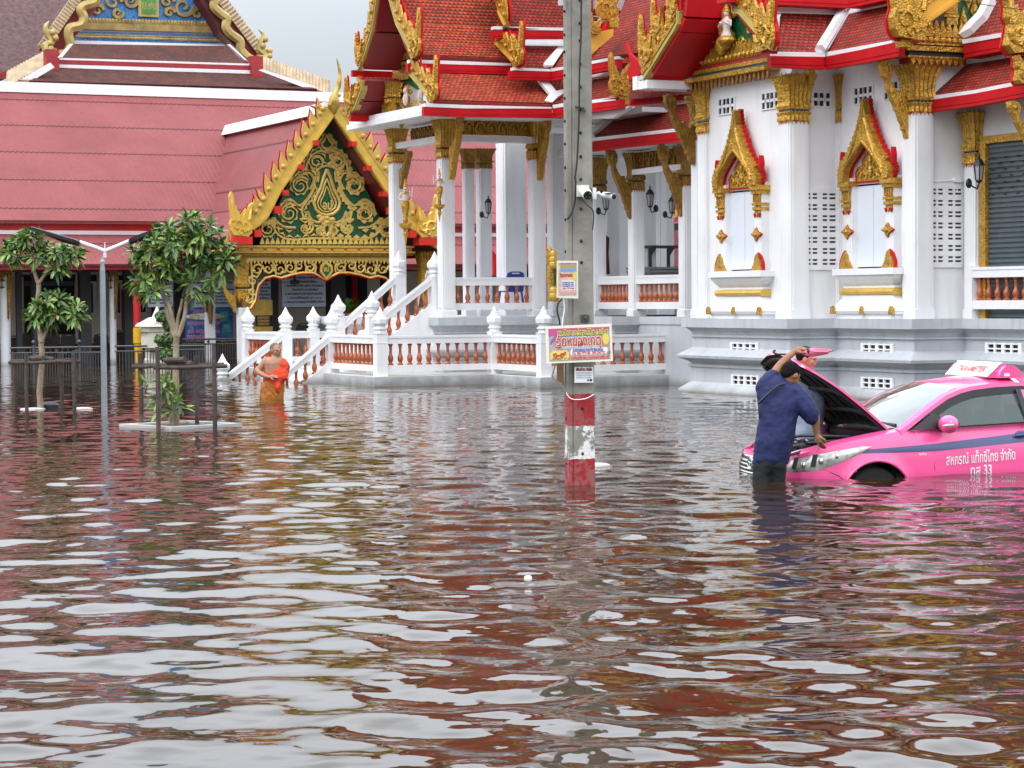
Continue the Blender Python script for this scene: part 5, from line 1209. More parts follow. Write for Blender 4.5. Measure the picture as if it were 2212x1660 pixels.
def add_curve(pts, rr):
    for m_ in (0, 1):
        P = [G(2 * 733 - x, y) if m_ else G(x, y) for x, y in pts]; mb.tube(P, rr if len(rr) == len(P) else rr[0], 5)
        step = max(2, len(P) // 8)
        for i in range(1, len(P) - 1, step):        # leaf buds along the stem
            t = (P[min(i + 1, len(P) - 1)] - P[i - 1]).normalized(); nn = Vector((-t.z, 0, t.x)); q = P[i] + nn * .055 * (1 if m_ else -1)
            rl = rr[0] if isinstance(rr, list) else rr
            mb.prism([q - t * .08, q + nn * .09 * (1 if m_ else -1) + t * .03, q + t * .15, q + t * .02 - nn * .03], (0, -.04, 0))
for args in ((440, 660, 105, .6, 1.3, 1), (320, 960, 105, 1.0, 1.35, 1), (500, 1120, 105, 2.2, 1.35, -1), (90, 1130, 95, .5, 1.3, 1), (620, 400, 75, .2, 1.3, 1)):
    add_curve(*spiral(None, *args))
for pts in ([(545, 700), (590, 600), (540, 520), (450, 545), (350, 620)], [(200, 980), (240, 860), (330, 810), (430, 880), (520, 800), (590, 690)], [(733, 1240), (600, 1235), (470, 1245), (330, 1250), (200, 1200), (120, 1080), (30, 1060)],
            [(480, 1020), (460, 900), (560, 760), (600, 640)], [(30, 1060), (150, 1040), (260, 1110), (390, 1120)], [(733, 300), (660, 280), (580, 320), (520, 400), (500, 500)], [(733, 440), (660, 460), (600, 520)], [(733, 100), (700, 170), (670, 210), (733, 280)],
            [(640, 500), (640, 560), (630, 620)], [(520, 940), (560, 1030), (640, 1060), (733, 1010)], [(733, 1080), (690, 1130), (733, 1210)], [(640, 1120), (690, 1110), (700, 1180), (640, 1190), (625, 1150), (640, 1120)]):
    # smooth the polyline
    P2 = []
    for i in range(len(pts) - 1):
        for t in (0, .33, .66):
            p0 = pts[max(i - 1, 0)]; p1 = pts[i]; p2 = pts[i + 1]; p3 = pts[min(i + 2, len(pts) - 1)]
            P2.append(tuple(.5 * ((2 * p1[j]) + (-p0[j] + p2[j]) * t + (2 * p0[j] - 5 * p1[j] + 4 * p2[j] - p3[j]) * t * t + (-p0[j] + 3 * p1[j] - 3 * p2[j] + p3[j]) * t ** 3) for j in (0, 1)))
    P2.append(pts[-1]); add_curve(P2, [.040] * len(P2))
# central teardrop medallion
for (sc, rad) in ((1.0, .05), (.72, .03), (.5, .02)):
    dr = [(733, 480), (700, 560), (660, 690), (610, 790), (590, 850), (610, 920), (660, 965), (733, 985)]
    P2 = [(733 + (x - 733) * sc, 850 + (y - 850) * sc) for x, y in dr]
    for m_ in (0, 1): mb.tube([G(2 * 733 - x, y) if m_ else G(x, y) for x, y in P2], rad, 6)
for (x, y) in ((733, 1010), (690, 1015), (650, 1000), (733, 1060)): mb.ell(G(x, y), (.1, .06, .07), 7, 5)
for s_ in (-1, 1): mb.ell(G(733 + s_ * 60, 1030), (.1, .06, .08), 7, 5)
for i in range(26):
    q = G(20 + i * 57, 1300); mb.prism([q + Vector((-.07, 0, -.0)), q + Vector((.07, 0, 0)), q + Vector((.055, 0, .07)), q + Vector((0, 0, .20)), q + Vector((-.055, 0, .07))], (0, -.05, 0)); mb.ell(q + Vector((.12, -.02, .0)), .025, 6, 5)
obj('scroll_carving', mb, mat('carving_gold', (.86, .60, .15), .32, .2, var=.12, vs=7), gp, smooth=True)
# letters of the emblem
def MVt(q): return BF @ Matrix(((1, 0, 0, q.x), (0, 0, -1, q.y), (0, 1, 0, q.z), (0, 0, 0, 1)))
mb = MB(); put_text(mb, 'อป', .34, MVt(G(720, 880) + Vector((.03, -.07, 0))), .012, sx=.75); obj('emblem_letters', mb, MATS['carving_gold'], gp)
# entablature
mb = MB(BF); uL = VP(505, vPv) ; uR_ = 2 * ap.x - uL
bands = [(1318, 1340, .10, 0), (1340, 1382, .04, 0), (1382, 1400, .12, 0), (1400, 1425, .08, 1)]
for y0, y1, dd, mm in bands:
    za, zb_ = G(733, y0).z, G(733, y1).z; mb.m = mm; mb.box((uL - dd, vPv - .25 - dd, zb_), (uR_ + dd, vPv + .1, za))
z_ = G(733, 1361).z
mb.m = 2
for i in range(13):
    x = uL + (uR_ - uL) * (i + .5) / 13; mb.prism([(x - .22, vPv - .30, z_), (x - .14, vPv - .30, z_ + .055), (x + .14, vPv - .30, z_ + .055), (x + .22, vPv - .30, z_), (x + .14, vPv - .30, z_ - .055), (x - .14, vPv - .30, z_ - .055)], (0, .02, 0))
mb.m = 0
for i in range(13):
    x = uL + (uR_ - uL) * (i + .5) / 13; mb.prism([(x - .185, vPv - .31, z_), (x - .13, vPv - .31, z_ + .04), (x + .13, vPv - .31, z_ + .04), (x + .185, vPv - .31, z_), (x + .13, vPv - .31, z_ - .04), (x - .13, vPv - .31, z_ - .04)], (0, .02, 0))
en = obj('entablature', mb, [pgold, GOLDD, RED], pv)
# pierced valance with lobed lower edge (sampled columns keep the openings real)
mb = MB(BF); vv = vPv - .12
LOW = [(395, 880), (430, 870), (470, 800), (485, 700), (540, 640), (600, 625), (660, 640), (740, 615), (820, 600), (900, 600), (950, 625), (985, 650), (1000, 655)]
def low(x):
    x = x if x < 1000 else 2000 - x
    for a, b in zip(LOW[:-1], LOW[1:]):
        if a[0] <= x <= b[0]: return a[1] + (b[1] - a[1]) * (x - a[0]) / (b[0] - a[0])
    return 880
def VG(x, y): return hV('A7', x, y, vv)
xs = [395 + i * 12.1 for i in range(101)]
edge = [VG(x, low(x)) for x in xs]; mb.tube(edge, .045, 5)
mb.m = 1; mb.tube([p + Vector((0, -.04, -.03)) for p in edge], .02, 4); mb.m = 0
mb.tube([VG(x, 478) for x in xs[::10]], .05, 5)
mb.box((VG(395, 500).x, vv - .03, VG(395, 505).z), (VG(1605, 500).x, vv + .03, VG(395, 455).z))
for i in range(44): q = VG(400 + i * 27.6, 500); mb.prism([q + Vector((-.06, -.04, 0)), q + Vector((.06, -.04, 0)), q + Vector((0, -.04, -.12))], (0, .05, 0))
def scr(cx, cy, r, a0, s):
    for m_ in (0, 1):
        P = []
        for i in range(20):
            t = i / 19; a = a0 + s * 2.6 * math.pi * t; rr_2 = r * (1 - .85 * t); x = cx + rr_2 * math.cos(a); y = cy - rr_2 * math.sin(a); P.append(VG(2000 - x if m_ else x, y))
        mb.tube(P, [.036 - .001 * i for i in range(20)], 5)
        for i in (3, 8): mb.ell(P[i], (.06, .035, .045), 6, 5)
for a in ((480, 575, 48, 0, 1), (560, 570, 40, 1, -1), (650, 575, 45, 2, 1), (730, 560, 42, 0, -1), (800, 545, 38, 1, 1), (880, 560, 40, 2, -1), (445, 660, 38, 1, 1), (440, 740, 34, 0, -1), (425, 810, 28, 2, 1)): scr(*a)
for m_ in (0, 1):
    for (x0, y0, x1, y1) in ((430, 520, 440, 860), (520, 540, 470, 640), (600, 520, 620, 615), (690, 600, 690, 520), (770, 520, 770, 600), (840, 520, 850, 590), (920, 520, 920, 600)):
        mb.tube([VG(2000 - x0 if m_ else x0, y0), VG(2000 - (x0 + x1) / 2 - 8 if m_ else (x0 + x1) / 2 + 8, (y0 + y1) / 2), VG(2000 - x1 if m_ else x1, y1)], .03, 5)
va = obj('valance', mb, [MATS['carving_gold'], RED], pv, smooth=True)
mb = MB(BF); sh_ = [(990, 505), (1045, 540), (1050, 590), (1000, 655), (950, 590), (955, 540)]
mb.m = 0; mb.prism([VG(x, y) + Vector((0, -.05, 0)) for x, y in sh_], (0, -.05, 0)); mb.m = 1; mb.prism([VG(998 + (x - 998) * .62, 578 + (y - 578) * .62) + Vector((0, -.105, 0)) for x, y in sh_], (0, -.015, 0)); mb.m = 0
put_text(mb, 'อป', .20, MVt(VG(995, 572) + Vector((0, -.13, 0))), .008, sx=.7)
obj('shield', mb, [pgold, GREEN], va)
# pavilion columns
for x, cap in ((522, 1), (918, 1)):
    u = VP(x, vPv); mb = MB(BF); mb.sq((u, vPv + .05, -.6), [(.125, 0), (.125, zD(665, u, vPv) + .6)]); co = obj('column', mb, WHITE, pv)
    capital(u, vPv + .05, zD(648, u, vPv), zD(545, u, vPv), .14, co)
bracket('A7', 190, 650, 312, 905, 'V', vPv + .05, 0, parent=pv)
u_ = VP(451, vH - 1.2); mb = MB(BF); mb.sq((u_, vH - 1.2, -.6), [(.125, 0), (.125, 3.4)]); co = obj('column', mb, WHITE, pv)
mb = MB(BF); q1, q2 = hV('C5', 1020, 540, vH - 1.4), hV('C5', 1030, 1040, vH - 1.4); mb.tube([q1 + Vector((.0, 0, .2)), q1, (q1 + q2) / 2, q2], [.16, .13, .1, .05], 8); q1, q2 = hV('C5', 965, 590, vH - 1.4), hV('C5', 965, 895, vH - 1.4); mb.tube([q1, q2], [.07, .05], 6); obj('bracket', mb, mat('brown_bracket', (.22, .10, .03), .6, var=.2), co)
# ---------------------------------------------------------------- temple with the blue gable, far behind
vB = 92.0
bt = thing('blue_gabled_temple', 'old temple with a blue gable and mossy brown roofs behind the pink hall', 'temple', atB(VP(330, vB), vB, 0))
def BV(k, pts, v=vB): return [hV(k, x, y, v) for x, y in pts]
mb = MB(BF); mb.prism(BV('A1', [(600, 355), (1950, 375), (1750, 180), (1300, -500), (900, -500), (690, 180)]), (0, .3, 0)); bp2 = obj('gable_panel', mb, BLUE, bt)
mb = MB(BF)
for y0, y1, d, x0, x1 in ((178, 250, .12, 700, 1890), (285, 298, .05, 660, 1930), (345, 372, .2, 610, 1960)):
    a, b = hV('A1', x0, y0, vB - d), hV('A1', x1, y1 + 12, vB - d); mb.m = 1 if y0 > 340 else 0; mb.prism(BV('A1', [(x0, y0), (x1, y0 + (x1 - x0) * .028), (x1, y1 + (x1 - x0) * .028), (x0, y1)], vB - d), (0, .2, 0))
mb.m = 2; mb.prism(BV('A1', [(680, 250), (1890, 282), (1890, 300), (680, 270)], vB - .03), (0, .1, 0)); mb.m = 0
for i in range(40):
    x = 740 + i * 28; q = hV('A1', x, 175 + i * .8, vB - .1); mb.ell(q, (.08, .05, .12), 6, 5)
    x = 660 + i * 31; q = hV('A1', x, 312 + i * .9, vB - .08); mb.ell(q, (.12, .05, .06), 6, 4)
for (cx, cy, r, s) in ((960, 20, 75, 1), (1110, 10, 60, -1), (830, 90, 50, 1), (1420, 15, 60, 1), (1560, 60, 90, -1), (1680, 120, 50, 1), (1000, 110, 50, -1), (1440, 110, 45, 1)):
    P = [hV('A1', cx + r * (1 - .85 * i / 19) * math.cos(s * i * .42), cy - r * (1 - .85 * i / 19) * math.sin(s * i * .42), vB - .06) for i in range(20)]; mb.tube(P, [.11 - .003 * i for i in range(20)], 5)
obj('gable_carving', mb, [mat('aged_gold', (.42, .30, .10), .5, .3, var=.25, vs=3), PLAIN, mat('lavender_trim', (.35, .38, .52), .6)], bp2)
q0, q1 = hV('A1', 1175, -40, vB - .1), hV('A1', 1350, 150, vB - .1); mb = MB(BF); mb.box((q0.x, vB - .15, q1.z), (q1.x, vB - .05, q0.z)); gpn = obj('plaque', mb, mat('plaque_gold', (.45, .33, .10), .5), bp2)
mb = MB(BF); mb.box((q0.x + .12, vB - .17, q1.z + .12), (q1.x - .12, vB - .15, q0.z)); mb.m = 1
for i, tx in enumerate(('พ.ศ. ๒๕๑๐', 'สร้าง', 'วัดหนองเกตุ')): put_text(mb, tx, .5, MVt(Vector(((q0.x + q1.x) / 2, vB - .18, q1.z + .45 + i * .62))), .01, width=(q1.x - q0.x) * .7)
obj('plaque_face', mb, [mat('plaque_green', (.06, .28, .05), .5), MATS['plaque_gold']], gpn)
# snake bargeboards with rolls
agold = mat('dull_gold', (.48, .36, .12), .45, .3, var=.2, vs=2)
for pts, fl in (([(470, 465), (560, 455), (600, 390), (585, 300), (600, 240), (690, 215), (715, 150), (690, 90), (720, 50), (810, 20), (830, -60)], -1), ([(2220, 540), (2120, 500), (2050, 430), (2040, 350), (1960, 290), (1920, 230), (1930, 160), (1880, 120), (1820, 60), (1820, 0), (1760, -60)], 1)):
    P = BV('A1', pts, vB - 1.4); mb = MB(BF); Q = []
    for i in range(len(P) - 1):
        for t in (0, .25, .5, .75):
            p0, p1, p2, p3 = P[max(i - 1, 0)], P[i], P[i + 1], P[min(i + 2, len(P) - 1)]; Q.append(.5 * ((2 * p1) + (p2 - p0) * t + (2 * p0 - 5 * p1 + 4 * p2 - p3) * t * t + (3 * p1 - p0 - 3 * p2 + p3) * t ** 3))
    mb.tube(Q, .19, 7); bo = obj('bargeboard', mb, agold, bt, smooth=True)
    # rows of short rolls (bird-tail tiles) outside the bargeboard
    a, b = P[0], P[-1]; mb = MB(BF); mb.m = 0
    n = 22
    for i in range(n):
        c = a + (b - a) * ((i + .5) / n) + Vector((fl * .15, .5, .15)); c = Vector((c.x + fl * .3, c.y, c.z + .1)); mb.tube([c + Vector((-fl * .20, 0, -.10)), c + Vector((fl * .12, 0, .13))], .09, 6)
    obj('roll_tiles', mb, mat('roll_cream', (.55, .42, .26), .6, var=.2), bo)
    mr = MB(BF); e1 = Vector((fl * .5, .6, .2)); mr.prism([a + e1, b + e1, b + e1 + Vector((fl * -1.0, 0, -.2)), a + e1 + Vector((fl * -.8, 0, -.3))], (0, .2, 0)); obj('verge', mr, DRED, bo)
for P_l, sc_ in (([(455, 470), (400, 440), (395, 395), (440, 350), (415, 300), (385, 255), (390, 215), (418, 182)], 1), ([(2205, 525), (2260, 500), (2262, 455), (2205, 415), (2225, 360), (2245, 320), (2238, 285), (2200, 255)], 1)):
    mb = MB(BF); Q = [hV('A1', x, y, vB - 1.5) for x, y in P_l]; mb.tube(Q, [.30, .26, .20, .17, .16, .12, .08, .02], 8)
    for i in (1, 2, 3, 4): mb.ell(Q[i] + Vector((.12, -.2, .1)), (.12, .1, .13), 7, 5)
    obj('horn_finial', mb, agold, bt, smooth=True)
mb = MB(BF)
mb.prism([hV('A1', x, y, vB - 1.2) for x, y in ((1650, -80), (1730, -80), (2040, 360), (2050, 440), (1890, 290))], (0, .9, 0)); obj('soffit', mb, mat('oxblood', (.09, .012, .016), .6), bt)
def bslope(name, pts, v0, y0, pitch, m):
    pe = hV('A1', 1200, y0, v0); return slope(name, 'A1', pts, (0, v0, pe.z), sn('V', R(pitch)), m, bt, .15)
bslope('porch_roof', [(600, 375), (1930, 395), (2100, 545), (500, 495)], vB - 3, 520, 32, BTILE)
bslope('porch_roof', [(450, 575), (2220, 610), (2700, 760), (250, 690)], vB - 4.6, 760, 30, BTILE)
mb = MB(BF)
for y, d, mm, v in ((492, 22, 1, vB - 3.05), (508, 40, 0, vB - 3.1), (548, 30, 1, vB - 3.1)):
    mb.m = mm; mb.prism(BV('A1', [(440, y), (2230, y + 55), (2230, y + d + 55), (440, y + d)], v), (0, .3, 0))
mb.m = 0
for x, y in ((450, 520), (2190, 575)): q = hV('A1', x, y, vB - 3.3); mb.box((q.x - .25, q.y, q.z - .45), (q.x + .25, q.y + .5, q.z + .45))
obj('tier_board', mb, [mat('faded_red', (.34, .02, .025), .5), WHITE], bt)
mb = MB(BF)
for pts in ([(180, 680), (430, 535), (465, 575), (290, 680)], [(2200, 600), (2230, 590), (2700, 740), (2620, 760)], [(1935, 378), (1960, 378), (2110, 520), (2080, 510)], [(600, 375), (625, 375), (530, 490), (500, 490)]): mb = MB(BF); mb.prism(BV('A1', pts, vB - 4.0), (0, .2, 0)); obj('hip_band', mb, WHITE, bt)
for (x0, y0, x1, y1, n, fl) in ((70, 670, 430, 475, 14, -1), (2230, 545, 2790, 745, 20, 1)):
    mb = MB(BF); a, b = hV('A1', x0, y0, vB - 2.5), hV('A1', x1, y1, vB - 2.5)
    for i in range(n): c = a + (b - a) * ((i + .5) / n); mb.tube([c + Vector((0, 0, -.35)), c + Vector((.12, .3, .25))], .17, 6)
    mb.prism([a + Vector((0, -.1, -.7)), b + Vector((0, -.1, -.7)), b + Vector((0, -.1, -.35)), a + Vector((0, -.1, -.35))], (0, .2, 0))
    obj('roll_tiles', mb, [MATS['roll_cream'], agold], bt)
# big mauve-brown roof slope at far left
pe = hV('A1', 0, 640, vB + 2.0); slope('main_roof', 'A1', [(-900, 700), (0, 655), (480, 430), (760, -60), (760, -700), (-1200, -700)], (0, vB + 2.0, pe.z), sn('V', R(50)), MTILE, bt, .3)
mb = MB(BF); mb.prism(BV('A1', [(-300, 640), (0, 625), (400, 465), (400, 480), (100, 660), (-300, 690)], vB + 1.5), (0, .3, 0)); obj('verge', mb, MATS['faded_red'], bt)
mb = MB(BF); a = hV('D', -300, 640, vB + 3); mb.box((a.x, vB + 3, -.6), (VP(640, vB + 3), vB + 25, 8)); obj('wall', mb, CREAM, bt)
# ================================================================ concrete pole with its signs, cameras and cables
PX, PY = .655, 22.45
def WP(k, x, y, d=22.2): return hY(k, x, y, d)     # world point on the plane y = d
cm = mat('pole_concrete', (.30, .30, .27), .85, var=.16, vs=5, bump=.006, bs=45, dirt=.35)
pm = bpy.data.materials.new('banded_pole'); pm.use_nodes = True; t_ = pm.node_tree; n_ = t_.nodes; b_ = n_['Principled BSDF']; lk = t_.links.new
g_ = n_.new('ShaderNodeNewGeometry'); sp = n_.new('ShaderNodeSeparateXYZ'); lk(g_.outputs['Position'], sp.inputs[0])
no = n_.new('ShaderNodeTexNoise'); no.inputs['Scale'].default_value = 14; no.inputs['Detail'].default_value = 6; lk(g_.outputs['Position'], no.inputs[0])
no2 = n_.new('ShaderNodeTexNoise'); no2.inputs['Scale'].default_value = 5; no2.inputs['Detail'].default_value = 8; no2.inputs['Roughness'].default_value = .7; lk(g_.outputs['Position'], no2.inputs[0])
ma = n_.new('ShaderNodeMath'); ma.operation = 'MULTIPLY_ADD'; lk(no.outputs[0], ma.inputs[0]); ma.inputs[1].default_value = .05; lk(sp.outputs[2], ma.inputs[2])
r1_ = n_.new('ShaderNodeValToRGB'); r1_.color_ramp.interpolation = 'CONSTANT'; e_ = r1_.color_ramp.elements; mr_ = n_.new('ShaderNodeMapRange'); mr_.inputs[1].default_value = 0; mr_.inputs[2].default_value = 2; lk(ma.outputs[0], mr_.inputs[0]); lk(mr_.outputs[0], r1_.inputs[0])
e_[0].position = 0; e_[0].color = (.30, .012, .018, 1); e_[1].position = .140; e_[1].color = (.70, .69, .66, 1); q = e_.new(.300); q.color = (.30, .012, .018, 1)
r2_ = n_.new('ShaderNodeValToRGB'); lk(no2.outputs[0], r2_.inputs[0]); r2_.color_ramp.elements[0].position = .47; r2_.color_ramp.elements[1].position = .52; r2_.color_ramp.elements[0].color = (0, 0, 0, 1); r2_.color_ramp.elements[1].color = (1, 1, 1, 1)
r3_ = n_.new('ShaderNodeValToRGB'); r3_.color_ramp.interpolation = 'CONSTANT'; lk(mr_.outputs[0], r3_.inputs[0]); z_ = r3_.color_ramp.elements; z_[0].position = 0; z_[0].color = (.35, .35, .35, 1); z_[1].position = .14; z_[1].color = (1, 1, 1, 1); q = z_.new(.30); q.color = (.22, .22, .22, 1); q = z_.new(.455); q.color = (1, 1, 1, 1)
mu = n_.new('ShaderNodeMath'); mu.operation = 'MULTIPLY'; lk(r2_.outputs[0], mu.inputs[0]); lk(r3_.outputs[0], mu.inputs[1])
top = n_.new('ShaderNodeMath'); top.operation = 'GREATER_THAN'; lk(mr_.outputs[0], top.inputs[0]); top.inputs[1].default_value = .455
mxx = n_.new('ShaderNodeMath'); mxx.operation = 'MAXIMUM'; lk(mu.outputs[0], mxx.inputs[0]); lk(top.outputs[0], mxx.inputs[1])
no3 = n_.new('ShaderNodeTexNoise'); no3.inputs['Scale'].default_value = 3; no3.inputs['Detail'].default_value = 8; lk(g_.outputs['Position'], no3.inputs[0])
r4_ = n_.new('ShaderNodeValToRGB'); lk(no3.outputs[0], r4_.inputs[0]); r4_.color_ramp.elements[0].position = .3; r4_.color_ramp.elements[1].position = .7; r4_.color_ramp.elements[0].color = (.165, .155, .13, 1); r4_.color_ramp.elements[1].color = (.30, .285, .245, 1)
mx_ = n_.new('ShaderNodeMix'); mx_.data_type = 'RGBA'; lk(mxx.outputs[0], mx_.inputs[0]); lk(r1_.outputs[0], mx_.inputs[6]); lk(r4_.outputs[0], mx_.inputs[7]); lk(mx_.outputs[2], b_.inputs['Base Color']); b_.inputs['Roughness'].default_value = .8
bpn = n_.new('ShaderNodeBump'); bpn.inputs['Distance'].default_value = .008; lk(no.outputs[0], bpn.inputs['Height']); lk(bpn.outputs[0], b_.inputs['Normal'])
pole = thing('utility_pole', 'weathered grey concrete pole with red and white bands at the waterline', 'pole', at(PX, PY, 0, .16))
PM = at(PX, PY, 0, .16)
mb = MB(PM); rs = random.Random(2)
def polesec(z, s): 
    w, d = .128 * s, .11 * s; return [(-w, -d, z), (-w + .035, -d, z), (-w + .045, -d + .012, z), (-w + .055, -d, z), (w - .014, -d, z), (w, -d + .014, z), (w, d, z), (-w, d, z)]
rings = []
for i in range(60):
    z = -.6 + i * .11; s = 1.03 - .020 * i * .11; ring = polesec(z, s); rings.append([(x + rs.uniform(-.0022, .0022), y + rs.uniform(-.002, .002), zz) for x, y, zz in ring])
mb.loft(rings); obj('shaft', mb, pm, pole)
mb = MB(PM)
for i, y in enumerate((6, 56, 93, 143, 192, 241, 290, 341, 390, 453, 522, 568, 762, 882, 980)):
    z = HCAM - (y - 647) / 223.; mb.lathe((-.0, -.118, z), [(.014, -.014), (.014, .014)], 8) if False else mb.ell((.005, -.112, z), (.014, .012, .016), 8, 6); mb.ell((-.128, .0, z - .1), (.012, .013, .015), 8, 6)
obj('bolt_hole', mb, DARKIN, pole)
mb = MB(PM); z = HCAM - (688 - 647) / 223.; mb.box((-.005, -.135, z - .035), (.075, -.11, z + .035)); mb.ell((.035, -.14, z), (.018, .02, .018), 8, 6); z = HCAM - (240 - 647) / 223.
mb.tube([(-.05, -.14, z + .02), (.03, -.14, z + .01), (.045, -.14, z - .03)], .014, 6); obj('clamp', mb, mat('rusted_clamp', (.07, .065, .06), .7), pole)
mb = MB(); mb.box(WP('A3', 1800, 55, 22.34), WP('A3', 1845, -30, 22.28)); mb.box(WP('A3', 1850, 10, 22.3), WP('A3', 1885, -30, 22.25)); tag(obj('junction_box', mb, mat('box_grey', (.5, .5, .52), .5), base=tuple(WP('A3', 1820, 55, 22.3))), 'small grey box clipped to the left of the pole at the top edge', 'junction box')
def cable(name, label, pts, rad, m, group=None, n=5):
    P = [Vector(p) for p in pts]; Q = []
    for i in range(len(P) - 1):
        for t in (0, .25, .5, .75):
            p0, p1, p2, p3 = P[max(i - 1, 0)], P[i], P[i + 1], P[min(i + 2, len(P) - 1)]; Q.append(.5 * ((2 * p1) + (p2 - p0) * t + (2 * p0 - 5 * p1 + 4 * p2 - p3) * t * t + (3 * p1 - p0 - 3 * p2 + p3) * t ** 3))
    Q.append(P[-1]); mb = MB(); mb.tube(Q, rad, n); return tag(obj(name, mb, m, smooth=True, base=tuple(P[-1])), label, 'cable', group)
PD = 22.30
cable('power_cable', 'long black cable running down the upper pole face', [WP('A4', x, y, PD) for x, y in ((155, -20), (152, 300), (140, 600), (135, 1000), (120, 1350), (100, 1520))] + [WP('B2', x, y, PD) for x, y in ((262, 700), (258, 860), (235, 960), (195, 1020))], .009, BLACK)
cable('camera_cable', 'thin dark cable hanging below the two cameras', [WP('B2', x, y, PD - .05) for x, y in ((320, 875), (350, 910), (390, 945), (400, 1000), (392, 1100))], .006, BLACK)
cable('loop_cable', 'black cable loop under the portrait sign', [WP('B1', x, y, PD - .06) for x, y in ((1320, 965), (1290, 1000), (1283, 1060), (1300, 1130), (1302, 1165))], .009, BLACK)
cable('overhead_wire', 'thin dark wire crossing the top right corner in front of the roofs', [hY('A5', x, y, 32) for x, y in ((1380, -60), (1700, 10), (2000, 60), (2400, 105))], .006, BLACK)
cable('white_wire', 'pale wires hanging between the two signs', [WP('B1', x, y, PD - .07) for x, y in ((1330, 960), (1338, 1040), (1325, 1120), (1320, 1170))], .006, PLAIN)
cable('tie_wire', 'thin white wire tied round the red band of the pole', [WP('B7', x, y, PD - .02) for x, y in ((205, 925), (215, 945), (235, 965), (270, 972), (330, 965), (380, 938))], .005, PLAIN)
cable('hanging_wire', 'dirty wire and rag hanging left of the pole below the wide sign', [WP('B7', x, y, PD - .02) for x, y in ((140, 745), (128, 800), (120, 830), (150, 860), (175, 880), (205, 930))], .008, mat('rag_grey', (.25, .25, .22), .9))
mb = MB(); mb.box(WP('B7', 163, 880, 22.5), WP('B7', 192, 740, 22.45)); mb.box(WP('B7', 148, 870, 22.52), WP('B7', 165, 745, 22.47)); tag(obj('wooden_slat', mb, mat('raw_wood', (.24, .15, .08), .8, var=.2), base=tuple(WP('B7', 178, 880, 22.45))), 'brown wooden slat behind the wide sign on the pole', 'slat')
# signs
def sign_frame(TL, TR, BL):
    ex = (TR - TL); ey = (TL - BL); W_, H_ = ex.length, ey.length; ex.normalize(); ey = (ey - ex * ey.dot(ex)).normalized(); ez = ex.cross(ey)
    return Matrix(((ex.x, ey.x, ez.x, BL.x), (ex.y, ey.y, ez.y, BL.y), (ex.z, ey.z, ez.z, BL.z), (0, 0, 0, 1))), W_, H_
def flat(c, r=.5, name=None): return mat(name or ('ink_%d_%d_%d' % tuple(int(x * 100) for x in c)), c, r, var=.04)
INK = dict(cream=flat((.78, .76, .62)), white=flat((.78, .78, .80)), red=flat((.52, .05, .03)), dk=flat((.05, .04, .06)), yel=flat((.72, .60, .12)), pur=flat((.34, .10, .30)), sky=flat((.22, .33, .58)), pink=flat((.66, .34, .30)), navy=flat((.06, .07, .30)), grn=flat((.05, .26, .14)), org=flat((.62, .28, .12)), olive=flat((.36, .38, .14)), mag=flat((.55, .08, .26)))
def layer(root, name, M, m, fn):
    mb = MB(); fn(mb, M); return obj(name, mb, m, root)
def rectf(x0, y0, x1, y1, z=0.004, dz=.001): return lambda mb, M: mb.box((x0, y0, z), (x1, y1, z + dz), M)
def polyf(pts, z=.004, dz=.001): return lambda mb, M: mb.prism([(x, y, z) for x, y in pts], (0, 0, dz), M)
def textf(body, size, x, y, z, bold=0, width=None, rot=0): return lambda mb, M: put_text(mb, body, size, M @ Matrix.Translation((x, y, z)) @ Matrix.Rotation(rot, 4, 'Z'), bold, width=width)
SM, SW, SH = sign_frame(WP('C1', 210, 150, 22.16), WP('C1', 1905, 85, 22.19), WP('C1', 240, 1105, 22.16))
sg = thing('temple_fair_sign', 'wide colourful Thai temple fair sign wired across the pole', 'sign', SM)
layer(sg, 'board', SM, INK['cream'], lambda mb, M: mb.box((0, 0, -.004), (SW, SH, .003), M))
X = lambda f: SW * f; Y = lambda f: SH * f
layer(sg, 'print', SM, mat('sign_print', (.30, .36, .50), .5, var=.5, vs=16, col2=(.48, .22, .12)), rectf(X(.045), Y(.055), X(.965), Y(.925), .0035))
layer(sg, 'print_band', SM, INK['mag'], lambda mb, M: (mb.prism([(X(.045), Y(.925), .005), (X(.965), Y(.925), .005), (X(.965), Y(.86), .005), (X(.045), Y(.72), .005)][::-1], (0, 0, .001), M)))
layer(sg, 'print_sky', SM, INK['sky'], polyf([(X(.20), Y(.40)), (X(.80), Y(.40)), (X(.80), Y(.78)), (X(.28), Y(.74))], .0062))
layer(sg, 'roof_picture', SM, INK['pur'], polyf([(X(.06), Y(.50)), (X(.08), Y(.62)), (X(.20), Y(.84)), (X(.22), Y(.76)), (X(.12), Y(.58))], .0075))
for (cx, cy, rx, ry, ky, z) in ((.902, .60, .060, .165, 'org', .0082), (.906, .60, .050, .145, 'yel', .0095)):
    layer(sg, 'golden_ball', SM, INK[ky], polyf([(X(cx + rx * math.cos(a * .3927)), Y(cy + ry * math.sin(a * .3927))) for a in range(16)], z))
layer(sg, 'ball_stand', SM, INK['org'], polyf([(X(.86), Y(.42)), (X(.945), Y(.42)), (X(.93), Y(.47)), (X(.875), Y(.47))], .0092))
layer(sg, 'white_cloud', SM, INK['white'], polyf([(X(.37), Y(.19)), (X(.90), Y(.19)), (X(.93), Y(.30)), (X(.92), Y(.385)), (X(.38), Y(.37)), (X(.36), Y(.27))], .0075))
layer(sg, 'date_cloud', SM, INK['yel'], polyf([(X(.06), Y(.10)), (X(.09), Y(.07)), (X(.31), Y(.07)), (X(.345), Y(.15)), (X(.34), Y(.27)), (X(.30), Y(.335)), (X(.09), Y(.335)), (X(.06), Y(.26))], .0075))
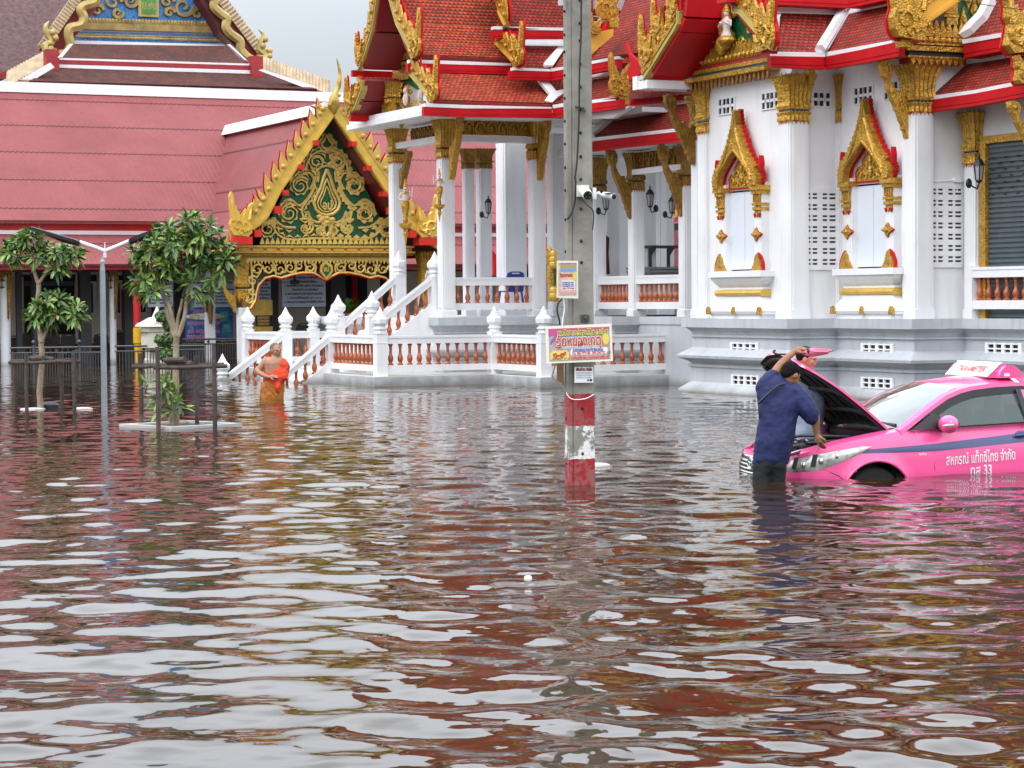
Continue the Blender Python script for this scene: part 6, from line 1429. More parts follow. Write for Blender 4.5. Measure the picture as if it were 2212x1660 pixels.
layer(sg, 'pink_boxes', SM, INK['pink'], lambda mb, M: [mb.box((X(a), Y(.075), .0075), (X(b), Y(.165), .0085), M) for a, b in ((.36, .51), (.525, .575), (.59, .68), (.69, .78), (.79, .83), (.845, .955))])
layer(sg, 'lotus', SM, INK['grn'], polyf([(X(.93), Y(.20)), (X(.965), Y(.20)), (X(.965), Y(.30)), (X(.94), Y(.27))], .0088))
layer(sg, 'headline_shadow', SM, INK['dk'], textf('งานปิดทองฝังลูกนิมิต-ผูกสีมา', .085, X(.56), Y(.795), .0088, .006, X(.765)))
layer(sg, 'headline', SM, INK['yel'], textf('งานปิดทองฝังลูกนิมิต-ผูกสีมา', .085, X(.56), Y(.80), .0105, .002, X(.76)))
for ky, b, z, wx in (('dk', .012, .0090, .69), ('cream', .009, .0102, .685), ('red', .003, .0118, .665)):
    layer(sg, 'temple_name', SM, INK[ky], textf('วัดหนองเกตุ', .135, X(.50), Y(.565 if ky != 'dk' else .555), z, b, X(wx)))
layer(sg, 'place_line', SM, INK['white'], textf('ต.หนองปลาไหล อ.บางละมุง จ.ชลบุรี', .035, X(.52), Y(.415), .0100, .001, X(.56)))
for yy, ss in ((.345, .024), (.30, .024)): layer(sg, 'small_print', SM, INK['navy'], textf('กราบนมัสการพระพุทธรูป ปิดทองลูกนิมิต ฟังพระธรรมเทศนา', ss, X(.63), Y(yy), .0095, .001, X(.46)))
layer(sg, 'phone_line', SM, INK['red'], textf('โทร. 080-7979188 , 089-2947752', .04, X(.64), Y(.235), .0095, .0015, X(.50)))
layer(sg, 'date', SM, INK['red'], textf('๑-๗', .085, X(.20), Y(.215), .0095, .005, X(.20)))
layer(sg, 'month', SM, INK['navy'], textf('กุมภาพันธ์ ๒๕๖๕', .032, X(.20), Y(.115), .0095, .001, X(.22)))
layer(sg, 'invitation', SM, INK['red'], textf('ขอเชิญเที่ยวงาน ชมมหรสพ ทุกคืน ฟรี', .035, X(.66), Y(.12), .0095, .001, X(.57)))
SM2, SW2, SH2 = sign_frame(WP('C2', 500, 195, 22.13), WP('C2', 1235, 195, 22.19), WP('C2', 380, 1475, 22.13))
sg2 = thing('small_fair_sign', 'small portrait fair sign hanging above the wide sign on the pole', 'sign', SM2)
SM2s = SM2
x2 = lambda f: SW2 * f; y2 = lambda f: SH2 * f
def shx(pts): return [(x + .12 * SW2 * (y / SH2) * 0, y) for x, y in pts]
layer(sg2, 'board', SM2, INK['cream'], lambda mb, M: mb.prism([(0, 0, -.003), (SW2 * 1.02, y2(-.03), -.003), (SW2 * 1.0, SH2, -.003), (SW2 * .0, SH2, -.003)], (0, 0, .005), M))
layer(sg2, 'print', SM2, mat('sign_print_pale', (.58, .50, .38), .5, var=.4, vs=22, col2=(.50, .30, .26)), rectf(x2(.07), y2(.06), x2(.93), y2(.95), .0035))
for a, b, ky in ((.90, .935, 'mag'), (.80, .885, 'olive'), (.70, .79, 'sky')): layer(sg2, 'print_band', SM2, INK[ky], rectf(x2(.16), y2(a), x2(.92), y2(b), .005))
layer(sg2, 'temple_name', SM2, INK['red'], textf('วัดหนองเกตุ', .045, x2(.44), y2(.60), .006, .003, x2(.64)))
layer(sg2, 'golden_ball', SM2, INK['yel'], polyf([(x2(.83 + .10 * math.cos(a * .3927)), y2(.58 + .13 * math.sin(a * .3927))) for a in range(16)], .006))
layer(sg2, 'white_cloud', SM2, INK['white'], rectf(x2(.22), y2(.20), x2(.86), y2(.46), .005))
layer(sg2, 'small_print', SM2, INK['navy'], lambda mb, M: [put_text(mb, 'ปิดทองฝังลูกนิมิต ผูกสีมา', .018, M @ Matrix.Translation((x2(.53), y2(f), .0065)), .001, width=x2(.56)) for f in (.41, .36, .31)])
layer(sg2, 'phone_line', SM2, INK['red'], textf('080-7979188', .025, x2(.54), y2(.245), .0065, .001, x2(.55)))
layer(sg2, 'pink_boxes', SM2, INK['pink'], rectf(x2(.14), y2(.08), x2(.92), y2(.155), .005))
SM3, SW3, SH3 = sign_frame(WP('B1', 1413, 1487, 22.26), WP('B1', 1558, 1487, 22.29), WP('B1', 1415, 1607, 22.26))
sg3 = thing('paper_notice', 'small white paper notice with a red headline below the wide sign', 'notice', SM3)
layer(sg3, 'paper', SM3, INK['white'], lambda mb, M: mb.box((0, 0, -.002), (SW3, SH3, .001), M))
layer(sg3, 'headline', SM3, mat('ink_maroon', (.25, .02, .03), .6), textf('เงินด่วน ทันใจ', .035, SW3 * .5, SH3 * .84, .002, .003, SW3 * .85))
layer(sg3, 'small_print', SM3, mat('ink_blue', (.25, .32, .50), .6), lambda mb, M: [put_text(mb, 'รับจำนำรถ โฉนดที่ดิน', .018, M @ Matrix.Translation((SW3 * .5, SH3 * f, .002)), .0005, width=SW3 * .8) for f in (.62, .47, .32)])
layer(sg3, 'picture', SM3, INK['dk'], lambda mb, M: (mb.lathe((SW3 * .72, SH3 * .16, .0015), [(.011, 0), (.011, .001)], 8, 0, M), mb.box((SW3 * .80, SH3 * .08, .0015), (SW3 * .93, SH3 * .24, .0025), M)))
# cameras
cA = thing('security_camera', 'white security camera with a black face on the front of the pole', 'camera', Matrix.Translation(WP('B2', 320, 800, 22.25)))
mb = MB(); mb.box(WP('B2', 268, 848, 22.33), WP('B2', 366, 755, 22.24)); obj('mounting_box', mb, mat('ivory_plastic', (.66, .66, .56), .5), cA)
a, b = WP('B2', 318, 795, 22.22), WP('B2', 355, 835, 22.02); mb = MB(); dd = (b - a); mb.tube([a, a + dd * .1, a + dd * .12, b - dd * .12, b], [.03, .036, .052, .052, .046], 14); obj('housing', mb, mat('camera_white', (.80, .80, .80), .3, coat=.3), cA, smooth=True)
mb = MB(); mb.tube([b + dd * .0, b + dd * .06], [.043, .040], 14); obj('lens', mb, mat('gloss_black', (.01, .01, .01), .08), cA, smooth=True)
mb = MB()
for an in range(4): q = b + dd * .065 + Vector((math.cos(an * 1.57 + .7) * .022, 0, math.sin(an * 1.57 + .7) * .022)); mb.ell(q, .007, 6, 5)
obj('lamp_dot', mb, mat('dim_lens', (.12, .12, .13), .2), cA)
cB = thing('side_camera', 'white bullet camera on an arm at the right of the pole', 'camera', Matrix.Translation(WP('B2', 405, 820, 22.3)))
mb = MB(); mb.box(WP('B2', 390, 868, 22.42), WP('B2', 421, 776, 22.33)); obj('mounting_box', mb, MATS['camera_white'], cB)
mb = MB(); mb.tube([WP('B2', x, y, 22.36) for x, y in ((420, 825), (440, 818), (455, 832), (475, 832))], [.014, .02, .012, .018], 8); obj('arm', mb, MATS['camera_white'], cB, smooth=True)
mb = MB(); a, b = WP('B2', 472, 832, 22.36), WP('B2', 556, 846, 22.22); mb.tube([a, a + (b - a) * .1, b - (b - a) * .1, b], [.02, .033, .035, .03], 12); mb.box(WP('B2', 480, 822, 22.40), WP('B2', 562, 815, 22.2)); obj('housing', mb, MATS['camera_white'], cB, smooth=True)
mb = MB(); mb.tube([b, b + (b - a) * .02], [.026, .026], 10); obj('lens', mb, MATS['gloss_black'], cB)
# ================================================================ street lamp
LX, LY = -6.49, 36.8
lp_ = thing('street_lamp', 'galvanised double armed solar street lamp standing in the flood', 'street lamp', at(LX, LY, 0))
gv = mat('galvanised_steel', (.33, .37, .40), .42, .6, var=.1, vs=6)
def WL(k, x, y, d=LY): return hY(k, x, y, d)
zt_l = WL('A6', 730, 425).z
mb = MB(at(LX, LY, 0, .5)); mb.sq((0, 0, -.6), [(.040, 0), (.034, zt_l + .35), (.012, zt_l + .6)]); mb.sq((0, 0, zt_l - .1), [(.034, 0), (.02, .05)]); obj('mast', mb, gv, lp_)
mb = MB(); c = WL('A6', 731, 393); mb.tube([c - ZD * .10, c + ZD * .04], .028, 8); mb.tube([c + ZD * .04, c + ZD * .14], .008, 6); mb.tube([c, WL('A6', 650, 362), WL('A6', 555, 330)], .032, 8); mb.tube([c, WL('A6', 820, 357), WL('A6', 905, 322)], .032, 8); obj('arm', mb, mat('white_metal', (.72, .73, .75), .35, .1), lp_, smooth=True)
for x0, y0, x1, y1 in ((560, 338, 212, 234), (902, 324, 1190, 214)):
    a, b = WL('A6', x0, y0), WL('A6', x1, y1); d = b - a; mb = MB(); nrm = Vector((-d.z, 0, d.x)).normalized() * (1 if d.x > 0 else -1); w_ = Vector((0, .14, 0))
    mb.prism([a - w_ * .5 + nrm * .02, a + d * .12 - w_ + nrm * .035, b - w_ + nrm * .03, b + w_ + nrm * .03, a + d * .12 + w_ + nrm * .035, a + w_ * .5 + nrm * .02], nrm * -.05); mb.tube([a + nrm * -.01, a + d * .35 - nrm * .02, b - d * .3 - nrm * .012], [.045, .05, .02], 8)
    obj('lamp_head', mb, mat('lamp_black', (.015, .014, .015), .3), lp_)
# ================================================================ trees
LEAFM = [mat('leaf_green', (.13, .25, .045), .42, var=.30, vs=6), mat('leaf_light', (.27, .40, .085), .40, var=.25, vs=6), mat('leaf_dark', (.055, .125, .027), .45, var=.3, vs=6), mat('leaf_yellowing', (.42, .36, .06), .45, var=.2, vs=6)]
for m_ in LEAFM: m_.node_tree.nodes['Principled BSDF'].inputs['Specular IOR Level'].default_value = .6
BARK = mat('pale_bark', (.33, .25, .165), .85, var=.2, vs=12, bump=.004, bs=60)
def blade(mb, p, d, L_, w, up, droop):
    d = d.normalized(); s = d.cross(up); s = s.normalized() if s.length > 1e-3 else Vector((1, 0, 0)); n = s.cross(d).normalized()
    P = [p + d * (L_ * t) - ZD * (droop * L_ * t * t) for t in (0, .35, .7, 1.0)]
    vs = [P[0], P[1] + s * w * .42 + n * w * .12, P[1] - s * w * .42 + n * w * .12, P[1], P[2] + s * w * .5 + n * w * .10, P[2] - s * w * .5 + n * w * .10, P[2], P[3]]
    mb.add(vs, [(0, 1, 3), (0, 3, 2), (1, 4, 6, 3), (3, 6, 5, 2), (4, 7, 6), (6, 7, 5)])
def rosette(mb, c, ax, L_, n, rs, w=.25):
    ax = ax.normalized(); a = ax.cross(Vector((.3, .8, .1))).normalized(); b = ax.cross(a)
    for i in range(n):
        an = 2.4 * i + rs.uniform(-.3, .3); el = rs.uniform(-.35, .95) if i < n * .75 else rs.uniform(.7, 1.5)
        d = (a * math.cos(an) + b * math.sin(an)) * math.cos(el) + ax * math.sin(el)
        mb.m = rs.choice((0, 0, 1, 1, 2) if el > .2 else (0, 2, 2)); mb.m = 3 if rs.random() < .035 else mb.m; blade(mb, c + d * .02, d, L_ * rs.uniform(.7, 1.12), L_ * w, ax, rs.uniform(.05, .45))
def crown(parent, k, blobs, yd, L_, dens, seed, n=13, name='crown'):
    rs = random.Random(seed); mb = MB()
    for (x, y, rx, ry) in blobs:
        c = hY(k, x, y, yd); s = ZR[k][2] / (FOC / yd); Rx, Rz = rx * s, ry * s; Ry = (Rx * .8)
        for i in range(int(dens * Rx * Rz * 100)):
            while 1:
                q = Vector((rs.uniform(-1, 1), rs.uniform(-1, 1), rs.uniform(-1, 1)))
                if .30 < q.length < 1: break
            if q.length < .55 and rs.random() < .6: q = q.normalized() * rs.uniform(.6, 1)
            p = c + Vector((q.x * Rx, q.y * Ry, q.z * Rz)); rosette(mb, p, Vector((q.x, q.y * .9, q.z + .55)), L_, n, rs)
    return obj(name, mb, LEAFM, parent)
def limbs(parent, k, lines, yd, name='trunk'):
    rs = random.Random(1)
    for ln, r0, r1 in lines:
        P = [hY(k, x, y, yd + (i % 2) * .03) for i, (x, y) in enumerate(ln)]; Q = []
        for i in range(len(P) - 1):
            for t in (0, .33, .66):
                p0, p1, p2, p3 = P[max(i - 1, 0)], P[i], P[i + 1], P[min(i + 2, len(P) - 1)]; Q.append(.5 * ((2 * p1) + (p2 - p0) * t + (2 * p0 - 5 * p1 + 4 * p2 - p3) * t * t + (3 * p1 - p0 - 3 * p2 + p3) * t ** 3) + Vector((rs.uniform(-.006, .006), 0, 0)))
        Q.append(P[-1]); n = len(Q); mb = MB(); mb.tube(Q, [r0 + (r1 - r0) * i / (n - 1) for i in range(n)], 9); obj(name, mb, BARK, parent, smooth=True); name = 'branch'
ta = thing('left_frangipani_tree', 'small tree with two tiers of long glossy leaves, left of the street lamp', 'tree', at(-7.99, 39.2, 0))
ta.name = 'frangipani_tree'
YA = 39.2
limbs(ta, 'A6', [([(284, 1760), (284, 1490), (274, 1370), (288, 1230), (290, 1100), (286, 1010)], .058, .044), ([(290, 1030), (272, 930), (262, 850), (262, 760), (270, 680), (268, 610)], .05, .038), ([(268, 620), (240, 540), (215, 470)], .035, .025), ([(268, 615), (300, 575), (340, 520)], .032, .022), ([(297, 1010), (330, 930), (358, 865), (380, 820)], .035, .02)], YA)
crown(ta, 'A6', [(110, 390, 90, 60), (220, 310, 90, 50), (270, 400, 80, 50), (400, 410, 85, 50), (500, 420, 75, 45), (390, 500, 60, 35), (60, 440, 40, 30)], YA, .20, 5.0, 3)
crown(ta, 'A6', [(330, 760, 85, 55), (250, 830, 60, 45), (430, 740, 75, 50), (520, 820, 60, 55), (390, 840, 70, 45), (290, 890, 50, 30)], YA, .20, 5.2, 4)
tb = thing('frangipani_tree', 'larger forked tree with long glossy leaves standing in the white kerbed bed', 'tree', at(-4.76, 33.2, 0))
YB = 33.3
limbs(tb, 'C5', [([(588, 2600), (592, 2300), (586, 1900), (588, 1600), (590, 1480), (590, 1330), (592, 1200)], .050, .043), ([(585, 1215), (540, 1100), (490, 950), (462, 800), (430, 640)], .036, .022), ([(592, 1200), (560, 1050), (520, 900), (480, 760), (440, 600), (430, 480)], .04, .024), ([(600, 1210), (645, 1110), (690, 980), (712, 820), (740, 620), (770, 470)], .040, .022), ([(594, 1160), (605, 1010), (640, 860), (670, 720)], .028, .018)], YB)
crown(tb, 'A6', [(1290, 200, 100, 50), (1190, 250, 80, 45), (1440, 260, 105, 60), (1040, 340, 110, 60), (1190, 350, 110, 65), (1330, 340, 100, 65), (950, 420, 80, 55), (1090, 460, 110, 65), (1250, 460, 110, 65), (1400, 440, 100, 60), (1560, 480, 85, 55), (1490, 370, 80, 55), (1000, 590, 75, 40), (1070, 670, 65, 50), (1350, 640, 80, 42), (1420, 690, 55, 35), (1500, 550, 70, 40), (1150, 560, 80, 40)], YB, .205, 3.3, 5)
# staked timber frames round both trees
STK = mat('stake_wood', (.085, .062, .052), .85, var=.3, vs=9)
def stakes(label, k, posts, bars, logs, yd, dep):
    t = thing('timber_support', label, 'tree support', Matrix.Translation(hY(k, posts[0][0], posts[0][2], yd) * 1.0), 'timber supports staked round the trees')
    for i, (x, y0, y1) in enumerate(posts):
        d = yd + (dep if i % 2 == 0 else -dep); a = hY(k, x, y0, d); b = hY(k, x, y1, d); mb = MB(); mb.tube([(a.x, a.y, -.6), (a.x * .5 + b.x * .5 + .01, a.y, .4), (a.x, a.y, a.z)], [.031, .034, .031], 8); obj('stake', mb, STK, t, smooth=True)
    for (x0, y0, x1, y1, dd) in bars:
        a, b = hY(k, x0, y0, yd + dd), hY(k, x1, y1, yd + dd); mb = MB(); mb.tube([a, (a + b) / 2 - ZD * .01, b], .029, 8); obj('crossbar', mb, STK, t, smooth=True)
    for (x0, y0, x1, y1) in logs:
        a, b = hY(k, x0, y0, yd - dep * .4), hY(k, x1, y1, yd - dep * .9); mb = MB(); mb.tube([a, b], .042, 8); obj('short_log', mb, STK, t, smooth=True)
    return t
stakes('dark timber stake frame round the left tree', 'A6', [(98, 1095, 1490), (180, 1110, 1490), (425, 1100, 1490), (513, 1085, 1490)], [(60, 1170, 395, 1164, -.5), (385, 1160, 562, 1160, -.45), (75, 1158, 530, 1150, .45)], [(210, 1140, 300, 1140), (240, 1130, 375, 1148)], 39.2, .5)
stakes('dark timber stake frame round the forked tree', 'A6', [(978, 1105, 1600), (1096, 1060, 1600), (1366, 1120, 1600), (1490, 1045, 1600)], [(918, 1198, 1090, 1192, .5), (1068, 1204, 1480, 1196, -.55), (1380, 1195, 1582, 1193, -.5), (940, 1186, 1560, 1182, .55)], [(1150, 1155, 1290, 1150), (1170, 1168, 1340, 1178)], 33.2, .55)
for q in (('A6', 1470, 1050),): pass
# white kerbed planting bed
kb = thing('planter_kerb', 'white kerb frame of a tree bed just breaking the water surface', 'planter', at(-4.85, 33.4, 0, YAW))
mb = MB(at(-4.80, 33.45, 0, YAW + .35))
s_ = .57
for a, b in (((-s_, -s_), (s_, -s_)), ((s_, -s_), (s_, s_)), ((s_, s_), (-s_, s_)), ((-s_, s_), (-s_, -s_))):
    x0, x1 = min(a[0], b[0]) - .06, max(a[0], b[0]) + .06; y0, y1 = min(a[1], b[1]) - .06, max(a[1], b[1]) + .06
    if x1 - x0 > y1 - y0: mb.box((x0, y0, -.5), (x1, y1, .045))
    else: mb.box((x0, y0 + .121, -.5), (x1, y1 - .121, .045))
obj('kerb', mb, WHITE, kb)
mb = MB(at(-4.80, 33.45, 0, YAW + .35)); mb.box((-s_ + .06, -s_ + .06, -.5), (s_ - .06, s_ - .06, .012)); obj('soil', mb, mat('wet_soil', (.045, .032, .022), .9, var=.4, vs=8, bump=.03, bs=12), kb)
bu = thing('undergrowth_shrub', 'leafy green shrub growing at the foot of the forked tree', 'shrub', at(-5.0, 33.3, 0))
limbs(bu, 'A6', [([(1190, 1600), (1170, 1500), (1150, 1400), (1120, 1310)], .014, .008), ([(1195, 1600), (1200, 1480), (1190, 1350), (1180, 1260)], .014, .008)], 33.1, name='stem')
crown(bu, 'A6', [(1170, 1300, 70, 55), (1090, 1335, 75, 35), (1230, 1370, 60, 45), (1130, 1400, 55, 40), (1180, 1470, 65, 60), (1230, 1490, 50, 60), (1110, 1490, 40, 30)], 33.1, .19, 2.4, 8, n=8, name='foliage')
# floating bits
def debris(name, label, k, x, y, w, h, m, seed, cat='litter'):
    p = hZ(k, x, y, .0); rs = random.Random(seed); mb = MB(); n = 10
    ring = [(p.x + w * (1 + rs.uniform(-.25, .25)) * math.cos(6.283 * i / n), p.y + w * .8 * (1 + rs.uniform(-.25, .25)) * math.sin(6.283 * i / n)) for i in range(n)]
    mb.loft([[(x_, y_, -.03) for x_, y_ in ring], [(x_, y_, h * .6) for x_, y_ in ring], [(p.x + (x_ - p.x) * .6, p.y + (y_ - p.y) * .6, h) for x_, y_ in ring]]); return tag(obj(name, mb, m, smooth=True, base=(p.x, p.y, 0)), label, cat)
FOAM = mat('white_foam', (.75, .74, .70), .7, var=.08)
debris('foam_slab', 'white foam slab floating by the left tree trunk', 'A6', 235, 1497, .20, .03, FOAM, 1)
debris('foam_piece', 'white foam scrap floating right of the left tree stakes', 'A6', 570, 1494, .15, .03, FOAM, 2)
debris('dark_bag', 'black lumpy bag beside the left tree trunk', 'A6', 350, 1492, .19, .12, BLACK, 3, 'bag')
debris('plastic_bag', 'white plastic bag floating just right of the pole foot', 'B7', 414, 1382, .12, .03, FOAM, 4, 'bag')
debris('paper_cup', 'tiny crumpled white cup floating in the foreground', 'D', 1141, 1251, .022, .022, FOAM, 5, 'cup')
# ================================================================ iron fences
def pxv(k, pts, v): return [hV(k, x, y, v) for x, y in pts]
def fence(label, k, v, x0, x1, yt, yb2, posts, ring_y, rings, n, M=None, mt=STEEL):
    a, b = hV(k, x0, yt[0], v), hV(k, x1, yt[1], v); t = thing('iron_fence', label, 'fence', atB(a.x, v, 0), 'dark iron fences in front of the hall')
    c, d = hV(k, x0, yb2[0], v), hV(k, x1, yb2[1], v); mb = MB(BF); mb.tube([a, b], .028, 5); mb.tube([c, d], .022, 5); obj('rail', mb, mt, t)
    mb = MB(BF)
    for i in range(n): p = c + (d - c) * ((i + .5) / n); mb.box((p.x - .010, v - .010, -.6), (p.x + .010, v + .010, p.z))
    obj('bars', mb, mt, t)
    mb = MB(BF)
    for x in rings:
        p = hV(k, x, ring_y, v); mb.tube([(p.x + .085 * math.cos(q * .524), v, p.z + .085 * math.sin(q * .524)) for q in range(13)], .014, 5)
    for i in range(len(rings) - 1):
        p = (hV(k, rings[i], ring_y, v) + hV(k, rings[i + 1], ring_y, v)) / 2; mb.prism([(p.x - .05, v, p.z), (p.x, v, p.z - .07), (p.x + .05, v, p.z), (p.x, v, p.z + .07)], (0, .012, 0))
    if rings: obj('ring_ornament', mb, mt, t)
    for x, y in posts:
        p = hV(k, x, y, v); mb = MB(BF); mb.sq((p.x, v, -.6), [(.03, 0), (.03, p.z + .52)]); mb.ell((p.x, v, p.z), (.055, .055, .055), 8, 6); obj('post', mb, mt, t)
    return t
fence('low iron fence with ball topped posts behind the left tree', 'A6', 62.0, 70, 712, (1069, 1060), (1104, 1098), [(232, 1028), (552, 1024)], 1086, [190, 330, 455, 610], 34)
fence('iron fence between the lamp and the yellow pipe', 'A6', 62.2, 800, 1100, (1056, 1054), (1092, 1088), [], 1074, [], 14)
fence('taller iron fence below the blue poster, with rings and diamonds', 'A6', 63.5, 1270, 1645, (1008, 1004), (1042, 1038), [], 1024, [1340, 1565], 22)
fence('iron fence between forked tree and grey column', 'A6', 60.5, 1100, 1420, (1056, 1052), (1082, 1078), [], 1068, [], 16)
fence('grey railing seen between the two lower stair newels', 'A7', 55.5, 748, 905, (1052, 1050), (1092, 1088), [], 1072, [765, 790, 815, 842, 870], 12, mt=mat('grey_rail', (.22, .20, .19), .6))
# ================================================================ plastic chairs
def chair(label, u, v, z, rz, m, s=1.0, group='dark plastic chairs set out in the hall', base=None):
    M = atB(u, v, z, rz)
    if base is not None: return dup(base, M, label)
    t = thing('plastic_chair', label, 'chair', M, group)
    def q(*a): mb = MB(M); return mb
    mb = q(); pts = [(-.22, .40), (-.235, .75), (-.20, .86), (-.10, .895), (.10, .895), (.20, .86), (.235, .75), (.22, .40), (.15, .40), (.16, .72), (-.16, .72), (-.15, .40)]
    mb.prism([(x, .20 + (z_ - .4) * .15, z_) for x, z_ in [(-.22, .44), (-.235, .75), (-.20, .86), (-.10, .895), (-.10, .84), (.10, .84), (.10, .895), (.20, .86), (.235, .75), (.22, .44)]], (0, .03, 0))
    mb.prism([(x, .20 + (z_ - .4) * .15, z_) for x, z_ in [(-.10, .862), (.10, .862), (.10, .895), (-.10, .895)]], (0, .03, 0)); obj('backrest', mb, m, t, bevel=.006)
    mb = q(); mb.prism([(-.23, -.22, .42), (.23, -.22, .42), (.22, .21, .42), (-.22, .21, .42)], (0, 0, .03)); obj('seat', mb, m, t, bevel=.006)
    for sx in (-1, 1):
        for sy in (-1, 1): mb = q(); mb.prism([(sx * .19 - .02, sy * .18 - .02, .42), (sx * .19 + .02, sy * .18 - .02, .42), (sx * .19 + .02, sy * .18 + .02, .42), (sx * .19 - .02, sy * .18 + .02, .42)], (sx * .05, sy * .05, -.42)); obj('leg', mb, m, t)
    return t
CH = mat('dark_chair_plastic', (.085, .072, .06), .35, var=.2)
base_c = None
for i, (k, x, y, lab) in enumerate((('C4', 315, 1150, 'dark plastic chair leftmost in the hall, behind the left tree'), ('C4', 150, 1190, 'dark plastic chair beside the white column at the left edge'), ('C4', 640, 1155, 'dark plastic chair just right of the left tree trunk'), ('C4', 843, 1165, 'dark plastic chair left of the square grey column'),
        ('C4', 1260, 1165, 'dark plastic chair between grey column and street lamp'), ('C4', 1515, 1115, 'dark plastic chair right of the street lamp, against the red jamb'))):
    v = vH + 2.2; p = hV(k, x, y, v)
    c = chair(lab, p.x, v, p.z - 1.25, 0, CH, base=base_c) if False else chair(lab, p.x, v, p.z - .90, math.pi, CH)
p = hV('A7', 808, 985, 62.0); chair('black plastic chair on the far side of the terrace rail', p.x, 62.0, p.z - .89, math.pi, BLACK, group='plastic chairs near the pavilion')
p = hV('B1', 305, 742, 53.0); chair('white plastic armchair behind the upper stair newel', p.x, 53.0, p.z - .89, math.pi, mat('ivory_chair', (.62, .60, .54), .45), group='plastic chairs near the pavilion')
p = hV('B1', 925, 757, 49.0); chair('blue plastic chair on the porch behind the orange balusters', p.x, 49.0, p.z - .89, math.pi, mat('blue_chair', (.02, .05, .28), .4), group='plastic chairs near the pavilion')
# ================================================================ banners and notices in the hall
def poster(name, label, k, x0, y0, x1, y1, v, m, cat='banner', th=.02):
    a, b = hV(k, x0, y0, v), hV(k, x1, y1, v); M = MVt(Vector((a.x, v, b.z))); t = thing(name, label, cat, M); W_, H_ = b.x - a.x, a.z - b.z
    layer(t, 'sheet', M, m, lambda mb, Mx: mb.box((0, 0, -th), (W_, H_, 0), Mx)); return t, M, W_, H_
NOTE = mat('notice_white', (.60, .66, .78), .5, var=.04); NAVY = mat('print_navy', (.03, .05, .14), .6)
LIN = ['๑. ขอเชิญร่วมทำบุญทอดผ้าป่าสามัคคี', '๒. ร่วมสร้างศาลาการเปรียญ', '๓. ปิดทองฝังลูกนิมิต ผูกสีมา วัดหนองเกตุ', '   ตั้งแต่วันที่ ๑-๗ กุมภาพันธ์', '๔. ขอเชิญพุทธศาสนิกชนทุกท่านร่วมงาน', '๕. สอบถามได้ที่วัดทุกวัน เวลา ๙.๐๐ น.', '๖. ขออนุโมทนาบุญทุกท่านที่มีจิตศรัทธา']
for (lab, k, x0, y0, x1, y1, v) in (('white notice board full of dark writing, under the fan in the pavilion arch', 'A7', 668, 610, 1003, 858, 66.0), ('white notice board partly hidden by the left pavilion column', 'A7', 478, 640, 582, 850, 66.2), ('white notice board above the blue poster, left of the pavilion', 'C5', 780, 480, 1345, 826, 66.5), ('white notice board seen through the forked tree', 'C5', 225, 500, 548, 822, 66.8)):
    t, M, W_, H_ = poster('notice_board', lab, k, x0, y0, x1, y1, v, NOTE); n = 7
    layer(t, 'writing', M, NAVY, lambda mb, Mx: [put_text(mb, LIN[i % 7], H_ * .085, Mx @ Matrix.Translation((W_ * (.5 if W_ > 2 else .5), H_ * (.90 - i * .125), .006)), .004, width=W_ * (.9, .55, .92, .6, .88, .8, .93)[i]) for i in range(n)])
    layer(t, 'bottom_bar', M, mat('teal_bar', (.02, .10, .12), .5), lambda mb, Mx: mb.box((0, -.03, -.01), (W_, 0, .003), Mx))
t, M, W_, H_ = poster('blue_poster', 'blue printed poster with a white oval caption and pink writing', 'C5', 703, 830, 1320, 1228, 66.3, mat('poster_blue', (.035, .15, .36), .45, var=.6, vs=5, col2=(.02, .03, .14)))
mb_ = lambda pts, z=.004: polyf(pts, z)
layer(t, 'oval_caption', M, PLAIN, polyf([(W_ * (.42 + .41 * math.cos(i * .3927)), H_ * (.71 + .10 * math.sin(i * .3927))) for i in range(16)]))
layer(t, 'caption_writing', M, mat('caption_yellow', (.50, .40, .03), .5), textf('ขอเชิญ - ร่วมทำบุญ !', .2, W_ * .42, H_ * .71, .008, .008, W_ * .68))
layer(t, 'headline', M, mat('poster_pink', (.70, .25, .45), .5), lambda mb, Mx: [put_text(mb, s, h, Mx @ Matrix.Translation((W_ * x, H_ * y, .008)), .004, width=W_ * w) for s, h, x, y, w in (('วัดหนองเกตุ', .16, .27, .88, .2), ('ขอเชิญพุทธศาสนิกชน ปิดทอง', .16, .38, .50, .68), ('เสาร์ - อาทิตย์ ตลอด ๑๗', .18, .38, .24, .66), ('ทุกท่านร่วมทำบุญ', .14, .34, .08, .6))])
layer(t, 'picture_patch', M, mat('poster_cyan', (.08, .36, .42), .5, var=.4, vs=6), lambda mb, Mx: [mb.prism([(W_ * x, H_ * y, .004), (W_ * (x + w), H_ * y, .004), (W_ * (x + w * .8), H_ * (y + h), .004), (W_ * (x + w * .1), H_ * (y + h), .004)], (0, 0, .001), Mx) for x, y, w, h in ((.72, .55, .2, .3), (.05, .30, .13, .13), (.76, .2, .2, .25), (.6, .3, .1, .1), (.88, .05, .1, .1))])
t, M, W_, H_ = poster('red_banner', 'red banner with yellow numerals seen between the porch columns', 'B2', 440, 520, 1090, 1042, 58.0, mat('banner_red', (.50, .04, .06), .5))
layer(t, 'writing', M, mat('banner_yellow', (.80, .42, .03), .5), lambda mb, Mx: [put_text(mb, s, .50, Mx @ Matrix.Translation((W_ * x, H_ * y, .006)), .012) for s, x, y in (('ว', .07, .56), ('ท', .70, .56), ('โ', .70, .43), ('ต', .70, .30), ('น', .70, .15), ('ขอ', .93, .30), ('๐๐', .93, .15), ('ม', .2, .4), ('ย', .45, .4))])
t, M, W_, H_ = poster('black_banner', 'black strip banner under the red banner behind the porch', 'B2', 440, 1044, 1090, 1100, 58.0, BLACK)
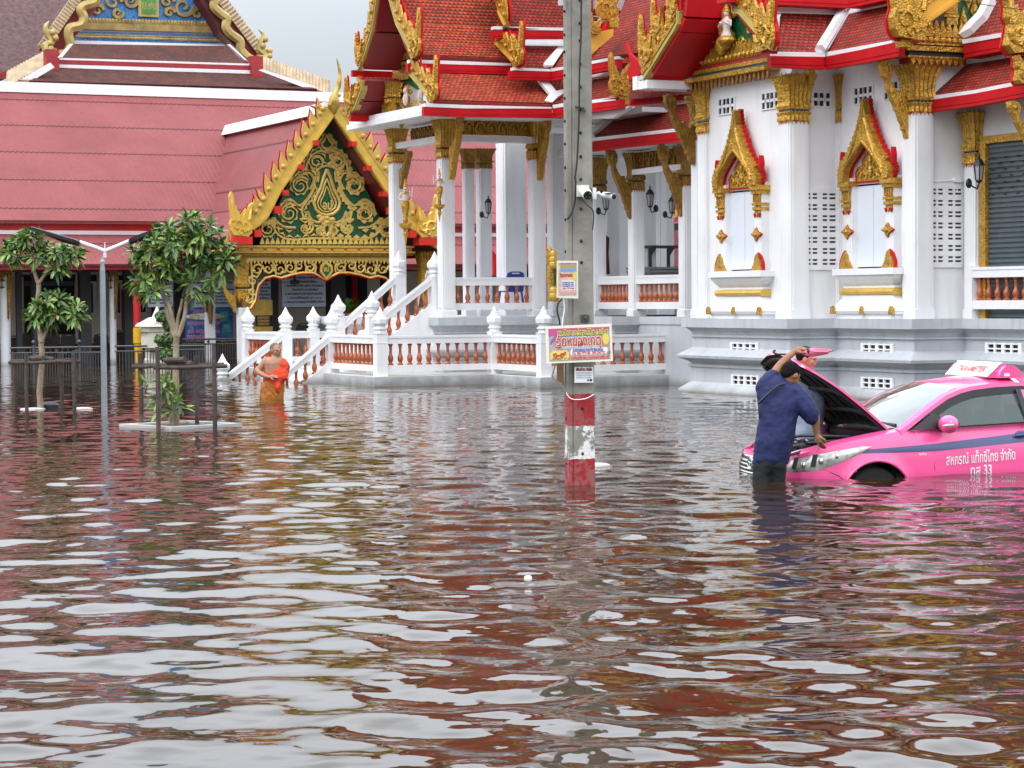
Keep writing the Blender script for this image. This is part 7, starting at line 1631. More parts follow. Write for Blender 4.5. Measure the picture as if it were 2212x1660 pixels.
t, M, W_, H_ = poster('pink_awning', 'pink awning wall low behind the porch', 'B2', 440, 1100, 1090, 1380, 58.6, mat('awning_pink', (.38, .12, .13), .7, var=.2), 'awning')
t, M, W_, H_ = poster('gold_plaque', 'black plaque with gold writing on a gold cabinet under the pavilion', 'A7', 468, 925, 582, 1010, 65.0, BLACK, 'plaque')
layer(t, 'frame', M, GOLDS, lambda mb, Mx: (mb.box((-.4, H_, -.1), (W_ + .05, H_ + .45, .02), Mx), mb.box((-.4, -.3, -.1), (W_ + .05, 0, .02), Mx)))
layer(t, 'writing', M, GOLDS, lambda mb, Mx: [put_text(mb, 'สมเด็จพระสังฆราช', .12, Mx @ Matrix.Translation((W_ * .5, H_ * f, .006)), .004, width=W_ * .8) for f in (.8, .5, .22)])
# ================================================================ small things under and around the hall
def wtube(name, label, cat, k, pts, v, rad, m, n=12):
    P = pxv(k, pts, v); mb = MB(BF); mb.tube(P, rad, n); return tag(obj(name, mb, m, smooth=True, base=tuple(BF @ P[0])), label, cat)
t = thing('painted_pipe', 'red pipe in a yellow collar standing beside the grey column', 'pipe', atB(hV('C5', 90, 1500, 64.5).x, 64.5, 0))
mb = MB(BF); p = hV('C5', 85, 600, 64.5); q = hV('C5', 85, 1100, 64.5); mb.lathe((p.x, 64.5, q.z - .1), [(.11, 0), (.11, p.z - q.z + .4)], 12); obj('shaft', mb, mat('pipe_red', (.50, .012, .02), .35), t, smooth=True)
mb = MB(BF); mb.lathe((p.x + .03, 64.5, -.6), [(.12, 0), (.12, q.z + .15), (.15, q.z + .18), (.15, q.z + .62)], 14); obj('collar', mb, mat('collar_yellow', (.75, .42, .01), .4), t, smooth=True)
# spirit house
p = hV('C5', 340, 1000, 62.5); t = thing('spirit_house', 'small cream spirit house with a pointed roof left of the forked trunk', 'spirit house', atB(p.x, 62.5, 0)); cz = p.z
CW = mat('spirit_cream', (.70, .66, .56), .6, var=.05)
mb = MB(BF); mb.sq((p.x, 62.5, -.6), [(.30, 0), (.30, .8), (.26, .85), (.26, cz - .35 + .6), (.45, cz - .30 + .6)]); obj('base', mb, CW, t)
mb = MB(BF); mb.box((p.x - .36, 62.1, cz - .75), (p.x + .38, 62.8, cz - .1)); obj('body', mb, CW, t)
mb = MB(BF); mb.sq((p.x, 62.45, cz - .16), [(.50, 0), (.47, .05), (.20, .24), (.12, .26)]); mb.prism([(p.x - .30, 61.98, cz - .15), (p.x + .34, 61.98, cz - .15), (p.x + .02, 61.98, cz + .12)], (0, .5, 0)); rf = obj('roof', mb, CW, t)
mb = MB(BF); mb.sq((p.x, 62.45, cz + .09), [(.11, 0), (.10, .05), (.012, .30)]); obj('spire', mb, PLAIN, t)
mb = MB(BF); mb.ell((p.x + .1, 62.09, cz - .45), (.07, .02, .07), 8, 5); mb.ell((p.x + .24, 62.09, cz - .18), (.05, .02, .05), 8, 5); obj('opening', mb, DARKIN, t)
wtube('loudspeaker', 'white horn loudspeaker on a bracket beside the yellow pipe', 'loudspeaker', 'C5', [(150, 1105), (150, 1060), (148, 1028)], 63.8, [.05, .08, .16], PLAIN)
# topiary
t = thing('topiary_shrub', 'cloud pruned shrub with four dark green balls behind the forked trunk', 'shrub', atB(hV('C5', 450, 1500, 60).x, 60, 0))
mb = MB(BF); mb.tube(pxv('C5', [(500, 1700), (470, 1450), (440, 1300), (520, 1180), (440, 1060), (400, 980)], 60), [.05, .045, .04, .035, .03, .02], 6); obj('stem', mb, BARK, t)
mb = MB(BF); rs = random.Random(12)
for (x, y, rx, ry) in ((402, 945, 70, 65), (482, 1065, 50, 55), (440, 1245, 115, 72), (480, 1430, 105, 85)):
    c = hV('C5', x, y, 60); s = .1691 / (FOC / 61)
    for i in range(420):
        d = Vector((rs.gauss(0, 1), rs.gauss(0, 1), rs.gauss(0, 1))).normalized(); r = rs.uniform(.75, 1.03); q = c + Vector((d.x * rx * s * r, d.y * rx * s * r, d.z * ry * s * r))
        a = Vector((rs.gauss(0, 1), rs.gauss(0, 1), rs.gauss(0, 1))).normalized() * .06; b = a.cross(d).normalized() * .05; mb.m = rs.choice((0, 2, 2)); mb.add([q - a, q + b, q + a + d * .03, q - b], [(0, 1, 2, 3)])
obj('foliage', mb, LEAFM, t)
t = thing('potted_plant', 'bright green leafy plant behind the stair newel under the pavilion', 'plant', atB(hV('A7', 1180, 920, 60).x, 60, 0))
mb = MB(BF); rs = random.Random(5); c = hV('A7', 1180, 905, 64)
for i in range(34): a = rs.uniform(0, 6.28); el = rs.uniform(.5, 1.5); blade(mb, c, Vector((math.cos(a) * math.cos(el), math.sin(a) * math.cos(el), math.sin(el))), rs.uniform(.4, .75), .12, ZD, .3)
obj('leaves', mb, mat('lime_leaf', (.16, .28, .03), .5, var=.3, vs=8), t); mb = MB(BF); mb.lathe((c.x, c.y, -.2), [(.14, 0), (.2, c.z + .2)], 10); obj('pot', mb, TERRA, t)
t = thing('ceiling_fan', 'dark ceiling fan hanging in front of the notice board', 'fan', atB(hV('A7', 765, 640, 61).x, 61, 0))
c = hV('A7', 765, 668, 64.5); mb = MB(BF); mb.lathe((c.x, 64.5, c.z - .08), [(.02, 0), (.14, .02), (.14, .12), (.03, .16), (.02, .7)], 12); obj('motor', mb, BLACK, t)
for a in (.1, 2.2, 4.25): mb = MB(BF); d = Vector((math.cos(a), math.sin(a), 0)); n_ = Vector((-d.y, d.x, 0)) * .06; cc = Vector((c.x, 64.5, c.z)); mb.prism([cc + d * .1 - n_ * .6, cc + d * .75 - n_, cc + d * .75 + n_, cc + d * .1 + n_ * .6], (0, 0, -.015)); obj('blade', mb, BLACK, t)
# lanterns
def lantern(label, plane, val, k, x, y, s=1.0, side=1):
    f = hU if plane == 'U' else hV; p = f(k, x, y, val); t = thing('wall_lantern', label, 'lantern', BF @ Matrix.Translation(p), 'black coach lanterns on the hall')
    M = BF @ Matrix.Translation(p) @ Matrix.Scale(s, 4); mb = MB(M); mb.lathe((0, 0, -.12), [(.05, 0), (.075, .22)], 6); obj('glass', mb, mat('lantern_glass', (.35, .35, .34), .2), t)
    mb = MB(M); mb.lathe((0, 0, .10), [(.10, 0), (.09, .02), (.05, .08), (.015, .11), (.02, .13), (0, .20)], 6); mb.lathe((0, 0, -.17), [(.01, 0), (.055, .03), (.055, .05)], 6)
    for i in range(6): a = i * 1.047; mb.tube([(.052 * math.cos(a), .052 * math.sin(a), -.12), (.08 * math.cos(a), .08 * math.sin(a), .10)], .008, 4)
    obj('cage', mb, BLACK, t); mb = MB(M); mb.tube([(0, 0, -.17), (-.03 * side, .0, -.25), (-.11 * side, 0, -.22), (-.15 * side, .03, -.17)], .014, 5); mb.ell((-.15 * side, .04, -.17), (.06, .03, .075), 8, 6); obj('arm', mb, BLACK, t); return t
lantern('black coach lantern on a slender inner column of the left wing', 'V', 48.6, 'B1', 755, 262, 1.0)
lantern('black coach lantern directly below the side camera', 'V', 45.8, 'B2', 495, 890, 1.1)
lantern('black coach lantern right of the first porch column', 'V', 44.0, 'B2', 833, 868, 1.1, -1)
lantern('black coach lantern near the last slender porch column', 'V', 43.0, 'B2', 1002, 920, 1.0)
lantern('black coach lantern between the block screen and the roller shutter', 'U', uF3 - .35, 'B4', 982, 655, 1.15)
# altar base, table, robe, gold serpent tail
p0, p1 = hV('B2', 818, 1385, 47.0), hV('B2', 1095, 1440, 47.0); mb = MB(BF)
for i in range(4): e = .05 * (i % 2); z = p1.z + (p0.z - p1.z) * i / 4; mb.box((p0.x - e, 46.9 - e, z), (p1.x, 48, z + (p0.z - p1.z) / 4 + .001 * i))
tag(obj('stone_base', mb, mat('stone_grey', (.30, .30, .28), .7, var=.15), base=tuple(BF @ Vector((p0.x, 46.9, p1.z)))), 'grey moulded stone base standing on the porch behind the balusters', 'pedestal')
t = thing('black_table', 'black framed table standing on the grey base in the porch', 'table', atB(p0.x, 47.2, p0.z)); a = hV('B2', 820, 1220, 47.2); b = hV('B2', 1080, 1240, 47.2)
mb = MB(BF); mb.box((a.x, 47.0, b.z), (b.x, 47.7, a.z)); obj('table_top', mb, BLACK, t)
for x in (825, 965, 1072): q = hV('B2', x, 1300, 47.1); mb = MB(BF); mb.box((q.x - .03, 47.02, p0.z), (q.x + .03, 47.08, b.z)); mb.prism([(q.x + .03, 47.03, b.z), (q.x + .16, 47.03, b.z), (q.x + .03, 47.03, b.z - .18)], (0, .04, 0)); obj('leg', mb, BLACK, t)
mb = MB(BF); P = pxv('B2', [(478, 1440), (530, 1440), (520, 1280), (526, 1160), (500, 1140), (476, 1135)], 46.3); mb.prism(P, (0, .25, 0)); tag(obj('hanging_robe', mb, mat('maroon_robe', (.07, .008, .018), .8, var=.3, bump=.02, bs=8), bevel=.03, base=tuple(BF @ P[0])), 'dark maroon robe hanging inside the porch beside the pole', 'robe')
t = thing('serpent_finial', 'gold serpent stair finial standing left of the pole behind the signs', 'serpent', atB(hV('B1', 1255, 960, 44.8).x, 44.8, ZF))
v = 44.8; mb = MB(BF); mb.prism(pxv('B1', [(1232, 985), (1300, 985), (1305, 900), (1290, 840), (1300, 740), (1290, 690), (1262, 650), (1250, 600), (1238, 558), (1222, 580), (1218, 650), (1226, 720), (1222, 800), (1232, 880)], v), (0, .16, 0)); obj('body', mb, GOLD, t, bevel=.02)
mb = MB(BF); mb.box(hV('B1', 1257, 862, v - .01), hV('B1', 1275, 740, v - .03)); obj('green_panel', mb, GREEN, t); mb = MB(BF)
for y in (620, 660, 700, 900, 940): mb.ell(hV('B1', 1255, y, v - .02), (.10, .06, .09), 7, 5)
obj('scale_ridge', mb, GOLDS, t)
mb = MB(BF); P = pxv('B1', [(790, 590), (822, 640), (832, 700), (830, 780), (800, 780), (800, 700), (788, 650)], 52.0); mb.prism(P, (0, .2, 0)); tag(obj('gilded_rail', mb, RED, base=tuple(BF @ P[3])), 'curved red panel glimpsed between the inner columns of the left wing', 'panel')
# ================================================================ angel statues on brackets
def statue(label, k, xc, yt, yb, u, v, side=1):
    a = hU(k, xc, yt, u); b = hU(k, xc, yb, u); H = a.z - b.z; c = BF @ Vector((u, b.y, b.z)); M = Matrix.Translation(c) @ Matrix.Rotation(YAW * .3, 4, 'Z') @ Matrix.Scale(H, 4)
    t = thing('angel_statue', label, 'statue', Matrix.Translation(c), 'gilded angel statues on the front columns')
    mb = MB(M)                                     # skirted legs, hips, torso, head grown as stacked rings, facing the camera
    mb.loft([[(r * math.cos(q * .6283), y0 + r * d * math.sin(q * .6283), z) for q in range(10)] for r, d, y0, z in ((.045, .8, 0, 0), (.06, .8, 0, .03), (.05, .8, 0, .12), (.075, .8, 0, .28), (.10, .7, 0, .40), (.105, .7, 0, .46), (.075, .7, 0, .52))]); obj('skirt', mb, GOLD, t, smooth=True)
    mb = MB(M); mb.loft([[(r * math.cos(q * .6283), r * d * math.sin(q * .6283), z) for q in range(10)] for r, d, z in ((.075, .7, .515), (.07, .7, .56), (.095, .7, .66), (.10, .65, .70), (.04, .8, .735), (.03, .9, .76))]); mb.ell((0, -.005, .80), (.042, .048, .055), 10, 8)
    mb.tube([(.09 * side, 0, .69), (.15 * side, -.02, .60), (.17 * side, -.05, .72), (.165 * side, -.05, .80)], [.03, .024, .02, .014], 7); mb.tube([(-.09 * side, 0, .69), (-.15 * side, .0, .58), (-.08 * side, -.08, .52), (-.02 * side, -.09, .54)], [.03, .024, .02, .014], 7)
    for i in range(4): mb.tube([(.165 * side + (i - 1.5) * .008, -.05, .80), (.165 * side + (i - 1.5) * .012, -.055, .835)], .005, 4)
    obj('body', mb, MATS['pale_stucco'], t, smooth=True)
    mb = MB(M); mb.lathe((0, 0, .83), [(.048, 0), (.05, .02), (.036, .04), (.04, .06), (.024, .09), (.026, .11), (.006, .2)], 10); mb.lathe((0, 0, .69), [(.10, 0), (.09, .03), (.05, .05)], 10); obj('crown', mb, GOLD, t)
    mb = MB(M); mb.sq((0, 0, -.13), [(.07, 0), (.13, .05), (.14, .13)]); mb.prism([(-.05, -.03, -.13), (.05, -.03, -.13), (.03, -.03, -.32), (0, -.03, -.52), (-.03, -.03, -.32)], (0, .08, 0)); mb.ell((0, -.03, -.25), (.06, .05, .07), 8, 6); obj('pedestal', mb, GOLD, t)
    return t
statue('gilded angel statue with a raised hand on the farthest front column', 'B1', 120, 50, 385, uM - .32, 49.6, 1)
statue('gilded angel statue peeking from behind the second front column', 'B1', 380, -30, 240, uM - .32, 47.4, -1)
# ================================================================ pink taxi
CA = R(17); hd = Vector((-math.cos(CA), -math.sin(CA), 0)); lf = Vector((math.sin(CA), -math.cos(CA), 0)); DEP = .525
CM = Matrix(((-hd.x, lf.x, 0, 2.459), (-hd.y, lf.y, 0, 23.62), (0, 0, 1, -DEP), (0, 0, 0, 1)))   # car frame: x back from the nose, y to its left, z up
car = thing('taxi', 'pink taxi with its bonnet raised, standing in the flood at the right edge', 'car', CM)
PINK = mat('pink_car_paint', (.88, .085, .29), .3, var=.04, vs=3, coat=.7, bump=.0)
PATH = [(0, 0), (.004, .12), (.012, .25), (.03, .38), (.065, .51), (.12, .62), (.20, .71), (.31, .778), (.46, .828), (.66, .862), (.95, .878), (1.4, .882), (2.0, .882), (2.7, .882), (3.3, .876), (3.8, .86), (4.15, .82), (4.38, .73), (4.50, .55), (4.535, .3), (4.54, 0)]
def arc(P):
    L_ = [0]
    for a, b in zip(P[:-1], P[1:]): L_.append(L_[-1] + math.hypot(b[0] - a[0], b[1] - a[1]))
    return L_
AL = arc(PATH)
def path(p):
    for i in range(len(AL) - 1):
        if p <= AL[i + 1] or i == len(AL) - 2:
            t = (p - AL[i]) / (AL[i + 1] - AL[i]); a, b = PATH[i], PATH[i + 1]; d = Vector((b[0] - a[0], b[1] - a[1], 0)).normalized()
            return (a[0] + (b[0] - a[0]) * t, a[1] + (b[1] - a[1]) * t, Vector((d.y, -d.x, 0)))      # position and outward-pointing normal (before sign fix)
def lerp(tab, x):
    if x <= tab[0][0]: return tab[0][1]
    for a, b in zip(tab[:-1], tab[1:]):
        if x <= b[0]: return a[1] + (b[1] - a[1]) * (x - a[0]) / (b[0] - a[0])
    return tab[-1][1]
def smooth(tab, x): return (lerp(tab, x - .04) + lerp(tab, x) + lerp(tab, x + .04)) / 3
SECT = [(.15, .10), (.25, .055), (.40, .015), (.55, .0), (.70, .004), (.80, .016), (.88, .036), (.96, .072), (1.06, .13)]
TOP = [(0, .70), (.10, .735), (.3, .80), (.6, .875), (.9, .925), (1.2, .97), (1.5, .985), (2.0, 1.0), (2.7, 1.035), (3.4, 1.06), (3.9, 1.06), (4.3, 1.04), (4.54, 1.0)]
ARCH = ((.965, .315, .375), (3.565, .315, .375))
def skin(p, z, o=0):
    x, y, n = path(p); n = Vector((n.x * -1 if n.x > 0 and p < 2 else n.x, abs(n.y), 0)) if False else n
    if n.y < 0: n = -n
    if x < .5 and n.x > 0: n = Vector((-n.x, n.y, 0))
    if x > 4.1 and n.x < 0: n = Vector((-n.x, n.y, 0))
    inset = lerp(SECT, z) + (.05 * max(0, (z - .60) / .15) ** 1.5 if x < .3 else 0) * max(0, 1 - x / .3)
    fl = 0
    for ax, az, r in ARCH: dd = math.hypot(x - ax, z - az); fl += .022 * math.exp(-((dd - r) / .055) ** 2) * (1 if z > .3 else 0)
    q = Vector((x, y, 0)) - n * (inset - fl - o); q.y = max(q.y, 0); q.z = z
    return q
def P_of_x(x):
    for i in range(len(PATH) - 1):
        if PATH[i][0] <= x <= PATH[i + 1][0]: return AL[i] + (AL[i + 1] - AL[i]) * (x - PATH[i][0]) / max(1e-6, PATH[i + 1][0] - PATH[i][0])
    return AL[-1]
def shell():
    mb = MB(CM); ps = []; p = 0
    while p < AL[-1]: ps.append(p); p += .035
    ps.append(AL[-1]); nz = 26
    for sg in (1, -1):
        idx = {}; vs = []; fs = []
        for i, p in enumerate(ps):
            x = path(p)[0]; zt = smooth(TOP, x)
            for j in range(nz + 1):
                z = .16 + (zt - .16) * j / nz; xx = x; pp = p
                for ax, az, r in ARCH:               # snap to the wheel arch
                    d = math.hypot(x - ax, z - az)
                    if abs(d - r) < .022 and z > .2: 
                        k = r / d; pp = P_of_x(ax + (x - ax) * k); z = az + (z - az) * k
                q = skin(pp, z); idx[i, j] = len(vs); vs.append((q.x, q.y * sg, q.z))
        for i in range(len(ps) - 1):
            for j in range(nz):
                c = [idx[i, j], idx[i + 1, j], idx[i + 1, j + 1], idx[i, j + 1]]; mx_ = sum(vs[k][0] for k in c) / 4; mz = sum(vs[k][2] for k in c) / 4
                if any(math.hypot(mx_ - ax, mz - az) < r - .006 for ax, az, r in ARCH) : continue
                fs.append(tuple(c) if sg > 0 else tuple(c[::-1]))
        mb.add(vs, fs)
        # top flange folding inwards along wing and belt line
        fl_ = []
        for p in ps:
            x = path(p)[0]; zt = smooth(TOP, x); a = skin(p, zt); w_ = .13 if x < 1.25 else .05
            if x < .12: w_ = .10
            b = Vector((a.x + (w_ * .9 if x < .12 else 0), max(0, a.y - w_), zt + (.022 if x < 1.3 else .0))); c = Vector((b.x, b.y, zt - .10)); fl_.append([(a.x, a.y * sg, a.z), ((a.x + b.x) / 2, (a.y * .45 + b.y * .55) * sg, zt + (.018 if x < 1.3 else 0)), (b.x, b.y * sg, b.z), (c.x, c.y * sg, c.z)])
        n = len(fl_); mb.add([q for r in fl_ for q in r], [(i * 4 + k, (i + 1) * 4 + k, (i + 1) * 4 + k + 1, i * 4 + k + 1) for i in range(n - 1) for k in range(3)])
    return mb
body = obj('body', shell(), PINK, car, smooth=True)
# inner well, engine bay and cabin floor: dark
mb = MB(CM)
for sg in (1, -1):
    for ax, az, r in ARCH:
        n = 16; ring = [[(ax + (r + .02) * math.cos(math.pi * i / n), y * sg, az + (r + .02) * math.sin(math.pi * i / n)) for i in range(n + 1)] for y in (.855, .50)]
        mb.add(ring[0] + ring[1], [(i, i + 1, n + 2 + i, n + 1 + i) for i in range(n)]); mb.add([(ax, .5 * sg, az - .3)] + ring[1], [(0, i + 1, i + 2) for i in range(n)])
mb.box((.25, -.52, .2), (1.22, .52, .62)); mb.box((1.22, -.80, .2), (4.2, .80, .55)); mb.box((1.20, -.74, .55), (1.26, .74, .93))
obj('inner_panel', mb, mat('underbody_black', (.010, .010, .011), .7), car)
for ax in (.965, 3.565):
    for sg in (1, -1):
        mb = MB(CM); c = []
        for r, y in ((.20, .62), (.29, .62), (.315, .66), (.315, .80), (.29, .84), (.20, .83)): c.append([(ax + r * math.cos(i * .3142), y * sg, .312 + r * math.sin(i * .3142)) for i in range(20)])
        mb.loft(c); wh = obj('wheel', mb, mat('tyre_rubber', (.016, .016, .016), .85), car, smooth=True)
        mb = MB(CM); mb.loft([[(ax + r * math.cos(i * .3142), y * sg, .312 + r * math.sin(i * .3142)) for i in range(20)] for r, y in ((.20, .80), (.19, .825), (.05, .80))]); obj('rim', mb, mat('dull_alloy', (.35, .35, .36), .4, .7), wh, smooth=True)
# engine clutter
mb = MB(CM); rs = random.Random(21)
mb.box((.42, -.40, .55), (.85, .25, .80)); mb.box((.50, -.30, .78), (.78, .10, .86)); mb.box((.45, .30, .55), (.72, .52, .83)); mb.box((.86, .20, .5), (1.14, .55, .86)); mb.box((.14, -.55, .62), (.26, .55, .74))
for i in range(60):
    x, y = rs.uniform(.22, 1.1), rs.uniform(-.6, .62); z = rs.uniform(.70, .86); r = rs.uniform(.02, .055)
    if rs.random() < .5: mb.box((x, y, z - r), (x + r * 2.2, y + r * 1.7, z + r * .4))
    else: mb.tube([(x, y, z), (x + rs.uniform(-.2, .2), y + rs.uniform(-.15, .15), z + .02), (x + rs.uniform(-.3, .3), y + rs.uniform(-.3, .3), z - .03)], r * .45, 6)
mb.tube([(.25, .2, .80), (.45, .45, .86), (.8, .55, .88), (1.05, .60, .90)], .02, 6); mb.tube([(.3, -.5, .82), (.6, -.1, .90), (.95, .3, .90)], .018, 6)
obj('engine', mb, mat('engine_black', (.022, .023, .025), .38, var=.5, vs=20), car)
mb = MB(CM); 
for i in range(16): x, y = rs.uniform(.3, .8), rs.uniform(-.3, .5); mb.ell((x, y, .865), (.02, .03, .012), 6, 4)
obj('engine_fitting', mb, mat('cast_metal', (.28, .28, .29), .4, .6), car)
mb = MB(CM); n = 12
mb.loft([[(1.14, y, .945), (1.36, y, 1.0), (1.36, y, .90), (1.14, y, .88)] for y in (-.74, -.4, 0, .4, .74)]); mb.tube([(1.30, .62, 1.03), (1.27, .2, 1.04), (1.23, -.2, 1.02)], .014, 5); mb.tube([(1.31, -.02, 1.03), (1.28, -.4, 1.04), (1.25, -.62, 1.02)], .014, 5)
for y in (.66, -.66): mb.box((1.12, y - .03, .90), (1.25, y + .03, 1.0))
obj('cowl', mb, BLACK, car)
# greenhouse
def gl_side(x): return .838 - .0 * x
BELT = [(1.25, .985), (1.6, .995), (2.0, 1.005), (2.7, 1.04), (3.4, 1.062), (4.0, 1.062)]
RAIL = [(1.30, .995, .80), (1.45, 1.09, .765), (1.65, 1.21, .715), (1.85, 1.315, .665), (2.05, 1.385, .63), (2.3, 1.42, .612), (2.7, 1.432, .605), (3.1, 1.41, .61), (3.4, 1.355, .63), (3.65, 1.26, .67), (3.9, 1.13, .74), (4.0, 1.07, .78)]
def rail(x):
    for a, b in zip(RAIL[:-1], RAIL[1:]):
        if x <= b[0]: t = (x - a[0]) / (b[0] - a[0]); return (a[1] + (b[1] - a[1]) * t, a[2] + (b[2] - a[2]) * t)
    return RAIL[-1][1:]
# roof skin
mb = MB(CM); xs_ = [1.98, 2.05, 2.2, 2.4, 2.6, 2.8, 3.0, 3.2, 3.35]; rows = []
for x in xs_:
    z, y = rail(x); crown_z = .052 * math.sin(min(1, (x - 1.85) / .9) * math.pi / 2)
    rows.append([(x + (.10 * (1 - (k / 6) ** 2) * (-1 if x < 2.1 else 0)), y * k / 6, z + .015 + crown_z * (1 - (k / 6) ** 2.5)) for k in range(-6, 7)] if False else [(x - (.11 * (1 - (abs(k) / 6) ** 2) if x < 2.15 else 0), y * k / 6, z + .008 + (crown_z + .02) * (1 - (abs(k) / 6) ** 2.2)) for k in range(-6, 7)])
mb.add([q for r in rows for q in r], [(i * 13 + j, (i + 1) * 13 + j, (i + 1) * 13 + j + 1, i * 13 + j + 1) for i in range(len(xs_) - 1) for j in range(12)]); obj('roof', mb, PINK, car, smooth=True)
# pillars and roof rails
for sg in (1, -1):
    mb = MB(CM); R_ = []
    xs2 = [1.26, 1.4, 1.55, 1.7, 1.85, 2.0, 2.15, 2.4, 2.7, 3.0, 3.3, 3.5, 3.75, 4.0]
    for x in xs2:
        z, y = rail(max(x, 1.30)); z -= .02 if x < 1.3 else 0; w_ = .055; R_.append([(x, (y + .022) * sg, z - .035), (x - .01, (y + .014) * sg, z + .008), (x - .03, (y - w_) * sg, z + .022), (x, (y - w_) * sg, z - .035)])
    mb.loft(R_); obj('pillar', mb, PINK, car, smooth=True)
    mb = MB(CM)
    for xb, w_ in ((2.74, .05), (2.86, .04)):
        z, y = rail(xb); mb.prism([(xb, .845 * sg, lerp(BELT, xb)), (xb + w_, .845 * sg, lerp(BELT, xb)), (xb + w_ - .06, y * sg, z), (xb - .06, y * sg, z)], (0, -.02 * sg, 0))
    obj('door_pillar', mb, PINK, car)
    # black weather visor and sill line round the window
    mb = MB(CM); A = []; B = []
    for x in (1.52, 1.6, 1.7, 1.85, 2.0, 2.15, 2.4, 2.7, 2.75): z, y = rail(x); A.append(Vector((x, (y + .03) * sg, z - .030))); zb = max(lerp(BELT, x) + .005, z - .105); B.append(Vector((x + .02, (y + .045) * sg, zb)))
    mb.strip(A, B, (0, .004 * sg, 0)); A = [Vector((x + .03, rail(x)[1] * sg + .035 * sg, rail(x)[0] - .03)) for x in (2.76, 3.0, 3.25)]; B = [a - ZD * .07 for a in A]; mb.strip(A, B, (0, .004 * sg, 0))
    mb.prism([(1.36, .835 * sg, .985), (1.66, .842 * sg, 1.0), (1.70, .80 * sg, 1.12), (1.62, .79 * sg, 1.15)], (0, .008 * sg, 0))
    mb.prism([(1.62, .846 * sg, .992), (2.70, .846 * sg, 1.032), (2.70, .846 * sg, 1.047), (1.62, .846 * sg, 1.006)], (0, .01 * sg, 0))
    mb.prism([(2.66, .84 * sg, 1.04), (2.72, .84 * sg, 1.04), (2.69, .66 * sg, 1.37), (2.63, .66 * sg, 1.37)], (0, .008 * sg, 0))
    obj('window_trim', mb, BLACK, car)
GLS = bpy.data.materials.new('car_glass'); GLS.use_nodes = True; b_ = GLS.node_tree.nodes['Principled BSDF']; b_.inputs['Base Color'].default_value = (.05, .075, .075, 1); b_.inputs['Roughness'].default_value = .03; b_.inputs['Alpha'].default_value = .55; b_.inputs['Coat Weight'].default_value = 1; b_.inputs['Coat Roughness'].default_value = .02
for sg in (1, -1):
    mb = MB(CM); A = []; B = []
    for x in (1.52, 1.7, 1.85, 2.0, 2.2, 2.45, 2.72): z, y = rail(x); A.append(Vector((x, y * sg, z - .03))); B.append(Vector((x, .828 * sg, lerp(BELT, x))))
    mb.strip(A, B, (0, -.003 * sg, 0)); A = []; B = []
    for x in (2.80, 3.0, 3.2, 3.5, 3.8): z, y = rail(x); A.append(Vector((x, y * sg, z - .03))); B.append(Vector((x, .828 * sg, lerp(BELT, x))))
    mb.strip(A, B, (0, -.003 * sg, 0)); obj('side_window', mb, GLS, car, smooth=True)
mb = MB(CM); n = 12; a_ = []; b2_ = []
WGL = bpy.data.materials.new('windscreen_glass'); WGL.use_nodes = True; q_ = WGL.node_tree.nodes['Principled BSDF']; q_.inputs['Base Color'].default_value = (.16, .21, .21, 1); q_.inputs['Roughness'].default_value = .03; q_.inputs['Alpha'].default_value = .8; q_.inputs['Coat Weight'].default_value = 1; q_.inputs['Coat Roughness'].default_value = .02; q_.inputs['Coat IOR'].default_value = 2.0
rows = []
for j in range(9):
    t = j / 8; rows.append([(1.33 + .67 * t - (.16 * (1 - t * .3)) * (1 - (k / 6) ** 2) + .04 * math.sin(t * 3.14) * -1, (.755 - .165 * t) * k / 6, .985 + .42 * t + .03 * (1 - (k / 6) ** 2) * (t > .5) * (t - .5) * 2 + .03 * math.sin(t * 3.14)) for k in range(-6, 7)])
mb.add([q for r in rows for q in r], [(i * 13 + j, (i + 1) * 13 + j, (i + 1) * 13 + j + 1, i * 13 + j + 1) for i in range(8) for j in range(12)]); obj('windscreen', mb, WGL, car, smooth=True)
mb = MB(CM); rows = []
for j in range(5):
    t = j / 4; rows.append([(3.35 + .62 * t, (.60 + .14 * t) * k / 4, 1.41 - .35 * t) for k in range(-4, 5)])
mb.add([q for r in rows for q in r], [(i * 9 + j, (i + 1) * 9 + j, (i + 1) * 9 + j + 1, i * 9 + j + 1) for i in range(4) for j in range(8)]); obj('rear_window', mb, GLS, car, smooth=True)
mb = MB(CM); mb.loft([[(x, -.74, z), (x, .74, z), (x, .74, z - .1), (x, -.74, z - .1)] for x, z in ((3.9, 1.08), (4.2, 1.08), (4.5, 1.02))]); obj('boot_lid', mb, PINK, car)
# seats, dashboard, wheel
mb = MB(CM)
for y in (.36, -.36):
    mb.loft([[(x - .07 * w_, y - .22 * w_, z), (x - .07 * w_, y + .22 * w_, z), (x + .07 * w_, y + .22 * w_, z), (x + .07 * w_, y - .22 * w_, z)] for x, z, w_ in ((2.35, .5, 1), (2.42, .8, 1.05), (2.5, 1.1, .95), (2.52, 1.15, .5), (2.53, 1.17, .5), (2.55, 1.33, .5), (2.56, 1.35, .35))])
mb.box((3.2, -.6, .6), (3.35, .6, 1.15)); obj('seat', mb, mat('seat_cloth', (.04, .043, .05), .8), car, smooth=True)
mb = MB(CM); mb.box((1.45, -.7, .7), (1.75, .7, .97)); mb.tube([(1.95 + .05 * math.sin(i * .5236), -.36 + .18 * math.cos(i * .5236), .95 + .17 * math.sin(i * .5236)) for i in range(13)], .014, 5); obj('dashboard', mb, BLACK, car)
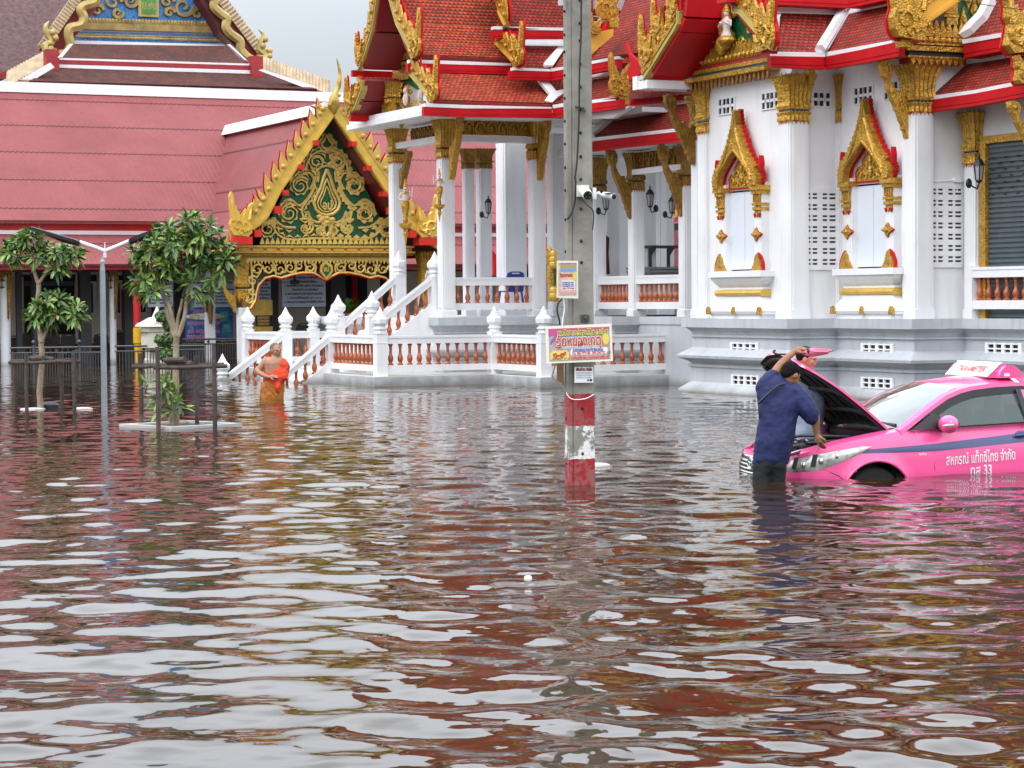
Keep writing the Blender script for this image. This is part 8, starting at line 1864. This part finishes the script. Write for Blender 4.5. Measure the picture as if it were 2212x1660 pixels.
# bonnet, raised
HA = R(41)
def bonnet(a, b, o=0):                            # a: distance from the hinge, b: -1..1 across
    hw_ = lerp([(0, .70), (.3, .70), (.6, .675), (.85, .63), (1.0, .56), (1.08, .45), (1.12, .30)], a) if False else lerp([(0, .715), (.4, .70), (.75, .66), (1.0, .58), (1.12, .50)], a)
    aa = a * (1 - .0) + .0; nose = .10 * (1 - b * b) * (a / 1.12) ** 2
    cv_ = .05 * (1 - b * b) - .07 * (a / 1.12) ** 3 + .012 * math.exp(-((abs(b) - .55) / .12) ** 2)
    x = 1.20 - (aa + nose) * math.cos(HA) - (cv_ + o) * math.sin(HA) * -1 * -1; z = .975 + (aa + nose) * math.sin(HA) + (cv_ + o) * math.cos(HA)
    x = 1.20 - (aa + nose) * math.cos(HA) + (cv_ + o) * math.sin(HA)
    return (x, b * hw_, z)
hood = MB(CM); na, nb_ = 14, 16; V1 = [bonnet(1.12 * i / na, -1 + 2 * j / nb_) for i in range(na + 1) for j in range(nb_ + 1)]; V2 = [bonnet(1.12 * i / na, -1 + 2 * j / nb_, -.022) for i in range(na + 1) for j in range(nb_ + 1)]
W1 = nb_ + 1; F1_ = [(i * W1 + j, (i + 1) * W1 + j, (i + 1) * W1 + j + 1, i * W1 + j + 1) for i in range(na) for j in range(nb_)]
hood.add(V1, F1_); rim_ = [j for j in range(W1)] + [i * W1 + nb_ for i in range(1, na + 1)] + [na * W1 + j for j in range(nb_ - 1, -1, -1)] + [i * W1 for i in range(na - 1, 0, -1)]
m_ = len(V1); hood.add(V1 + V2, [(rim_[i], rim_[(i + 1) % len(rim_)], rim_[(i + 1) % len(rim_)] + m_, rim_[i] + m_) for i in range(len(rim_))])
hb = obj('bonnet', hood, PINK, car, smooth=True)
und = MB(CM); und.add(V2, F1_)
LIN_ = MB(CM)
for (a0, a1, b0, b1) in [(.12 + .0, .24, b, b + .16) for b in (-.80, -.56, -.32, -.08, .16, .40, .62)] + [(.34, .56, b, b + .17) for b in (-.82, -.52, -.22, .08, .38, .64)] + [(.64, .82, b, b + .17) for b in (-.70, -.40, -.10, .20, .50)] + [(.88, 1.0, b, b + .2) for b in (-.6, -.2, .2, .5)]:
    q = [bonnet(a0, b0, -.026), bonnet(a0, b1, -.026), bonnet(a1, b1 + .04, -.026), bonnet(a1, b0 + .04, -.026)]; LIN_.prism(q, (.012, 0, -.018))
uo = obj('bonnet_lining', und, mat('lining_black', (.030, .031, .028), .6, var=.2, bump=.01, bs=10), hb, smooth=True)
obj('lining_recess', LIN_, mat('recess_black', (.006, .006, .006), .8), uo)
mb = MB(CM); 
for a0, a1, b0, b1 in ((.05, 1.05, -.92, -.92), (.05, 1.05, .92, .92), (.28, .28, -.9, .9), (.6, .6, -.9, .9), (1.06, 1.06, -.8, .8)):
    mb.tube([bonnet(a0 + (a1 - a0) * i / 8, b0 + (b1 - b0) * i / 8, -.035) for i in range(9)], .022, 6)
obj('lining_rib', mb, MATS['lining_black'], uo)
# lamps, grille, badge, mirror, handles, seams, stripe, lettering
def patch(low_, up_, o, n=14, m_=5):
    mb = MB(CM); rows = []
    for i in range(n + 1):
        t = i / n; def_l = lerp2(low_, t); def_u = lerp2(up_, t); r = []
        for j in range(m_ + 1):
            k = j / m_; p = def_l[0] + (def_u[0] - def_l[0]) * k; z = def_l[1] + (def_u[1] - def_l[1]) * k; bul = o * (math.sin(math.pi * min(1, max(0, k))) ** .5 if 0 < k < 1 else .15) * (1 if 0 < i < n else .3)
            r.append(skin(p, z, bul))
        rows.append(r)
    return rows
def lerp2(pl, t):
    t *= len(pl) - 1; i = min(int(t), len(pl) - 2); f = t - i; return (pl[i][0] * (1 - f) + pl[i + 1][0] * f, pl[i][1] * (1 - f) + pl[i + 1][1] * f)
def grid_add(mb, rows, sg=1): 
    w_ = len(rows[0]); mb.add([(q[0], q[1] * sg, q[2]) for r in rows for q in r], [(i * w_ + j, (i + 1) * w_ + j, (i + 1) * w_ + j + 1, i * w_ + j + 1) for i in range(len(rows) - 1) for j in range(w_ - 1)])
HLlow = [(.60, .585), (.72, .585), (.90, .60), (1.05, .64), (1.22, .70), (1.40, .775), (1.50, .825)]; HLup = [(.66, .70), (.76, .725), (.90, .755), (1.05, .785), (1.22, .81), (1.40, .835), (1.505, .835)]
for sg in (1, -1):
    mb = MB(CM); grid_add(mb, patch(HLlow, HLup, .018), sg); hl = obj('headlight', mb, mat('lamp_glass', (.62, .62, .56), .06, .25, var=.35, vs=9, col2=(.16, .16, .13), coat=1), car, smooth=True)
    mb = MB(CM)
    for pc_, zc_, r in ((.80, .66, .036), (.97, .70, .036), (1.13, .745, .026)):
        c = skin(pc_, zc_, .020); nn = (skin(pc_, zc_, .05) - c).normalized(); c = Vector((c.x, c.y * sg, c.z)); mb.ell(c, (r * .8, r * .8, r), 10, 8)
    obj('reflector', mb, mat('chrome', (.62, .62, .60), .12, .9, var=.1), hl, smooth=True)
    mb = MB(CM)
    for pc_ in (.70, .89): q = [skin(pc_ - .022, .62 + (pc_ - .7) * .12, .022), skin(pc_ + .022, .62 + (pc_ - .7) * .12, .022), skin(pc_ + .05, .735 + (pc_ - .7) * .16, .022), skin(pc_ + .0, .735 + (pc_ - .7) * .16, .022)]; mb.prism([(a.x, a.y * sg, a.z) for a in q], (0, .004 * sg, 0))
    obj('bezel', mb, BLACK, hl)
mb = MB(CM); grid_add(mb, patch([(0, .50), (.46, .50)], [(0, .70), (.40, .70)], .004)); grid_add(mb, patch([(0, .50), (.46, .50)], [(0, .70), (.40, .70)], .004), -1); gr2 = obj('grille', mb, BLACK, car)
mb = MB(CM)
for z in (.535, .575, .615, .655, .70):
    for sg in (1, -1): mb.tube([(q.x, q.y * sg, q.z) for q in [skin(p, z + (.012 * (p / .4) ** 2), .012) for p in (.0, .1, .2, .3, .4, .44)]], .012, 6)
for sg in (1, -1): mb.tube([(q.x, q.y * sg, q.z) for q in (skin(.44, .52, .012), skin(.455, .6, .012), skin(.42, .70, .012))], .012, 6)
obj('grille_bar', mb, MATS['chrome'], gr2, smooth=True)
mb = MB(CM)
for rx, rz_, zc_ in ((.085, .056, .635), (.03, .053, .635), (.06, .022, .66)): mb.tube([(-.022, rx * math.cos(i * .449), zc_ + rz_ * math.sin(i * .449)) for i in range(15)], .009, 6)
obj('badge', mb, MATS['chrome'], gr2, smooth=True)
for sg in (1, -1):
    mb = MB(CM); mb.ell((1.70, .985 * sg, 1.045), (.085, .15, .092), 16, 12); mi_ = obj('mirror', mb, PINK, car, smooth=True)
    mb = MB(CM); mb.ell((1.735, .985 * sg, 1.045), (.06, .128, .074), 12, 8); mb.tube([(1.68, .84 * sg, .99), (1.69, .90 * sg, .985), (1.70, .95 * sg, 1.0)], [.03, .026, .03], 8); obj('mirror_stalk', mb, BLACK, mi_, smooth=True)
    mb = MB(CM); mb.tube([(1.628, 1.02 * sg, 1.035), (1.640, 1.08 * sg, 1.038), (1.68, 1.12 * sg, 1.042), (1.71, 1.12 * sg, 1.044)], [.012, .018, .018, .010], 6); obj('indicator', mb, MATS['lamp_glass'], mi_, smooth=True)
def onside(x, z, o=.004): q = skin(P_of_x(x), z, o); return q
STRU = [(.70, .800), (1.2, .822), (1.62, .846), (2.2, .895), (2.72, .940), (3.4, .97), (4.1, .985)]; STRL = [(.70, .770), (1.2, .768), (1.62, .772), (2.2, .810), (2.72, .845), (3.4, .86), (4.1, .87)]
for sg in (1, -1):
    mb = MB(CM); rows = []
    for i in range(70):
        x = .70 + i * .05; rows.append([onside(x, lerp(STRL, x) + (lerp(STRU, x) - lerp(STRL, x)) * j / 4) for j in range(5)])
    grid_add(mb, rows, sg); obj('stripe', mb, mat('navy_stripe', (.035, .05, .16), .3, coat=.5, var=.05), car, smooth=True)
    mb = MB(CM)
    for xx in (1.60, 2.76): mb.tube([(q.x, q.y * sg, q.z) for q in [onside(xx + (.035 if z_ < .6 else 0), z_, -.001) for z_ in (.2, .45, .6, .8, .97)]], .0045, 4)
    mb.tube([(q.x, q.y * sg, q.z) for q in [skin(P_of_x(x), z_, -.001) for x, z_ in ((.40, .625), (.48, .585), (.56, .55), (.62, .50))]], .004, 4)
    mb.tube([(1.30, .78 * sg, .995), (1.40, .84 * sg, .965)], .004, 4)
    obj('door_seam', mb, mat('seam_dark', (.06, .01, .02), .6), car)
    mb = MB(CM)
    for ax, az, r in ARCH: mb.tube([(q.x, q.y * sg, q.z) for q in [onside(ax + (r + .004) * math.cos(math.pi * i / 24), az + (r + .004) * math.sin(math.pi * i / 24), -.004) for i in range(25)]], .015, 6)
    obj('wheel_arch', mb, PINK, car, smooth=True)
    mb = MB(CM); rows = [onside(2.52, .905, .03), onside(2.58, .912, .05), onside(2.72, .925, .05), onside(2.76, .928, .028)]; mb.tube([(q.x, q.y * sg, q.z) for q in rows], [.014, .020, .020, .012], 8); c = onside(2.60, .915, .006); mb.ell((c.x, c.y * sg, c.z), (.07, .012, .042), 10, 6); obj('door_handle', mb, MATS['navy_stripe'], car, smooth=True)
mb = MB(CM)
def sidetext(s_, size, xc, zc, bold, width, slope_=0.0):
    vs, fs = text_mesh(s_, size, bold); xs = [v[0] for v in vs]; k = width / (max(xs) - min(xs)); out_ = []
    for v in vs: x = xc + v[0] * k; q = onside(x, zc + v[1] + v[0] * k * slope_, .0055); out_.append(tuple(q))
    mb.add(out_, fs)
LW = mat('letter_white', (.80, .74, .76), .4, var=.05)
sidetext('สหกรณ์ แท็กซี่ไทย จำกัด', .145, 2.12, .690, .002, .78, .05); obj('company_lettering', mb, LW, car); mb = MB(CM)
sidetext('ทส 33', .145, 2.12, .560, .003, .24, .03); obj('number_lettering', mb, LW, car); mb = MB(CM)
sidetext('VVT-i', .030, 1.47, .742, .001, .085)
obj('badge_lettering', mb, mat('letter_white', (.80, .74, .76), .4, var=.05), car)
# roof sign
TSM = CM @ Matrix.Translation((2.56, 0, 1.482)) @ Matrix.Diagonal((1, 1, .84, 1)) 
ts = MB(TSM); ts.prism([(-.14, -.47, 0), (.16, -.47, 0), (.07, -.47, .165), (.03, -.47, .175)], (0, .94, 0)); tsn = obj('roof_sign', ts, PINK, car)
ux = Vector((.17, 0, .175)).normalized()
FM = TSM @ Matrix(((0, ux.x, -ux.z, -.142), (-1, 0, 0, 0), (0, ux.z, ux.x, .004), (0, 0, 0, 1)))
FM = TSM @ Matrix(((0, ux.x, -ux.z, -.145), (1, 0, 0, 0), (0, ux.z, ux.x, .006), (0, 0, 0, 1))) 
mb = MB(FM); mb.box((-.46, .01, 0), (.46, .225, .006)); mb.box((-.47, .222, -.004), (.47, .245, .012)); obj('sign_face', mb, PLAIN, tsn)
mb = MB(FM); put_text(mb, 'TAXI-METER', .135, FM @ Matrix.Translation((0, .115, .018)), .004, width=.62); obj('sign_letters', mb, mat('letter_red', (.62, .10, .08), .5), tsn)
mb = MB(FM)
for x in (-.39, .39): mb.lathe((x, .12, .006), [(.045, 0), (.045, .008)], 14)
obj('sign_emblem', mb, mat('emblem_grey', (.42, .48, .60), .5), tsn)
mb = MB(TSM); [mb.prism([(-.06, .472 * q, 0), (.20, .47 * q, 0), (.19, .47 * q, .09), (.12, .47 * q, .15), (.02, .47 * q, .15), (-.04, .47 * q, .08)], (0, .09 * q, 0)) for q in (-1, 1)]; obj('sign_bracket', mb, PINK, tsn, smooth=True)
mb = MB(CM); mb.prism([(2.62, .50, 1.50), (2.66, .50, 1.50), (2.70, .62, 1.432), (2.66, .62, 1.432)], (0, .003, .008)); mb.box((2.56, .535, 1.50), (2.62, .565, 1.53)); obj('strap', mb, PLAIN, tsn)
# ================================================================ people
def rings(mb, k, d, rows, n=18, M=None):
    """rows: (left x, right x, y, depth radius, depth offset) in picture units of frame k at distance d -> one closed lofted surface"""
    out_ = []
    for xl, xr, y, dr, do in rows:
        a, b = hY(k, xl, y, d), hY(k, xr, y, d); c = (a + b) / 2; rx = (b.x - a.x) / 2
        out_.append([(c.x + rx * math.cos(2 * math.pi * i / n), d + do + dr * math.sin(2 * math.pi * i / n), c.z) for i in range(n)])
    mb.loft(out_)
def limb(mb, pts, rad, n=10):
    P = [Vector(p) for p in pts]; Q = []; Rr = []
    for i in range(len(P) - 1):
        for t in (0, .25, .5, .75):
            p0, p1, p2, p3 = P[max(i - 1, 0)], P[i], P[i + 1], P[min(i + 2, len(P) - 1)]; Q.append(.5 * ((2 * p1) + (p2 - p0) * t + (2 * p0 - 5 * p1 + 4 * p2 - p3) * t * t + (3 * p1 - p0 - 3 * p2 + p3) * t ** 3)); Rr.append(rad[i] + (rad[i + 1] - rad[i]) * t)
    Q.append(P[-1]); Rr.append(rad[-1]); mb.tube(Q, Rr, n); mb.ell(P[0], rad[0], 8, 6); mb.ell(P[-1], rad[-1], 8, 6)
def remesh(o, vox, sm=4, disp=None):
    r = o.modifiers.new('remesh', 'REMESH'); r.mode = 'VOXEL'; r.voxel_size = vox; r.use_smooth_shade = True
    s = o.modifiers.new('smooth', 'SMOOTH'); s.iterations = sm; s.factor = .5
    if disp:
        tx = bpy.data.textures.new('folds', 'CLOUDS'); tx.noise_scale = disp[1]; m = o.modifiers.new('folds', 'DISPLACE'); m.texture = tx; m.strength = disp[0]; m.mid_level = .5; m.texture_coords = 'GLOBAL'
def head(mb, c, r, face, up=Vector((0, 0, 1)), tilt=0):
    """skull, jaw, nose, ears, lips, brow; face = direction the face looks"""
    f = Vector(face).normalized(); s = f.cross(up).normalized(); u = s.cross(f)
    B = Matrix(((s.x, f.x, u.x, c.x), (s.y, f.y, u.y, c.y), (s.z, f.z, u.z, c.z), (0, 0, 0, 1))) @ Matrix.Scale(r, 4)
    mb.ell((0, -.10, .18), (.74, .90, .86), 14, 10, B); mb.ell((0, .16, -.22), (.60, .68, .66), 12, 9, B); mb.ell((0, .42, -.72), (.34, .32, .26), 10, 8, B)
    mb.ell((0, .88, -.12), (.12, .17, .24), 8, 6, B); mb.ell((0, .78, .12), (.55, .16, .10), 10, 6, B); mb.ell((0, .80, -.46), (.26, .12, .07), 8, 6, B)
    for q in (-1, 1): mb.ell((q * .74, -.05, -.06), (.09, .20, .28), 8, 6, B); mb.ell((q * .34, .60, -.22), (.22, .18, .2), 8, 6, B)
    return B
def eyes(name, parent, B, m=None):
    mb = MB()
    for q in (-1, 1): mb.ell((q * .28, .77, .02), (.12, .06, .05), 8, 6, B); mb.ell((q * .30, .86, .17), (.18, .05, .035), 8, 5, B)
    obj(name, mb, m or mat('eye_dark', (.02, .012, .01), .3), parent, smooth=True)
def hand(mb, w, d, n, s=1.0, curl=.6, side=1):
    """wrist point, pointing direction, palm normal"""
    d = Vector(d).normalized(); n = Vector(n).normalized(); t = d.cross(n).normalized() * side
    mb.tube([w - d * .01, w + d * .03 * s, w + d * .085 * s], [.026 * s, .034 * s, .036 * s], 8)
    for i, (l, o) in enumerate(((.072, -.030), (.082, -.010), (.076, .010), (.060, .029))):
        b = w + d * .085 * s + t * o * s; d1 = (d * math.cos(curl * .5) + n * math.sin(curl * .5)); d2 = (d * math.cos(curl * 1.4) + n * math.sin(curl * 1.4)); d3 = (d * math.cos(curl * 2.1) + n * math.sin(curl * 2.1))
        p1 = b + d1 * l * .45 * s; p2 = p1 + d2 * l * .33 * s; p3 = p2 + d3 * l * .25 * s; mb.tube([b - d * .012, b, p1, p2, p3], [.010 * s, .0105 * s, .010 * s, .0092 * s, .0075 * s], 7)
    b = w + d * .03 * s - t * .030 * s; mb.tube([b, b - t * .028 * s + d * .028 * s + n * .012 * s, b - t * .030 * s + d * .060 * s + n * .028 * s], [.014 * s, .012 * s, .009 * s], 7)
SKIN1 = mat('brown_skin', (.30, .135, .065), .5, var=.10, vs=20); SKIN2 = mat('tan_skin', (.40, .20, .115), .5, var=.12, vs=20)
HAIR = mat('black_hair', (.010, .008, .008), .85, spec=.12, var=.3, vs=40, bump=.006, bs=120)
# ---- the man at the bonnet
D1 = 22.72
def m6(x, y, o=0): return hY('B6', x, y, D1 + o) if not o else hY('B6', x, y, D1 + o)
man = thing('person', 'person in a navy shirt and black trousers bending over the taxi engine, one arm raised', 'person', Matrix.Translation(hY('D', 1662, 1035, D1)))
sk = MB()
hc = m6(832, 412, .10); Bh = head(sk, hc, .116, (.62, .45, -.62), Vector((.35, .25, .9)))
limb(sk, [m6(760, 560, .10), m6(790, 480, .10)], [.062, .058])                       # neck
# raised arm: shoulder, elbow, wrist on the bonnet edge
limb(sk, [m6(600, 520, .10), m6(640, 420, .12), m6(720, 300, .18), m6(800, 215, .22), m6(865, 165, .25)], [.058, .052, .044, .036, .027])
hand(sk, m6(868, 160, .25), (.85, .15, .35), (.2, .3, -.9), 1.05, .55, 1)
# lowered arm
limb(sk, [m6(900, 640, .06), m6(1060, 790, .02), m6(1100, 880, .0), m6(1108, 985, .02), m6(1120, 1060, .03)], [.060, .052, .046, .036, .027])
hand(sk, m6(1122, 1060, .03), (.30, .15, -.9), (.55, .5, -.3), 1.0, .75, -1)
skb = obj('body', sk, SKIN1, man); remesh(skb, .0065, 3); eyes('eyes', skb, Bh)
mb = MB()                                       # cropped black hair cap: back and top of the skull
mb.ell((0, -.22, .32), (.80, .88, .82), 16, 12, Bh); mb.ell((0, .25, .64), (.60, .42, .34), 12, 8, Bh); mb.ell((0, -.45, .0), (.70, .52, .62), 12, 8, Bh); hr = obj('hair', mb, HAIR, man, smooth=True); remesh(hr, .007, 2)
sh = MB()
rings(sh, 'B6', D1, [(410, 800, 1385, .13, .0), (412, 815, 1330, .145, 0), (424, 838, 1230, .155, 0), (440, 868, 1120, .16, .0), (462, 888, 1010, .155, .01), (480, 905, 900, .15, .02), (478, 925, 800, .15, .03), (468, 955, 700, .15, .05), (462, 960, 620, .15, .07), (475, 905, 545, .14, .09), (540, 840, 480, .11, .10), (620, 790, 440, .08, .10), (660, 760, 420, .065, .10)], 22)
limb(sh, [m6(560, 560, .09), m6(580, 490, .10), m6(640, 425, .13)], [.105, .092, .070]); limb(sh, [m6(860, 620, .06), m6(960, 720, .03), m6(1030, 810, .0), m6(1055, 865, .0)], [.115, .110, .092, .086])
NAVYS = mat('navy_cloth', (.008, .014, .078), .8, var=.10, vs=5, bump=.006, bs=18)
sho = obj('shirt', sh, NAVYS, man); remesh(sho, .010, 4, (.034, .12))
mb = MB(); limb(mb, [m6(640, 440, .10), m6(700, 415, .10), m6(780, 470, .06), m6(790, 520, .04)], [.022, .026, .024, .014]); obj('collar', mb, NAVYS, sho, smooth=True)
st_ = MB(); st_.tube([m6(770, 500, -.04), m6(700, 520, -.075), m6(620, 580, -.10), m6(540, 660, -.10), m6(480, 720, -.06)], .011, 6); obj('shoulder_strap', st_, BLACK, man, smooth=True)
tr_ = MB(); rings(tr_, 'B6', D1, [(420, 600, 2000, .09, -.02), (425, 600, 1700, .10, -.02), (415, 612, 1500, .115, 0), (412, 700, 1400, .13, 0), (430, 780, 1300, .14, 0), (440, 780, 1240, .13, 0)]); rings(tr_, 'B6', D1, [(600, 760, 2000, .09, .06), (595, 770, 1700, .10, .05), (585, 785, 1500, .115, .02), (520, 790, 1400, .13, 0), (450, 790, 1290, .13, 0)])
tro = obj('trousers', tr_, mat('black_cloth', (.012, .012, .013), .8, var=.3, bump=.003, bs=40), man); remesh(tro, .013, 4, (.02, .09))
t = thing('screwdriver', 'thin pale tool held in the hand of the person in navy', 'tool', Matrix.Translation(m6(1140, 1200, .05))); mb = MB(); mb.tube([m6(1132, 1150, .04), m6(1142, 1230, .06)], .006, 6); obj('shaft', mb, MATS['chrome'], t)
# folded pink umbrella held against the bonnet
t = thing('umbrella', 'folded pink umbrella with a hooked handle held above the raised bonnet', 'umbrella', Matrix.Translation(m6(960, 165, .25)))
def m7(x, y): return m6(x, y, .26)
mb = MB(); mb.tube([m7(x, y) for x, y in ((960, 168), (985, 165), (1060, 162), (1150, 158), (1230, 150), (1285, 143))], [.018, .038, .042, .034, .022, .008], 10)
for i in range(5): a = i * 1.2566; mb.tube([m7(985, 165) + Vector((0, math.cos(a), math.sin(a))) * .036, m7(1100, 160) + Vector((0, math.cos(a + .5), math.sin(a + .5))) * .038, m7(1240, 149) + Vector((0, math.cos(a + 1), math.sin(a + 1))) * .02], .008, 5)
obj('canopy', mb, mat('umbrella_pink', (.80, .16, .26), .45, var=.15, vs=20), t, smooth=True)
mb = MB(); mb.tube([m7(1285, 143), m7(1298, 141)], .007, 6); mb.tube([m7(x, y) for x, y in ((800, 182), (740, 183), (690, 182), (655, 172), (640, 155), (648, 142), (668, 143))], .010, 7); mb.ell(m7(1020, 150), (.022, .05, .04), 8, 6); obj('handle', mb, BLACK, t, smooth=True)
mb = MB(); mb.tube([m7(800, 182), m7(860, 172), m7(960, 168)], .009, 7); obj('shaft', mb, mat('pale_shaft', (.62, .50, .52), .3, .4), t, smooth=True)
# ---- the person behind the raised bonnet
D2 = 24.15
def n6(x, y, o=0): return hY('B6', x, y, D2 + o)
p2 = thing('person', 'person half hidden behind the raised bonnet, only the dark haired face showing', 'person', Matrix.Translation(hY('B6', 1040, 1600, D2)))
sk = MB(); Bh2 = head(sk, n6(1012, 232), .112, (.93, -.36, -.10)); limb(sk, [n6(990, 420), n6(1000, 330)], [.062, .056])
b2 = obj('body', sk, SKIN2, p2); remesh(b2, .0075, 3); eyes('eyes', b2, Bh2)
mb = MB(); mb.ell((0, -.22, .34), (.82, .92, .84), 16, 12, Bh2); mb.ell((0, .32, .68), (.62, .44, .32), 12, 8, Bh2); h2 = obj('hair', mb, HAIR, p2, smooth=True); remesh(h2, .008, 2)
sh = MB(); rings(sh, 'B6', D2, [(830, 1180, 1250, .13, 0), (820, 1190, 1000, .13, 0), (810, 1200, 800, .13, 0), (800, 1210, 600, .13, 0), (830, 1170, 450, .11, 0), (930, 1070, 400, .07, 0)]); limb(sh, [n6(850, 500), n6(860, 640, -.08)], [.09, .075])
s2 = obj('shirt', sh, mat('pale_blue_cloth', (.42, .50, .66), .8, var=.15), p2); remesh(s2, .014, 4, (.02, .12))
tr_ = MB(); rings(tr_, 'B6', D2, [(850, 1150, 2100, .1, 0), (850, 1160, 1700, .12, 0), (835, 1180, 1240, .13, 0)]); obj('trousers', tr_, MATS['black_cloth'], p2, smooth=True)
# ---- the monk
D3 = 43.0
def m8(x, y, o=0): return hY('B8', x, y, D3 + o)
mk = thing('person', 'elderly monk in a bright orange robe wading thigh deep beside the lower stairs', 'person', Matrix.Translation(hY('D', 588, 860, D3)))
sk = MB(); Bm = head(sk, m8(1040, 728), .128, (.62, -.76, -.06))
limb(sk, [m8(1020, 900, .02), m8(1030, 820, .0)], [.075, .068])
rings(sk, 'B8', D3, [(850, 1150, 1250, .12, 0), (855, 1160, 1100, .13, 0), (860, 1165, 1000, .13, 0), (850, 1170, 920, .13, 0), (860, 1165, 870, .12, .01), (930, 1110, 830, .08, .01)])
limb(sk, [m8(885, 895, .0), m8(845, 940, -.01), m8(790, 1000, -.03), m8(750, 1030, -.05)], [.078, .070, .058, .050]); limb(sk, [m8(750, 1030, -.05), m8(800, 1080, -.12), m8(880, 1120, -.18), m8(940, 1140, -.2)], [.050, .048, .040, .030])
hand(sk, m8(940, 1140, -.2), (.9, -.1, .15), (.1, .6, -.8), 1.15, .5, 1)
for q in ((-.5, .6), (.45, .6)): pass
bm_ = obj('body', sk, SKIN2, mk); remesh(bm_, .010, 3); eyes('eyes', bm_, Bm)
mb = MB(); mb.ell((0, -.20, .30), (.76, .86, .80), 14, 10, Bm); stb = obj('cropped_hair', mb, mat('grey_stubble', (.13, .105, .09), .8, var=.3, vs=30), mk, smooth=True)
rb = MB()                                        # upper robe: across the chest, over the left shoulder and down
rings(rb, 'B8', D3, [(845, 1170, 1240, .145, 0), (845, 1185, 1150, .15, 0), (850, 1195, 1080, .15, 0), (880, 1200, 1030, .15, .01), (1000, 1205, 985, .13, .02), (1060, 1200, 930, .12, .02), (1085, 1170, 880, .10, .02), (1100, 1140, 850, .07, .03)], 22)
limb(rb, [m8(1140, 900, 0), m8(1180, 960, -.02), m8(1185, 1050, -.04), m8(1170, 1120, -.06)], [.080, .085, .085, .08])
rings(rb, 'B8', D3, [(1050, 1110, 1370, .05, -.14), (1030, 1130, 1300, .07, -.13), (1015, 1150, 1220, .08, -.11), (1010, 1165, 1130, .09, -.08), (1010, 1180, 1040, .09, -.05)])
rb_o = obj('robe', rb, mat('orange_robe', (.80, .055, .010), .7, var=.22, vs=7), mk); remesh(rb_o, .014, 3, (.045, .10))
lo = MB(); rings(lo, 'B8', D3, [(800, 1160, 1760, .17, 0), (800, 1162, 1600, .17, 0), (797, 1165, 1455, .17, 0), (800, 1168, 1350, .17, 0), (820, 1168, 1260, .16, 0), (850, 1165, 1190, .14, 0)], 24)
lo_o = obj('lower_robe', lo, mat('ochre_robe', (.45, .155, .015), .75, var=.3, vs=6, col2=(.22, .07, .01)), mk); remesh(lo_o, .016, 3, (.06, .14))
mb = MB(); mb.tube([m8(870, 1215, -.15), m8(930, 1290, -.17), m8(1000, 1370, -.17), m8(1060, 1440, -.15)], [.01, .018, .02, .02], 6); obj('robe_fold', mb, MATS['ochre_robe'], lo_o, smooth=True)
